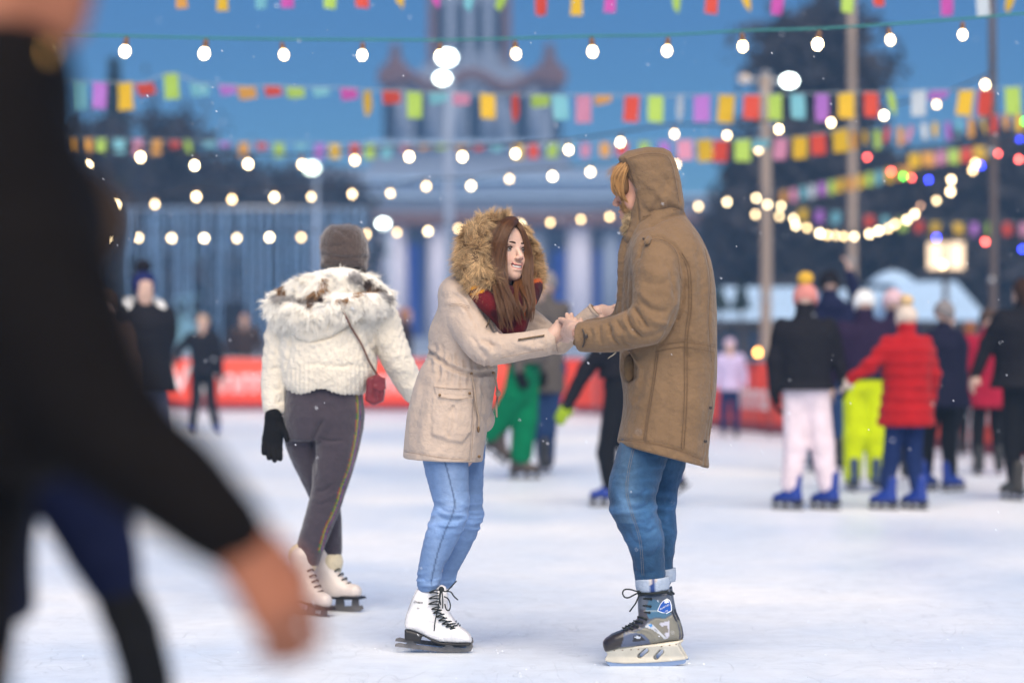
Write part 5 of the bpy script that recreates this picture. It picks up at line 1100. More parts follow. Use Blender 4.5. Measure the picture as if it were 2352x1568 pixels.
    S = Sdf(.0036); d1 = .09; S.cap(q(1362,719,d1), q(1384,716,d1), .026, .024, .01); S.cap(q(1384,711,d1), q(1400,712,d1), .019, .014, .015); S.cap(q(1384,722,d1), q(1402,728,d1), .018, .015, .015); S.cap(q(1384,718,d1), q(1402,720,d1), .019, .015, .015)
    for a, b, c, r_ in (((1398,709),(1412,703),(1425,700),.0088), ((1402,714),(1417,714),(1432,719),.0090), ((1402,721),(1417,724),(1430,732),.0088), ((1400,728),(1413,733),(1424,742),.0080)):
        S.cap(q(*a,d1), q(*b,d1-.004), r_, r_*.92, .005); S.cap(q(*b,d1-.004), q(*c,d1-.002), r_*.92, r_*.78, .003)
    S.cap(q(1368,726,d1-.02), q(1384,734,d1-.03), .015, .012, .01); S.cap(q(1384,734,d1-.03), q(1397,737,d1-.035), .011, .009, .004)
    v2, f2 = S.run(); rel(t, mkmesh('hand', v2, f2, m_skin))
    # jeans
    mj = fab('light_denim', (1,1,1), attr=1, var=.10, vs=40, bump=.3, bs=300, bump2=.2, bs2=40, sheen=.1)
    S = Sdf(.0056)
    S.chain([q(1021,1030,-.09), q(1027,1085,-.095), q(1034,1130,-.10), q(1038,1166,-.105), q(1024,1208,-.10), q(1005,1256,-.09), q(988,1306,-.085), q(983,1346,-.08)], [.088,.077,.066,.060,.060,.053,.042,.038], .02)
    S.chain([q(1070,1030,.07), q(1074,1090,.07), q(1076,1150,.065), q(1078,1185,.06), q(1062,1225,.06), q(1045,1265,.06), q(1028,1306,.06), q(1018,1340,.06)], [.075,.060,.053,.050,.051,.046,.038,.036], .004)
    S.cap(q(984,1391,-.08), q(984,1440,-.08), .062, .062, .004, 's'); S.cap(q(1020,1384,.06), q(1020,1440,.06), .062, .062, .004, 's')
    v2, f2 = S.run(); Q2 = px2(v2); kn = np.exp(-((Q2[:,1]-1190)/42)**2)+.8*np.exp(-((Q2[:,1]-1330)/16)**2)+.25; n2 = normals(v2, f2)
    v2 = v2+n2*(kn*.0052*(1-2*np.abs(noise3(v2*np.array([.5,.5,2.6]), 17, 4, 2))))[:,None]
    v2 = creases(v2, f2, [([(1020,1052),(1035,1110),(1044,1165),(1022,1220),(1005,1270),(990,1340)], -.0022, .0028, 1), ([(1000,1160),(1030,1176),(1070,1178)], -.006, .006), ([(1000,1180),(1030,1194),(1066,1190)], -.006, .006), ([(1006,1150),(1040,1160),(1074,1156)], .004, .006), ([(1000,1198),(1028,1208),(1058,1206)], .004, .006), ([(958,1326),(985,1334),(1010,1326)], -.006, .005), ([(956,1338),(985,1345),(1012,1337)], .005, .005)])
    nz = noise3(v2*np.array([1,1,.45]), 14, 2, 3); fade = np.exp(-((Q2[:,0]-1035)/26)**2)*(Q2[:,1] < 1180)+.5*np.exp(-((Q2[:,0]-1000)/18)**2)*(Q2[:,1] > 1180)
    col = np.array([.145,.235,.42])*(1+.14*nz[:,None])+np.array([.06,.06,.055])*np.clip(fade+.3*nz, 0, 1)[:,None]; ed = seg_dist(Q2, spline(np.array([(1020,1052),(1035,1110),(1044,1165),(1022,1220),(1005,1270),(990,1340)], float), 5))[0]; col = np.where((ed < 1.6)[:,None], col*.62, col)
    rid = (1-2*np.abs(noise3(v2*np.array([.5,.5,2.6]), 17, 4, 2))); col = col*(1+.5*np.clip(rid*kn-.2, 0, 1))[:,None]
    jo = rel(t, mkmesh('jeans', v2, f2, mj, cols=col)); sub(seam_tube(t, v2, [(1020,1058),(1035,1110),(1043,1165),(1022,1220),(1005,1270),(991,1335)], .0006, mat('thread_blue', (.07,.12,.23), .7, 0), 'stitching', .0004, default=YG-.16), jo, t)
    # figure skates, drawn from the side
    U = lambda u, w, dx=0, dy=0: (900.4+u*.12888+dx, 1313.8+w*.12888+dy)
    mtxt = mat('black_print', (.02,.02,.025), .5, 0)
    for side, (yc, dx, dy) in enumerate(((YG-.075, 0, 0), (YG+.085, 1, -2))):
        sc = 1.0; pp = lambda u, w: U(u, w, dx, dy)
        out = [(430,300),(560,290),(730,285),(880,215),(960,250),(1000,420),(985,560),(1010,700),(1100,840),(1160,930),(1250,1000),(1350,1075),(1410,1160),(1425,1240),(860,1236),(700,1180),(540,1100),(400,1040),(235,1002),(222,900),(245,760),(300,610),(350,470)]
        Ysk = yc
        S = Sdf(.0042); wfn = lambda X, Z: np.clip(.036+.010*np.exp(-((X-P(1055,0,Ysk)[0])/.05)**2)*(Z < P(0,1440,Ysk)[2])-.004*(Z > P(0,1400,Ysk)[2]), .028, .05)
        poly_field(S, [pp(*a) for a in out], Ysk, .048, .026, yc=Ysk, wf=wfn); v2, f2 = S.run(1)
        v2 = creases(v2, f2, [([pp(1120,1225),pp(1150,1140),pp(1280,1085)], -.0016, .0016, 1), ([pp(540,600),pp(640,700),pp(760,740)], -.003, .008), ([pp(560,760),pp(760,860)], .002, .01), ([pp(900,880),pp(1000,960)], -.002, .006)])
        boot = rel(t, mkmesh('figure_skate', v2, f2, m_white_leather))
        sole = [(228,1000),(400,1035),(560,1100),(720,1170),(880,1234),(1100,1240),(1410,1238),(1400,1285),(1300,1290),(910,1270),(760,1235),(620,1150),(545,1120),(510,1215),(380,1205),(230,1190)]
        S = Sdf(.0042); poly_field(S, [pp(*a) for a in sole], Ysk, .036, .006, yc=Ysk); v3, f3 = S.run(1); sub(rel(t, mkmesh('sole', v3, f3, m_sole)), boot, t)
        bl = [(50,1370),(60,1325),(130,1305),(240,1330),(280,1300),(290,1200),(375,1200),(385,1290),(440,1340),(880,1392),(950,1370),(960,1270),(1050,1270),(1060,1350),(1110,1390),(1300,1400),(1330,1380),(1318,1285),(1400,1285),(1430,1310),(1445,1380),(1400,1460),(1200,1480),(900,1470),(500,1425),(200,1390)]
        bz = P(*pp(0,1480), Ysk)[2]; off = bz-.006
        poly = [P(*pp(*a), Ysk)+(0, -.0022, -off) for a in bl]; o = rel(t, mkmesh('blade', *extrude_poly(poly, (0,.0044,0)), m_blade, smooth=False)); sub(o, boot, t)
        for uu in (332, 1005): c = P(*pp(uu,1215 if uu < 600 else 1278), Ysk)+(0,0,-off*.5); sub(rel(t, mkmesh('blade_plate', *box(c-(.016,.022,.003), c+(.016,.022,.003)), m_blade, smooth=False)), boot, t)
        boot_z = off
        # laces
        L_ = []; hooks = [(665,365),(655,470),(650,565),(705,655),(735,725),(790,795),(830,860),(890,920),(960,965),(1035,1005)]; cent = [(860,330),(880,430),(880,540),(900,640),(930,690),(980,760),(1030,830),(1090,890),(1130,930),(1160,960)]
        yw = Ysk-.040
        for i, (a, c) in enumerate(zip(hooks, cent)):
            A_ = P(*pp(*a), Ysk-.042); C_ = P(*pp(c[0], c[1]), Ysk-.018); M = P(*pp((a[0]+c[0])/2, (a[1]+c[1])/2-18), Ysk-.042)
            L_.append(tube([C_+(0,0,.004), M+(0,0,.003), A_, M-(0,0,.006), P(*pp(c[0]+10, c[1]+50), Ysk-.02)], .0026, 6, 3))
            C2 = P(*pp(c[0]+50, c[1]+60), Ysk+.02); L_.append(tube([C_, C2], .003, 6, 1)); L_.append(tube([P(*pp(c[0], c[1]+70), Ysk-.02), P(*pp(c[0]+45, c[1]-10), Ysk+.018)], .003, 6, 1))
        L_.append(ball(P(*pp(880,300), Ysk-.028), (.011,.011,.011), 8, 6))
        if side == 0:
            for pts in ([(880,300),(860,420),(830,600),(790,760),(765,900),(750,1045)], [(880,300),(960,340),(1050,260),(1150,150)], [(960,330),(1050,350),(1100,420),(1175,490)], [(930,430),(1000,470),(1040,580),(1020,670),(970,660),(940,560)], [(880,300),(900,420),(905,560),(900,640)], [(870,310),(845,430),(870,580)]):
                L_.append(tube([P(*pp(*a), Ysk-.052-.004*(i % 2)) for i, a in enumerate(pts)], .0026, 6, 4))
        sub(rel(t, mkmesh('lace', *merge(L_), m_lace)), boot, t)
        if side == 0:
            c = bpy.data.curves.new('lettering', 'FONT'); c.body = 'Dream'; c.size = .0125; c.shear = .35; c.extrude = .0006; c.materials.append(mtxt); o = bpy.data.objects.new('lettering', c); link(o); me = bpy.data.meshes.new_from_object(o); bpy.data.objects.remove(o)
            o = bpy.data.objects.new('lettering', me); link(o); zz = on_surf(v2, [U(u_,500) for u_ in (400,440,480,520,555)], .0, Ysk-.035)[:,1].min(); o.location = (P(*U(385,520), Ysk)[0], zz-.002, P(*U(385,522), Ysk)[2]); o.scale = (1,1,1); o.rotation_euler = (PI/2, R(6), 0); lo_ = o.location.copy(); o.parent = boot; o.location = lo_
            V, F = ball(on_surf(v2, [U(465,635)], .0002, Ysk-.035)[0], (.006,.0006,.0022), 10, 6); sub(rel(t, mkmesh('scuff_mark', V, F, mat('grey_print', (.35,.34,.34), .6, 0))), boot, t)
            V, F = seam_tube(t, v2, [U(455,310),U(370,470),U(312,620),U(252,790),U(232,910),U(250,990)], .0008, mat('seam_grey', (.3,.28,.25), .6, 0), 'back_seam', .0003, default=Ysk-.03), None
            sub(V, boot, t)
    return t
woman()
# ---------------------------------------------------------------- the man in the hooded coat
def man():
    YM = 8.79; q = F_(YM); g = q(1495, HZ); g[2] = 0
    t = empty('person', g, 'tall man in a hooded tan coat and rolled blue jeans on hockey skates', 'person', 'the couple')
    mc = fab('tan_coat', (.185, .115, .062), var=.16, vs=7, bump=.3, bs=240, bump2=.3, bs2=24, sheen=.15)
    S = Sdf(.0062)
    rows = [(1110,1412,1628,.215),(1076,1415,1626,.215),(1050,1416,1624,.215),(1013,1419,1627,.21),(967,1428,1634,.20),(925,1433,1640,.195),(890,1431,1644,.19),(850,1424,1646,.185),(800,1424,1646,.18),(750,1424,1646,.185),(700,1425,1645,.195),(650,1428,1641,.205),(600,1431,1632,.21),(565,1437,1619,.20),(540,1442,1606,.175),(515,1450,1588,.135),(495,1458,1574,.105),(475,1462,1566,.09)]
    S.loft([zrow(YM, *r) for r in rows], k=.03, sup=2.5)
    S.chain([q(1505,588,-.15), q(1507,640,-.20), q(1506,700,-.225), q(1494,742,-.235)], [.084,.083,.082,.072], .035)
    S.chain([q(1490,742,-.235), q(1450,756,-.225), q(1400,768,-.20), q(1348,773,-.17), q(1336,772,-.165)], [.074,.066,.060,.052,.048], .02)
    S.chain([q(1470,590,.16), q(1465,680,.19), q(1440,750,.17)], [.082,.072,.062], .03); S.chain([q(1440,750,.17), q(1400,762,.14), q(1356,762,.10)], [.062,.055,.046], .02)
    e_, b_ = q(1338,772,-.166), q(1400,768,-.20); dd = (e_-b_)/np.linalg.norm(e_-b_); S.cap(e_+dd*.060, e_+dd*.13, .062, .062, .003, 's')
    # collar flap at the front and the hem
    S.chain([q(1440,552,-.03), q(1434,600,-.03), q(1431,680,-.02), q(1428,780,-.02)], [.022,.024,.022,.02], .012)
    S.cut(q(1500,1038,0), (q(1620,1076)-q(1418,1024))@np.array([[0,0,0],[0,0,0],[0,0,0]])+np.array([-.27,0,-1]))
    S.loft([zrow(YM,1100,1432,1608,.19), zrow(YM,1020,1436,1612,.19)], k=.004, mode='s')
    v, f = S.run(1); v = wrinkle(v, f, .0060, 6, 13, (1.2,1.2,.5), ridge=False); v = wrinkle(v, f, .0015, 18, 18)
    arm = [([(1394,740),(1400,755),(1397,774)], -.010, .0045), ([(1402,750),(1405,774),(1424,798)], -.009, .0045), ([(1415,733),(1424,750),(1436,760)], -.008, .004), ([(1438,722),(1450,752),(1480,780)], -.012, .005), ([(1455,704),(1470,726),(1490,756)], -.013, .005), ([(1425,770),(1432,788),(1450,800)], -.006, .005), ([(1462,730),(1468,748),(1474,752)], -.007, .004), ([(1352,752),(1360,770),(1358,790)], -.005, .005),
        ([(1411,742),(1413,758),(1424,776)], .005, .006), ([(1430,726),(1441,750),(1460,780)], .007, .007), ([(1448,712),(1462,742),(1486,770)], .006, .006), ([(1385,744),(1386,756)], .004, .005), ([(1376,747),(1377,772),(1384,795)], -.008, .006), ([(1365,748),(1368,768)], .005, .006), ([(1372,800),(1410,800),(1450,792)], -.004, .009),
        ([(1470,690),(1500,712),(1540,715)], -.007, .010), ([(1462,660),(1490,690),(1525,700)], .006, .012), ([(1472,640),(1505,655),(1545,640)], -.006, .012), ([(1470,610),(1510,632),(1550,615)], .006, .014), ([(1520,590),(1545,640),(1550,690)], -.006, .008), ([(1480,722),(1510,740),(1536,744)], .008, .010), ([(1475,775),(1510,768),(1538,750)], -.006, .009)]
    seams = [([(1467,590),(1476,560),(1495,545),(1520,546),(1548,562),(1563,590),(1571,640),(1566,700),(1556,735)], -.009, .006, 1), ([(1560,575),(1580,620),(1583,705),(1574,781),(1573,917),(1566,1036)], -.0035, .0032, 1), ([(1564,575),(1585,620),(1588,705),(1578,781),(1577,917),(1570,1036)], -.002, .0024, 1),
        ([(1618,560),(1632,640),(1629,741),(1636,830),(1632,900)], -.003, .004, 1), ([(1505,797),(1536,788),(1570,784),(1610,790),(1646,798)], -.004, .0035, 1), ([(1505,808),(1570,796),(1646,808)], -.002, .0025, 1), ([(1507,800),(1498,880),(1486,950),(1478,1013)], -.004, .0035, 1),
        ([(1419,1008),(1460,1012),(1510,1018),(1560,1032),(1616,1056)], -.005, .004, 1), ([(1636,967),(1628,1010),(1618,1072)], -.006, .004, 1), ([(1630,950),(1622,1000),(1612,1060)], -.003, .003, 1), ([(1495,518),(1530,500),(1572,490)], -.010, .007, 1),
        ([(1556,700),(1530,770),(1510,798)], -.008, .008), ([(1440,620),(1438,700),(1440,745)], -.005, .006), ([(1570,620),(1585,660),(1600,740)], .005, .016), ([(1600,560),(1612,640),(1612,730)], -.006, .014), ([(1590,820),(1600,900),(1604,990)], .005, .02), ([(1530,830),(1534,920),(1528,1000)], -.005, .02), ([(1480,830),(1470,900),(1452,930)], -.006, .012), ([(1436,900),(1455,925),(1480,935)], .005, .012), ([(1570,800),(1590,840)], -.005, .01)]
    v = creases(v, f, arm+seams)
    v = patch(v, f, [(1437,803),(1452,803),(1478,846),(1474,872),(1468,893),(1450,886),(1464,870),(1466,846)], .006, ymax=YM)
    v = patch(v, f, [(1428,812),(1443,806),(1464,842),(1462,868),(1445,884),(1430,873),(1423,848)], -.022, soft=.010, ymax=YM)
    coat = rel(t, mkmesh('coat', v, f, mc)); mst = mat('brown_thread', (.10,.055,.025), .8, 0)
    for ln in ([(1560,580),(1579,620),(1582,705),(1573,781),(1572,917),(1565,1030)], [(1566,580),(1585,620),(1588,705),(1579,781),(1578,917),(1571,1030)], [(1506,796),(1536,789),(1570,785),(1610,791),(1640,797)], [(1505,808),(1536,801),(1570,797),(1610,803),(1640,809)], [(1507,812),(1498,880),(1486,950),(1478,1010)], [(1512,812),(1503,880),(1491,950),(1483,1010)],
        [(1421,1010),(1460,1014),(1510,1020),(1560,1034),(1612,1056)], [(1632,880),(1636,940),(1628,1000)], [(1619,570),(1631,640),(1628,741),(1634,830)], [(1480,566),(1496,551),(1520,551),(1544,566),(1557,590),(1563,640)]):
        sub(seam_tube(t, v, ln, .0009, mst, 'stitching', .0010, default=YM-.15), coat, t)
    ml = fab('coat_lining', (.13,.080,.038))
    pv, pf = Sdf(.006).ell(P(1445,846,YM-.10), (.020,.014,.050), .01).run(); pv = wrinkle(pv, pf, .004, 30, 2); pv[:,1] = np.maximum(pv[:,1], YM-.125); sub(rel(t, mkmesh('pocket_lining', pv, pf, ml)), coat, t)
    m_bt = mat('dark_button', (.03,.02,.015), .3, .1)
    for x, y, r_, d in ((1345,772,.0085,YM-.22),(1632,936,.006,YM),(1620,1013,.0065,YM-.05),(1478,548,.004,YM-.2)): sub(button(t, v, x, y, r_, m_bt, d), coat, t)
    # cuff tab, frayed thread
    sub(seam_tube(t, v, [(1337,756),(1341,764),(1342,784),(1338,797)], .003, m_bt, 'cuff_tab', .001, default=YM-.2), coat, t)
    sub(rel(t, mkmesh('loose_thread', *tube([P(1415,808,YM-.2), P(1408,815,YM-.2), P(1400,820,YM-.2), P(1396,824,YM-.2)], [.003,.0025,.0015,.0006], 5, 4), fab('thread', (.5,.42,.3)))), coat, t)
    # shoulder strap
    S = Sdf(.0045); S.cap(on_surf(v, [(1486,556)], .004, YM-.15)[0], P(1504,528,YM-.11), .011, .011, .004); S.cap(P(1482,552,YM-.155), P(1500,524,YM-.115), .010, .010, .004); v2, f2 = S.run(); sub(rel(t, mkmesh('shoulder_strap', v2, f2, mc)), coat, t)
    sub(rel(t, mkmesh('strap_loop', *tube([P(1474,556,YM-.17), P(1484,546,YM-.185), P(1500,550,YM-.185), P(1504,560,YM-.175)], .007, 6, 3), mc)), coat, t)
    # ribbed cuff
    c = q(1336,771,-.168); dr = q(1326,766,-.165)-c; dr /= np.linalg.norm(dr); V = []
    u = np.cross(dr, (0,0,1)); u /= np.linalg.norm(u); w = np.cross(u, dr); ring = []
    for i in range(40): a = 2*PI*i/40; rr = .0415+.0012*(i % 2); ring.append([c+dr*s_+(u*math.cos(a)+w*math.sin(a))*rr*k_ for s_, k_ in ((-.01, 1.03), (.006, 1.0), (.014, .96), (.015, .86))])
    ring = np.array(ring); V = ring.reshape(-1, 3); F = [(i*4+j, ((i+1) % 40)*4+j, ((i+1) % 40)*4+j+1, i*4+j+1) for i in range(40) for j in range(3)]; rel(t, mkmesh('ribbed_cuff', V, F, fab('brown_rib', (.16,.09,.035))))
    # hood
    S = Sdf(.0055)
    poly_field(S, [(1419,362),(1440,348),(1484,339),(1522,341),(1540,350),(1552,376),(1561,410),(1566,440),(1571,470),(1569,488),(1540,498),(1505,520),(1470,545),(1450,575),(1434,560),(1430,546),(1444,500),(1443,470),(1440,440),(1433,400)], YM, .115, .085, yc=YM)
    S.ell(q(1416,424,0), (.050,.080,.098), .012, 's'); S.ell(q(1474,440,0), (.080,.088,.115), .01, 's')
    v2, f2 = S.run(1); v2 = wrinkle(v2, f2, .004, 7, 31, ridge=False); v2 = creases(v2, f2, [([(1434,366),(1449,410),(1462,458),(1467,510),(1458,552)], -.005, .0035, 1), ([(1425,362),(1438,400),(1444,450)], .004, .004, 1), ([(1437,362),(1480,350),(1530,352),(1546,375),(1556,420),(1562,470)], -.003, .003, 1), ([(1480,420),(1510,440),(1530,480)], .006, .012), ([(1540,400),(1520,450),(1490,500)], -.006, .012), ([(1470,470),(1500,490),(1560,478)], -.006, .010), ([(1490,380),(1520,400),(1545,440)], -.004, .012), ([(1470,500),(1510,500),(1565,484)], .005, .008)])
    hood = rel(t, mkmesh('hood', v2, f2, mc))
    for ln in ([(1437,372),(1450,410),(1463,458),(1468,505)], [(1443,364),(1482,354),(1526,356),(1543,380),(1552,420),(1560,465)], [(1476,498),(1505,492),(1560,480)]): sub(seam_tube(t, v2, ln, .0009, mst, 'stitching', .0004, default=YM-.1), hood, t)
    fv2, ff2 = Sdf(.006).chain([q(1447,490,-.05), q(1442,512,-.055), q(1438,532,-.05)], [.008,.009,.007], .01).run(); o = rel(t, mkmesh('hood_lining', fv2, ff2, fab('cream_pile', (.36,.28,.18)))); sub(o, hood, t)
    sub(fur('lining_pile', fv2, normals(fv2, ff2), np.array([-.6,-.2,-.1]), .014, .0006, mat('cream_hair', (.42,.31,.18), .8, 0, cutrand=True), t, 1400, seed=9), hood, t)
    # head and body
    ho = q(1481, 440, 0); Rm = frame_of(-90, -6); S = Sdf(.0045); T = head_prims(S, ho, Rm, 1.03)
    v2, f2 = S.run(1); B = Sdf(.009); B.cap(T(0,-.02,-.10), q(1510,560), .055, .07, .03); B.chain([q(1525,600), q(1535,800), q(1510,930)], [.13,.12,.11], .04)
    for a, b, c in ((q(1505,600,-.14), q(1492,742,-.235), q(1330,766,-.165)), (q(1480,600,.16), q(1445,750,.17), q(1345,760,.10))): B.cap(a, b, .05, .042, .03); B.cap(b, c, .042, .028, .02)
    for a, b, c in ((q(1485,960,-.06), q(1455,1170,-.09), q(1492,1350,-.07)), (q(1525,960,.07), q(1518,1170,.10), q(1515,1340,.09))): B.cap(a, b, .055, .042, .03); B.cap(b, c, .040, .030, .03)
    v3, f3 = B.run(); rel(t, mkmesh('body', np.vstack([v2, v3]), np.vstack([f2, f3+len(v2)]), mat('ruddy_skin', (.52,.27,.19), .5, .06, 20, sss=.08)))
    # ginger hair and beard
    mh = mat('ginger_hair', (.36,.19,.065), .42, 0, cutrand=True, spec=.4)
    H = [[(1436,370,YM-.04),(1418,384,YM-.055),(1407,404,YM-.06),(1409,426,YM-.07),(1420,440,YM-.075),(1432,450,YM-.08)], [(1438,376,YM-.07),(1422,394,YM-.085),(1414,412,YM-.085),(1418,434,YM-.085),(1428,448,YM-.088),(1438,462,YM-.088)], [(1440,386,YM-.09),(1433,404,YM-.098),(1430,426,YM-.10),(1432,446,YM-.10),(1437,460,YM-.095),(1441,476,YM-.09)],
         [(1448,374,YM+.03),(1421,384,YM+.03),(1409,403,YM+.02),(1412,425,YM+.01),(1424,445,YM+.0),(1434,460,YM+.0)]]
    hb = rel(t, mkmesh('hair', *Sdf(.006).chain([q(1450,385,-.02), q(1430,398,-.03), q(1428,418,-.045), q(1434,436,-.05)], [.043,.030,.028,.018], .02).run(), mat('ginger_base', (.17,.085,.03), .6, .3, 60, stretch=(1,1,.2))))
    sub(hairs('strands', strands_from_guides(H[:3]+H[3:], 3600, .005, 11, .005, locks=40, short=.72), .0006, mh, t), hb, t)
    sub(hairs('stray_strands', strands_from_guides([[(1440,378,YM),(1418,382,YM),(1404,392,YM),(1400,410,YM)], [(1440,376,YM-.04),(1414,388,YM-.04),(1400,404,YM-.04),(1398,424,YM-.04)]], 90, .008, 12, .006), .0003, mh, t), hb, t)
    Bd = [[(1424,476,YM-.03),(1432,482,YM-.035),(1440,492,YM-.04)], [(1430,466,YM-.05),(1437,478,YM-.055),(1443,494,YM-.06)]]
    o = hairs('beard', strands_from_guides(Bd, 500, .004, 13, .002), .0006, mh, t)
    # hands
    S = Sdf(.0036); d0 = .10
    yw = lambda x, y, d=0: P(x, y, 8.90+d)
    S.chain([P(1338,771,YM-.165), P(1322,765,8.70), P(1308,757,8.80)], [.030,.028,.029], .01); S.cap(yw(1308,752,-.07), yw(1300,764,-.03), .024, .022, .015)
    S.cap(P(1316,750,8.74), P(1303,741,8.83), .0165, .0125, .015); S.cap(P(1303,741,8.83), P(1293,735,8.865), .0115, .0105, .004); S.cap(P(1293,735,8.865), P(1286,733,8.875), .0105, .0085, .003)
    for i, (x, y) in enumerate(((1300,776),(1297,780),(1304,782),(1311,783))): S.cap(yw(x+4,y-12,-.02), yw(x-8,y-1,.02+i*.008), .0105, .0095, .006); S.cap(yw(x-8,y-1,.02+i*.008), yw(x-16,y-8,.05+i*.01), .0095, .008, .004)
    v2, f2 = S.run(); rel(t, mkmesh('hand', v2, f2, m_skin))
    S = Sdf(.0036); d = .10; S.cap(q(1348,758,d), q(1326,752,d+.01), .026, .024, .01)
    for (a, b, c) in (((1314,750),(1304,738),(1302,722)), ((1320,748),(1314,737),(1312.5,722)), ((1328,748),(1323,740),(1321,733)), ((1340,750),(1336,743),(1334,734)), ((1354,750),(1350,745),(1348,738))):
        S.cap(q(*a,d+.01), q(*b,d+.015), .0105, .0095, .006); S.cap(q(*b,d+.015), q(*c,d+.018), .0093, .0080, .003)
    v2, f2 = S.run(); rel(t, mkmesh('hand', v2, f2, m_skin))
    # jeans
    mj = fab('mid_denim', (1,1,1), attr=1, var=.16, vs=45, bump=.35, bs=300, bump2=.25, bs2=40, sheen=.1)
    S = Sdf(.006)
    S.chain([q(1492,1000,-.05), q(1476,1040,-.07), q(1456,1110,-.09), q(1452,1150,-.095), q(1462,1190,-.09), q(1480,1230,-.085), q(1489,1280,-.075), q(1494,1332,-.07)], [.080,.088,.085,.080,.073,.063,.055,.051], .02)
    S.chain([q(1530,1000,.07), q(1522,1070,.10), q(1512,1120,.10), q(1510,1170,.10), q(1514,1220,.10), q(1512,1270,.095), q(1510,1325,.09)], [.085,.080,.070,.062,.060,.056,.052], .004)
    v2, f2 = S.run(); Q2 = px2(v2); kn = np.exp(-((Q2[:,1]-1185)/55)**2)+.5; n2 = normals(v2, f2)
    v2 = v2+n2*(kn*.0055*(1-2*np.abs(noise3(v2*np.array([.5,.5,1.8]), 12, 14, 2))))[:,None]
    sm = [(1455,1028),(1444,1080),(1440,1130),(1452,1180),(1470,1240),(1478,1330)]
    v2 = creases(v2, f2, [(sm, -.003, .003, 1), ([(1490,1120),(1470,1140),(1440,1146)], -.008, .009), ([(1500,1150),(1470,1168),(1440,1168)], -.008, .008), ([(1505,1175),(1480,1190),(1452,1190)], .007, .009), ([(1510,1210),(1490,1222),(1470,1216)], -.007, .008), ([(1440,1215),(1452,1240),(1480,1255)], -.006, .009), ([(1520,1250),(1500,1275),(1478,1280)], -.005, .009), ([(1540,1140),(1525,1160),(1515,1150)], -.006, .007), ([(1542,1190),(1528,1205),(1518,1200)], -.006, .007), ([(1450,1300),(1470,1316),(1510,1312)], -.006, .007)])
    nz = noise3(v2*np.array([1,1,.5]), 12, 22, 3); fade = np.exp(-((Q2[:,0]-1440)/24)**2)*(Q2[:,1] < 1200); col = np.array([.022,.062,.130])*(1+.25*nz[:,None])+np.array([.045,.060,.065])*np.clip(.7*fade+.35*nz, 0, 1)[:,None]
    rid = (1-2*np.abs(noise3(v2*np.array([.5,.5,1.8]), 12, 14, 2))); col = col*(1+.9*np.clip(rid*kn-.25, 0, 1))[:,None]
    jo = rel(t, mkmesh('jeans', v2, f2, mj, cols=col)); thr = mat('thread_tan', (.20,.17,.14), .7, 0)
    for dx in (-2.2, 2.2): sub(seam_tube(t, v2, [(x+dx, y) for x, y in sm[:-1]]+[(1477+dx, 1322)], .0005, thr, 'stitching', .0006, default=YM-.15), jo, t)
    mcuf = fab('denim_turnup', (1,1,1), attr=1, var=.12, vs=60)
    for (pts, rs, yd, nm) in (([(1498,1326),(1500,1355)], [.062,.059], -.07, 0), ([(1516,1306),(1518,1336)], [.058,.054], .09, 1)):
        V, F = tube([q(*pts[0],yd), q((pts[0][0]+pts[1][0])/2,(pts[0][1]+pts[1][1])/2,yd), q(*pts[1],yd)], [rs[0],(rs[0]+rs[1])/2+.002,rs[1]], 40, 3); Q2 = px2(V); V[:,2] += -.006*np.sin((Q2[:,0]-pts[0][0])*.03)*1.0-(Q2[:,0]-pts[0][0])*.00018*(-1)
        col = np.tile([.36,.42,.52], (len(V), 1)); col = np.where((np.abs(Q2[:,0]-1499) < 4)[:,None] & (nm == 0), (.03,.06,.20), col); col = np.where(((np.abs(Q2[:,0]-1493) < 2) | (np.abs(Q2[:,0]-1505) < 2))[:,None] & (nm == 0), (.5,.45,.42), col)
        rel(t, mkmesh('turnup', V, F, mcuf, cols=col))
    # hockey skates
    W_ = lambda u, w, dx=0, dy=0: (1359.75+u*.15234+dx, 1313.8+w*.15234+dy)
    def inW(Q, poly, dx, dy): return inpoly(Q, [W_(u, w, dx, dy) for u, w in poly])
    for side, (yc, dx, dy) in enumerate(((YM-.07, 0, 0), (YM+.10, 6, -2))):
        pp = lambda u, w: W_(u, w, dx, dy)
        out = [(690,300),(760,245),(860,270),(1100,270),(1165,205),(1185,350),(1205,470),(1232,600),(1285,720),(1325,850),(1342,950),(1332,1008),(1150,1025),(850,1078),(600,1112),(400,1125),(195,1188),(165,1120),(163,1050),(200,1000),(300,930),(480,858),(600,800),(665,735),(700,640),(692,540),(690,430)]
        S = Sdf(.0036); wfn = lambda X, Z: np.clip(.038+.009*np.exp(-((X-P(1425,0,yc)[0])/.05)**2)*(Z < P(0,1440,yc)[2])-.003*(Z > P(0,1400,yc)[2]), .03, .05)
        poly_field(S, [pp(*a) for a in out], yc, .05, .024, yc=yc, wf=wfn); v2, f2 = S.run(1)
        v2 = creases(v2, f2, [([pp(470,900),pp(470,1000),pp(430,1110)], -.002, .002, 1), ([pp(850,740),pp(960,690),pp(1100,700),pp(1200,640)], -.0025, .0025, 1), ([pp(520,905),pp(700,905),pp(820,980),pp(880,1060)], -.002, .002, 1), ([pp(700,850),pp(880,900),pp(980,1040)], .002, .004, 1)])
        Q2 = px2(v2); col = np.tile([.19,.18,.145], (len(v2), 1))
        def reg(poly, c): col[inW(Q2, poly, dx, dy)] = c
        reg([(600,150),(1300,150),(1300,600),(1200,640),(1100,700),(960,690),(850,750),(800,830),(700,880),(400,930),(350,800),(600,600)], (.085,.10,.135))
        reg([(860,400),(1000,420),(1190,620),(1100,690),(960,680),(860,700),(800,600)], (.045,.13,.22))
        reg([(400,780),(560,740),(700,560),(800,560),(860,700),(780,820),(600,890),(470,900)], (.055,.05,.065))
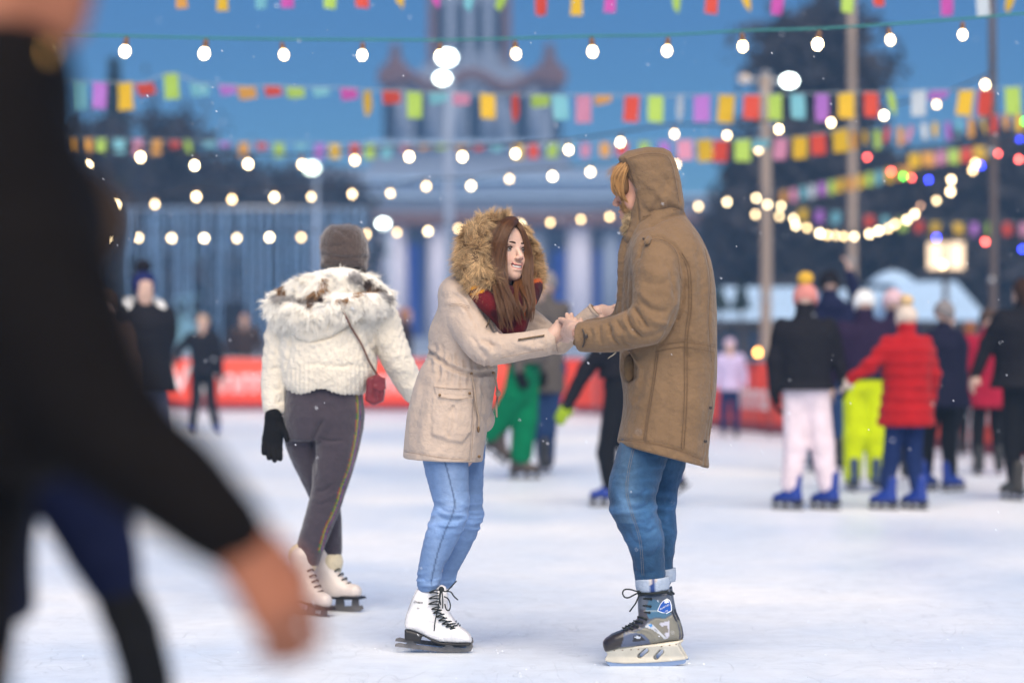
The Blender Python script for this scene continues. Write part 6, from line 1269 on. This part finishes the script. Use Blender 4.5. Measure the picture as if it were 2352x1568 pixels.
        reg([(100,900),(300,850),(480,850),(478,1000),(430,1125),(150,1230)], (.022,.017,.017))
        reg([(478,920),(620,905),(760,925),(850,1000),(890,1085),(430,1130),(478,1000)], (.075,.095,.16))
        reg([(620,950),(720,940),(820,1030),(615,1040)], (.012,.012,.016)); reg([(640,970),(680,955),(735,970),(730,990),(650,990)], (.45,.5,.6))
        reg([(785,818),(850,770),(920,790),(1000,860),(1060,920),(1100,960),(1130,1000),(1085,1005),(1050,960),(960,890),(880,845)], (.50,.52,.56))
        reg([(1000,770),(1165,730),(1168,960),(1130,1000),(1090,920),(1150,900),(1140,800),(1050,810)], (.48,.48,.56)); reg([(1050,810),(1140,800),(1150,900),(1090,920)], (.2,.18,.15))
        reg([(848,785),(890,775),(920,800),(890,830),(850,800)], (.05,.25,.6)); reg([(1290,760),(1400,900),(1400,1020),(1310,1005),(1320,900)], (.05,.045,.06)); reg([(1180,560),(1260,560),(1300,760),(1250,720)], (.04,.035,.035))
        boot = rel(t, mkmesh('hockey_skate', v2, f2, mat('skate_shell', (1,1,1), .35, .10, 40, attr=1, coat=.3, bump=.12, bs=200), cols=col))
        # holder
        mhold = mat('ivory_plastic', (.62,.57,.47), .4, .12, 18); hy_ = .016
        hold = [(190,1180),(400,1122),(850,1072),(1330,1008),(1338,1035),(1290,1075),(1330,1150),(1400,1270),(1415,1310),(1200,1335),(1000,1350),(700,1365),(500,1370),(300,1355),(205,1335),(190,1310),(235,1225)]
        S = Sdf(.0036); poly_field(S, [pp(*a) for a in hold], yc, hy_, .006, yc=yc); 
        for hx, hz_, a, b in ((765,1212,.015,.0095),(1000,1232,.012,.0098)): [S.cap(P(*pp(hx+e*a*1000,hz_-e*14), yc)-(0,.05,0), P(*pp(hx+e*a*1000,hz_-e*14), yc)+(0,.05,0), b, b, .002, 's') for e in (-3,-1,1,3)]
        S.cap(P(*pp(730,1290), yc), P(*pp(960,1120), yc), .0022, .0026, .002)
        v3, f3 = S.run(1); bz = P(*pp(500,1442), yc)[2]; off = bz-.005
        rows_ = P(*pp(0,1180), yc)[2]; wt = np.clip((v3[:,2]-rows_)/.02, -1, 1)*.5+.5; v3[:,1] = yc+(v3[:,1]-yc)*(.55+1.5*wt)
        sub(rel(t, mkmesh('blade_holder', v3, f3, mhold)), boot, t)
        for u in (335,460,590,700,1050,1170,1270): c = P(*pp(u, np.interp(u, [300,850,1330], [1178,1150,1068])), yc-.034); sub(rel(t, mkmesh('rivet', *ball(c, (.0032,.002,.0018), 8, 5), m_brass)), boot, t)
        bl = [(205,1338),(300,1358),(500,1374),(700,1368),(1000,1352),(1200,1338),(1418,1298),(1420,1335),(1400,1368),(1250,1400),(1000,1432),(700,1444),(500,1444),(350,1432),(260,1400)]
        o = rel(t, mkmesh('blade', *extrude_poly([P(*pp(*a), yc)+(0,-.002,0) for a in bl], (0,.004,0)), mat('blue_steel', (.25,.33,.50), .3, .1, metal=.7), smooth=False)); sub(o, boot, t)
        if True:
            L_ = []; eye = [(890,402),(880,512),(865,605),(815,705),(755,755),(685,810),(605,845),(525,858)]; tg = [(730,400),(730,500),(730,600),(700,670),(640,730),(580,770),(520,805),(470,835)]
            for i, (a, c) in enumerate(zip(eye, tg)):
                A_ = P(*pp(*a), yc-.041); C_ = P(*pp(*c), yc-.02); L_.append(tube([A_, (A_+C_)/2+(0,-.006,.002), C_, C_+(0,.04,-.004)], .0034, 6, 3)); L_.append(ball(A_, (.0050,.003,.0050), 8, 5))
            c = P(*pp(760,300), yc-.02); L_.append(ball(c, (.02,.02,.016), 10, 6)); L_.append(tube([P(*pp(700,320), yc-.03), P(*pp(850,318), yc-.052), P(*pp(1000,310), yc-.055), P(*pp(1120,295), yc-.05), P(*pp(1185,330), yc-.01), P(*pp(1185,330), yc+.02)], .0052, 6, 4))
            if side == 0:
                L_.append(tube([P(*pp(*a), yc-.045) for a in ((740,300),(660,280),(570,255),(490,260),(462,310),(490,370),(550,380),(620,345),(690,310))], .0030, 6, 4)); L_.append(tube([P(*pp(*a), yc-.045) for a in ((720,330),(690,390),(660,460),(610,530),(565,592))], .0030, 6, 4))
            sub(rel(t, mkmesh('lace', *merge(L_), m_lace)), boot, t)
        if side == 0:
            ys = surf_y(v2, [pp(1090,500)], yc-.03)[0]-.003
            m1 = mat('badge_white', (.8,.82,.85), .3, 0); m2 = mat('badge_blue', (.01,.08,.38), .3, 0)
            sh = [(1120,375),(1165,400),(1190,470),(1195,560),(1115,606),(1040,590),(975,565),(985,530),(1020,460),(1060,410)]
            cn = np.mean(sh, 0); b1 = rel(t, mkmesh('badge', *extrude_poly([P(*pp(*a), yc)*(1,0,1)+(0,ys,0) for a in sh], (0,.0016,0)), m1, smooth=False)); sub(b1, boot, t)
            b2 = rel(t, mkmesh('badge', *extrude_poly([P(*pp(*(cn+(np.array(a)-cn)*.88)), yc)*(1,0,1)+(0,ys-.0008,0) for a in sh], (0,.0016,0)), m2, smooth=False)); sub(b2, boot, t)
            fl = [(1085,400),(1115,395),(1125,385),(1150,430),(1140,440),(1118,435),(1110,455),(1095,440),(1080,445)]; b3 = rel(t, mkmesh('badge_figure', *extrude_poly([P(*pp(*a), yc)*(1,0,1)+(0,ys-.0018,0) for a in fl], (0,.001,0)), m1, smooth=False)); sub(b3, boot, t)
            for body, u, w, sz, an in (('QUARTUM', 1015, 548, .0078, -27), ('15T', 1092, 583, .0080, -20), ('SPORT.', 925, 835, .0055, 38)):
                c = bpy.data.curves.new('lettering', 'FONT'); c.body = body; c.size = sz; c.extrude = .0004; c.materials.append(m1 if sz > .006 else mat('grey_letter', (.15,.16,.2), .5, 0)); o = bpy.data.objects.new('lettering', c); link(o); me = bpy.data.meshes.new_from_object(o); bpy.data.objects.remove(o)
                o = bpy.data.objects.new('lettering', me); link(o); pz = P(*pp(u, w), yc); yy = ys-.003 if sz > .006 else surf_y(v2, [pp(u+60, w+40)], yc-.035)[0]-.002; o.location = (pz[0], yy, pz[2]); o.rotation_euler = (PI/2, R(an), 0); lo_ = o.location-t.location; o.parent = boot; o.location = lo_+t.location
    return t
man()

# ---------------------------------------------------------------- the woman in the white jacket, seen from behind
def white_jacket():
    YW_ = 10.5; q = F_(YW_); g = q(750, HZ); g[2] = 0
    t = empty('person', g, 'woman from behind in a cream jacket with white fur hood and brown knit hat', 'person')
    mc = fab('cream_jacket', (.70,.635,.53), var=.09, bump=.5, bs=110, bump2=.4, bs2=30, sheen=.3)
    S = Sdf(.0068)
    rows = [(905,668,836,.17),(885,652,850,.18),(860,646,862,.185),(830,642,864,.185),(790,641,864,.18),(750,641,868,.17),(715,644,880,.15),(690,652,884,.125),(665,680,868,.09),(640,715,838,.06)]
    S.loft([zrow(YW_, *r) for r in rows], k=.03, sup=2.3)
    S.chain([q(662,708,0), q(640,780,-.01), q(632,860,-.02), q(630,932,-.04)], [.064,.060,.056,.052], .03)
    S.chain([q(870,712,0), q(892,775,-.01), q(918,838,0), q(950,898,.03)], [.075,.071,.062,.050], .03)
    # hem rises in the middle
    S.loft([(P(0,930,YW_)[2], P(752,0,YW_)[0], YW_, .135, .165), (P(0,884,YW_)[2], P(745,0,YW_)[0], YW_, .13, .165), (P(0,862,YW_)[2], P(742,0,YW_)[0], YW_, .105, .16)], k=.02, mode='s', cap_r=.02)
    S.cut(q(640,890,0), (-.0,0,-1)) if False else None
    v, f = S.run(1); v = wrinkle(v, f, .006, 9, 41); Q2 = px2(v); n = normals(v, f)
    # cable knit: braided columns and blocks
    kx = Q2[:,0]+4*np.sin(Q2[:,1]*.05); rope = np.sin(kx*.42)*np.sin(Q2[:,1]*.16+np.floor(kx/15)*1.6); rib = np.sin(Q2[:,0]*.62)*(Q2[:,1] > 838)*(Q2[:,0] > 648)*(Q2[:,0] < 862); v = v+n*(.0030*rope*(Q2[:,1] < 838)+.0030*rib)[:,None]
    v = creases(v, f, [([(667,755),(665,800),(655,850)], -.010, .008), ([(842,752),(852,785),(866,815)], -.016, .009), ([(640,842),(628,846),(615,850)], -.009, .006), ([(634,905),(640,925),(650,912)], -.008, .006), ([(622,880),(634,895),(645,890)], -.007, .006),
        ([(672,757),(712,783),(765,770),(806,742),(850,716)], -.014, .008, 1), ([(690,770),(720,790),(768,778)], .006, .010), ([(735,838),(780,842),(820,832)], -.006, .006), ([(700,838),(740,836),(860,846)], -.004, .005, 1), ([(752,724),(790,724),(806,726)], -.006, .004)])
    jk = rel(t, mkmesh('jacket', v, f, mc))
    # hood cloth hanging on the back
    S = Sdf(.007); poly_field(S, [(672,735),(860,708),(842,722),(806,748),(768,776),(720,790),(690,778),(674,758)], YW_, .035, .03, yc=YW_-.155); v2, f2 = S.run(); v2 = wrinkle(v2, f2, .003, 14, 4); hd = rel(t, mkmesh('hood', v2, f2, mc))
    # fur collar
    S = Sdf(.0075)
    S.chain([q(642,708,-.06), q(690,722,-.155), q(745,712,-.175), q(805,696,-.175), q(862,692,-.13), q(886,690,-.04)], [.047,.050,.043,.038,.035,.026], .02)
    S.chain([q(650,690,-.04), q(690,668,-.09), q(740,650,-.10), q(790,640,-.09), q(845,655,-.07), q(880,675,-.03)], [.045,.050,.050,.046,.040,.030], .05)
    S.ell(q(745,680,-.10), (.14,.07,.07), .04); v2, f2 = S.run(); n2 = normals(v2, f2); Q2 = px2(v2)
    base = np.tile([.80,.78,.75], (len(v2), 1)); 
    fc = rel(t, mkmesh('fur_collar', v2, f2, mat('white_fur_core', (.78,.76,.73), .9, .1, 40)))
    up = Q2[:,1] < 702; d = np.full(len(v2), 9.)
    spots = [([(742,645),(738,662),(722,678),(712,692)], 9, 'b'), ([(702,684),(718,690),(734,682)], 7, 'd'), ([(838,648),(858,656),(872,664)], 7, 'd'), ([(808,632),(822,640)], 10, 'g'), ([(640,682),(665,684),(700,688)], 7, 'g'), ([(768,690),(800,684),(830,670),(870,668)], 4, 'b'), ([(655,664),(648,672)], 8, 'b'), ([(872,672),(890,684)], 6, 'g'), ([(862,664),(848,662)], 7, 'b')]
    who = np.array(['w']*len(v2))
    for pts, r_, w in spots:
        dd = seg_dist(Q2, np.array(pts, float))[0]+noise3(v2, 40, 6)*3; who[(dd < r_) & (n2[:,1] < .3)] = w
    cols_ = {'w': (.92,.88,.80), 'b': (.30,.17,.08), 'd': (.10,.07,.055), 'g': (.36,.34,.33)}
    for i, (w, nn) in enumerate((('w', 19000), ('b', 1100), ('d', 1500), ('g', 1500))):
        m_ = (who == w)
        if not m_.any(): continue
        pv, nv = v2[m_], n2[m_]; cmb = np.zeros((len(pv), 3)); cmb[:,2] = -.45; cmb[:,0] = (px2(pv)[:,0]-755)*.002
        mm = mat('fur_'+{'w':'white','b':'tan','d':'dark','g':'grey'}[w], cols_[w], .75, 0, cutrand=False, spec=.2)
        sub(fur('fur', pv, nv*.5, cmb*1.7, .031, .0014, mm, t, nn, k=4, clump=.16, jit=.22, droop=.35, seed=20+i), fc, t)
    # knit hat
    mh = fab('brown_knit_hat', (.075,.052,.044), bump=.7, bs=160, sheen=.6)
    S = Sdf(.006); poly_field(S, [(738,616),(740,590),(736,566),(738,548),(748,530),(762,518),(782,518),(800,516),(820,520),(836,534),(844,556),(847,585),(842,625),(800,618),(760,616)], YW_, .098, .075, yc=YW_-.02); v2, f2 = S.run()
    v2 = wrinkle(v2, f2, .002, 12, 3, (1,1,1)); Q2 = px2(v2); v2 = v2+normals(v2, f2)*(.0012*np.sin(Q2[:,0]*1.1))[:,None]
    v2 = creases(v2, f2, [([(740,583),(790,592),(846,590)], -.007, .006, 1), ([(738,562),(770,566),(800,556)], -.005, .006), ([(762,520),(790,536),(806,552)], -.006, .008), ([(741,604),(790,612),(846,608)], .003, .006, 1)])
    hat = rel(t, mkmesh('knit_hat', v2, f2, mh)); sub(fur('knit_fuzz', v2, normals(v2, f2), np.array([0.,0,.1]), .007, .0003, mat('fuzz', (.30,.24,.21), .9, 0), t, 4500, k=3, clump=.1, jit=.5, droop=0, seed=33), hat, t)
    # skin: head, neck, limbs
    Rm = frame_of(170); ho = q(793,590,0); S = Sdf(.009); head_prims(S, ho, Rm, 1., detail=False); S.cap(q(793,640), q(760,700,0), .06, .07, .03); S.chain([q(755,720), q(750,850), q(745,930)], [.12,.11,.13], .04)
    for a, b, c in ((q(662,712), q(636,820,-.01), q(628,950,-.04)), (q(870,715), q(905,810), q(958,905,.03))): S.cap(a, b, .045, .038, .03); S.cap(b, c, .036, .027, .02)
    hand_prims(S, q(958,905,.03), q(985,950,.05)-q(958,905,.03), (0,1,0), 1, 20)
    S.cap(q(785,940,-.03), q(757,1120,-.05), .08, .055, .04); S.cap(q(757,1120,-.05), q(712,1290,-.06), .05, .036, .03); S.cap(q(705,940,.03), q(748,1130,.08), .08, .055, .04); S.cap(q(748,1130,.08), q(757,1290,.1), .05, .036, .03)
    v2, f2 = S.run(); rel(t, mkmesh('body', v2, f2, m_skin))
    V = strands_from_guides([[(815,600,YW_-.02),(832,615,YW_-.06),(838,632,YW_-.09)], [(800,600,YW_-.05),(820,618,YW_-.09),(832,634,YW_-.11)]], 300, .004, 5); hairs('hair', V, .0008, mat('black_hair', (.02,.012,.01), .5, 0), t)
    # glove
    S = Sdf(.0052); wv = q(628,950,-.06); S.cap(q(630,942,-.06), wv, .033, .034, .01); hand_prims(S, q(629,962,-.06), q(624,1030,-.07)-q(629,962,-.06), (.2,-1,0), 1, 14, 1.06, r=.0105, glove=.0028, spread=.16)
    v2, f2 = S.run(); v2 = wrinkle(v2, f2, .0012, 80, 2, ridge=False); rel(t, mkmesh('glove', v2, f2, mg_blk))
    # trousers
    mt = fab('charcoal_trousers', (1,1,1), attr=1, var=.10, vs=30, bump=.4, bs=320, sheen=.35); S = Sdf(.0062)
    S.loft([zrow(YW_,1010,655,828,.13), zrow(YW_,960,652,833,.155), zrow(YW_,915,654,834,.155), zrow(YW_,880,658,832,.145), zrow(YW_,860,662,826,.14)], k=.03, sup=2.3)
    S.chain([q(782,950,-.03), q(775,1010,-.04), q(765,1070,-.05), q(755,1125,-.05), q(742,1170,-.05), q(726,1215,-.055), q(710,1262,-.06), q(703,1280,-.06)], [.098,.098,.086,.070,.066,.060,.055,.058], .03)
    S.chain([q(702,950,.0), q(703,1010,.02), q(722,1070,.05), q(742,1125,.07), q(752,1180,.09), q(756,1230,.1), q(757,1276,.1)], [.094,.090,.078,.066,.058,.054,.052], .012)
    v2, f2 = S.run(); v2 = wrinkle(v2, f2, .0032, 12, 51, (1,1,1.5))
    v2 = creases(v2, f2, [([(745,960),(728,990),(718,1020),(724,1090)], -.014, .009), ([(722,1005),(760,1012),(790,1010)], -.008, .006), ([(655,888),(740,884),(832,890)], -.003, .003, 1), ([(770,1108),(745,1125),(725,1128)], -.008, .007), ([(760,1150),(735,1158),(715,1150)], -.006, .007), ([(780,1130),(755,1142)], .006, .008), ([(675,1245),(700,1262),(732,1276)], -.004, .005), ([(735,1250),(758,1256),(780,1250)], -.004, .005)])
    Q2 = px2(v2); col = np.tile([.052,.042,.054], (len(v2), 1)); sl = np.array([(819,880),(823,950),(815,1020),(800,1080),(786,1115),(776,1150),(762,1185),(748,1215),(735,1260)], float); pl_ = spline(sl, 5); d, _ = seg_dist(Q2, pl_); sg = Q2[:,0]-np.interp(Q2[:,1], pl_[:,1], pl_[:,0]); nf = normals(v2, f2)[:,1] < .2
    for a, b, c in ((-4.5,-3.2,(.35,.03,.02)), (-3.2,-.9,(.04,.14,.02)), (-.9,.6,(.38,.26,.02)), (.6,2.0,(.03,.10,.03)), (2.6,4.6,(.06,.02,.20)), (4.6,5.8,(.3,.05,.08))): col[(sg >= a) & (sg < b) & (d < 7) & nf & (v2[:,1] < YW_+.06)] = c
    tr = rel(t, mkmesh('trousers', v2, f2, mt, cols=col))
    # shoulder bag and strap (carried by her)
    b = empty('shoulder_bag', q(862,900,-.08), 'small dark red leather bag hanging at the hip of the woman in the cream jacket', 'bag')
    mb = mat('oxblood_leather', (.16,.012,.018), .35, .25, 20, bump=.3, bs=60, coat=.3); S = Sdf(.005); poly_field(S, [(846,868),(868,858),(884,868),(887,900),(884,920),(862,929),(842,918)], YW_, .035, .012, yc=YW_-.10); v3, f3 = S.run(); v3 = creases(v3, f3, [([(862,866),(860,926)], -.005, .005), ([(874,866),(874,924)], -.004, .004)]); rel(b, mkmesh('pouch', v3, f3, mb))
    rel(b, mkmesh('flap', *extrude_poly([P(*a, YW_-.14) for a in ((858,862),(885,868),(887,893),(872,898),(857,890))], (0,.004,0)), mb, smooth=False))
    pts = spline(np.array([(785,708),(806,750),(830,790),(848,830),(867,862)], float), 8); ys = surf_y(v, pts, YW_-.16); ys[:8] = np.minimum(ys[:8], YW_-.22); Wp = np.array([P(p[0], p[1], y-.006) for p, y in zip(pts, ys)]); Wp[1:-1,1] = (Wp[:-2,1]+Wp[1:-1,1]+Wp[2:,1])/3
    L_ = []; Wd = spline(Wp, 3)
    for i in range(0, len(Wd)-1, 2): c = (Wd[i]+Wd[min(i+1, len(Wd)-1)])/2; L_.append(ball(c, (.0048,.004,.0062), 6, 5))
    rel(b, mkmesh('chain_strap', *merge(L_), mat('bronze_chain', (.16,.075,.05), .35, .3, 90, metal=.5)))
    # skates
    mcu = fab('cream_pile_cuff', (.70,.60,.42)); mbt = mat('cream_leather', (.66,.58,.53), .4, .08, 12, coat=.15)
    for (x, y, d_, fd, tl, nm) in ((690,1405,-.08,(.80,-.60,0),-10,0), (757,1404,.07,(.90,-.42,0),0,1)):
        o = P(x+2, HZ, YW_+d_); o[2] = .004; sk = generic_skate(t, o, fd, mbt, .0058, .95, tilt=tl, boot_h=.155, lace=m_lace, name='figure_skate'); sk['label'] = 'cream figure skate with a soft turned down cuff'
        c = P((694, 757)[nm], (1286, 1296)[nm], YW_+(-.06, .09)[nm]); S = Sdf(.006); S.cap(c+((.004,0,.012) if nm else (-.006,0,.018)), c-((0,0,.016) if nm else (-.014,0,.012)), .056, .053, .01); v3, f3 = S.run(); v3 = wrinkle(v3, f3, .003, 40, nm, ridge=False); sub(rel(t, mkmesh('boot_cuff', v3, f3, mcu)), sk, t)
    return t
white_jacket()
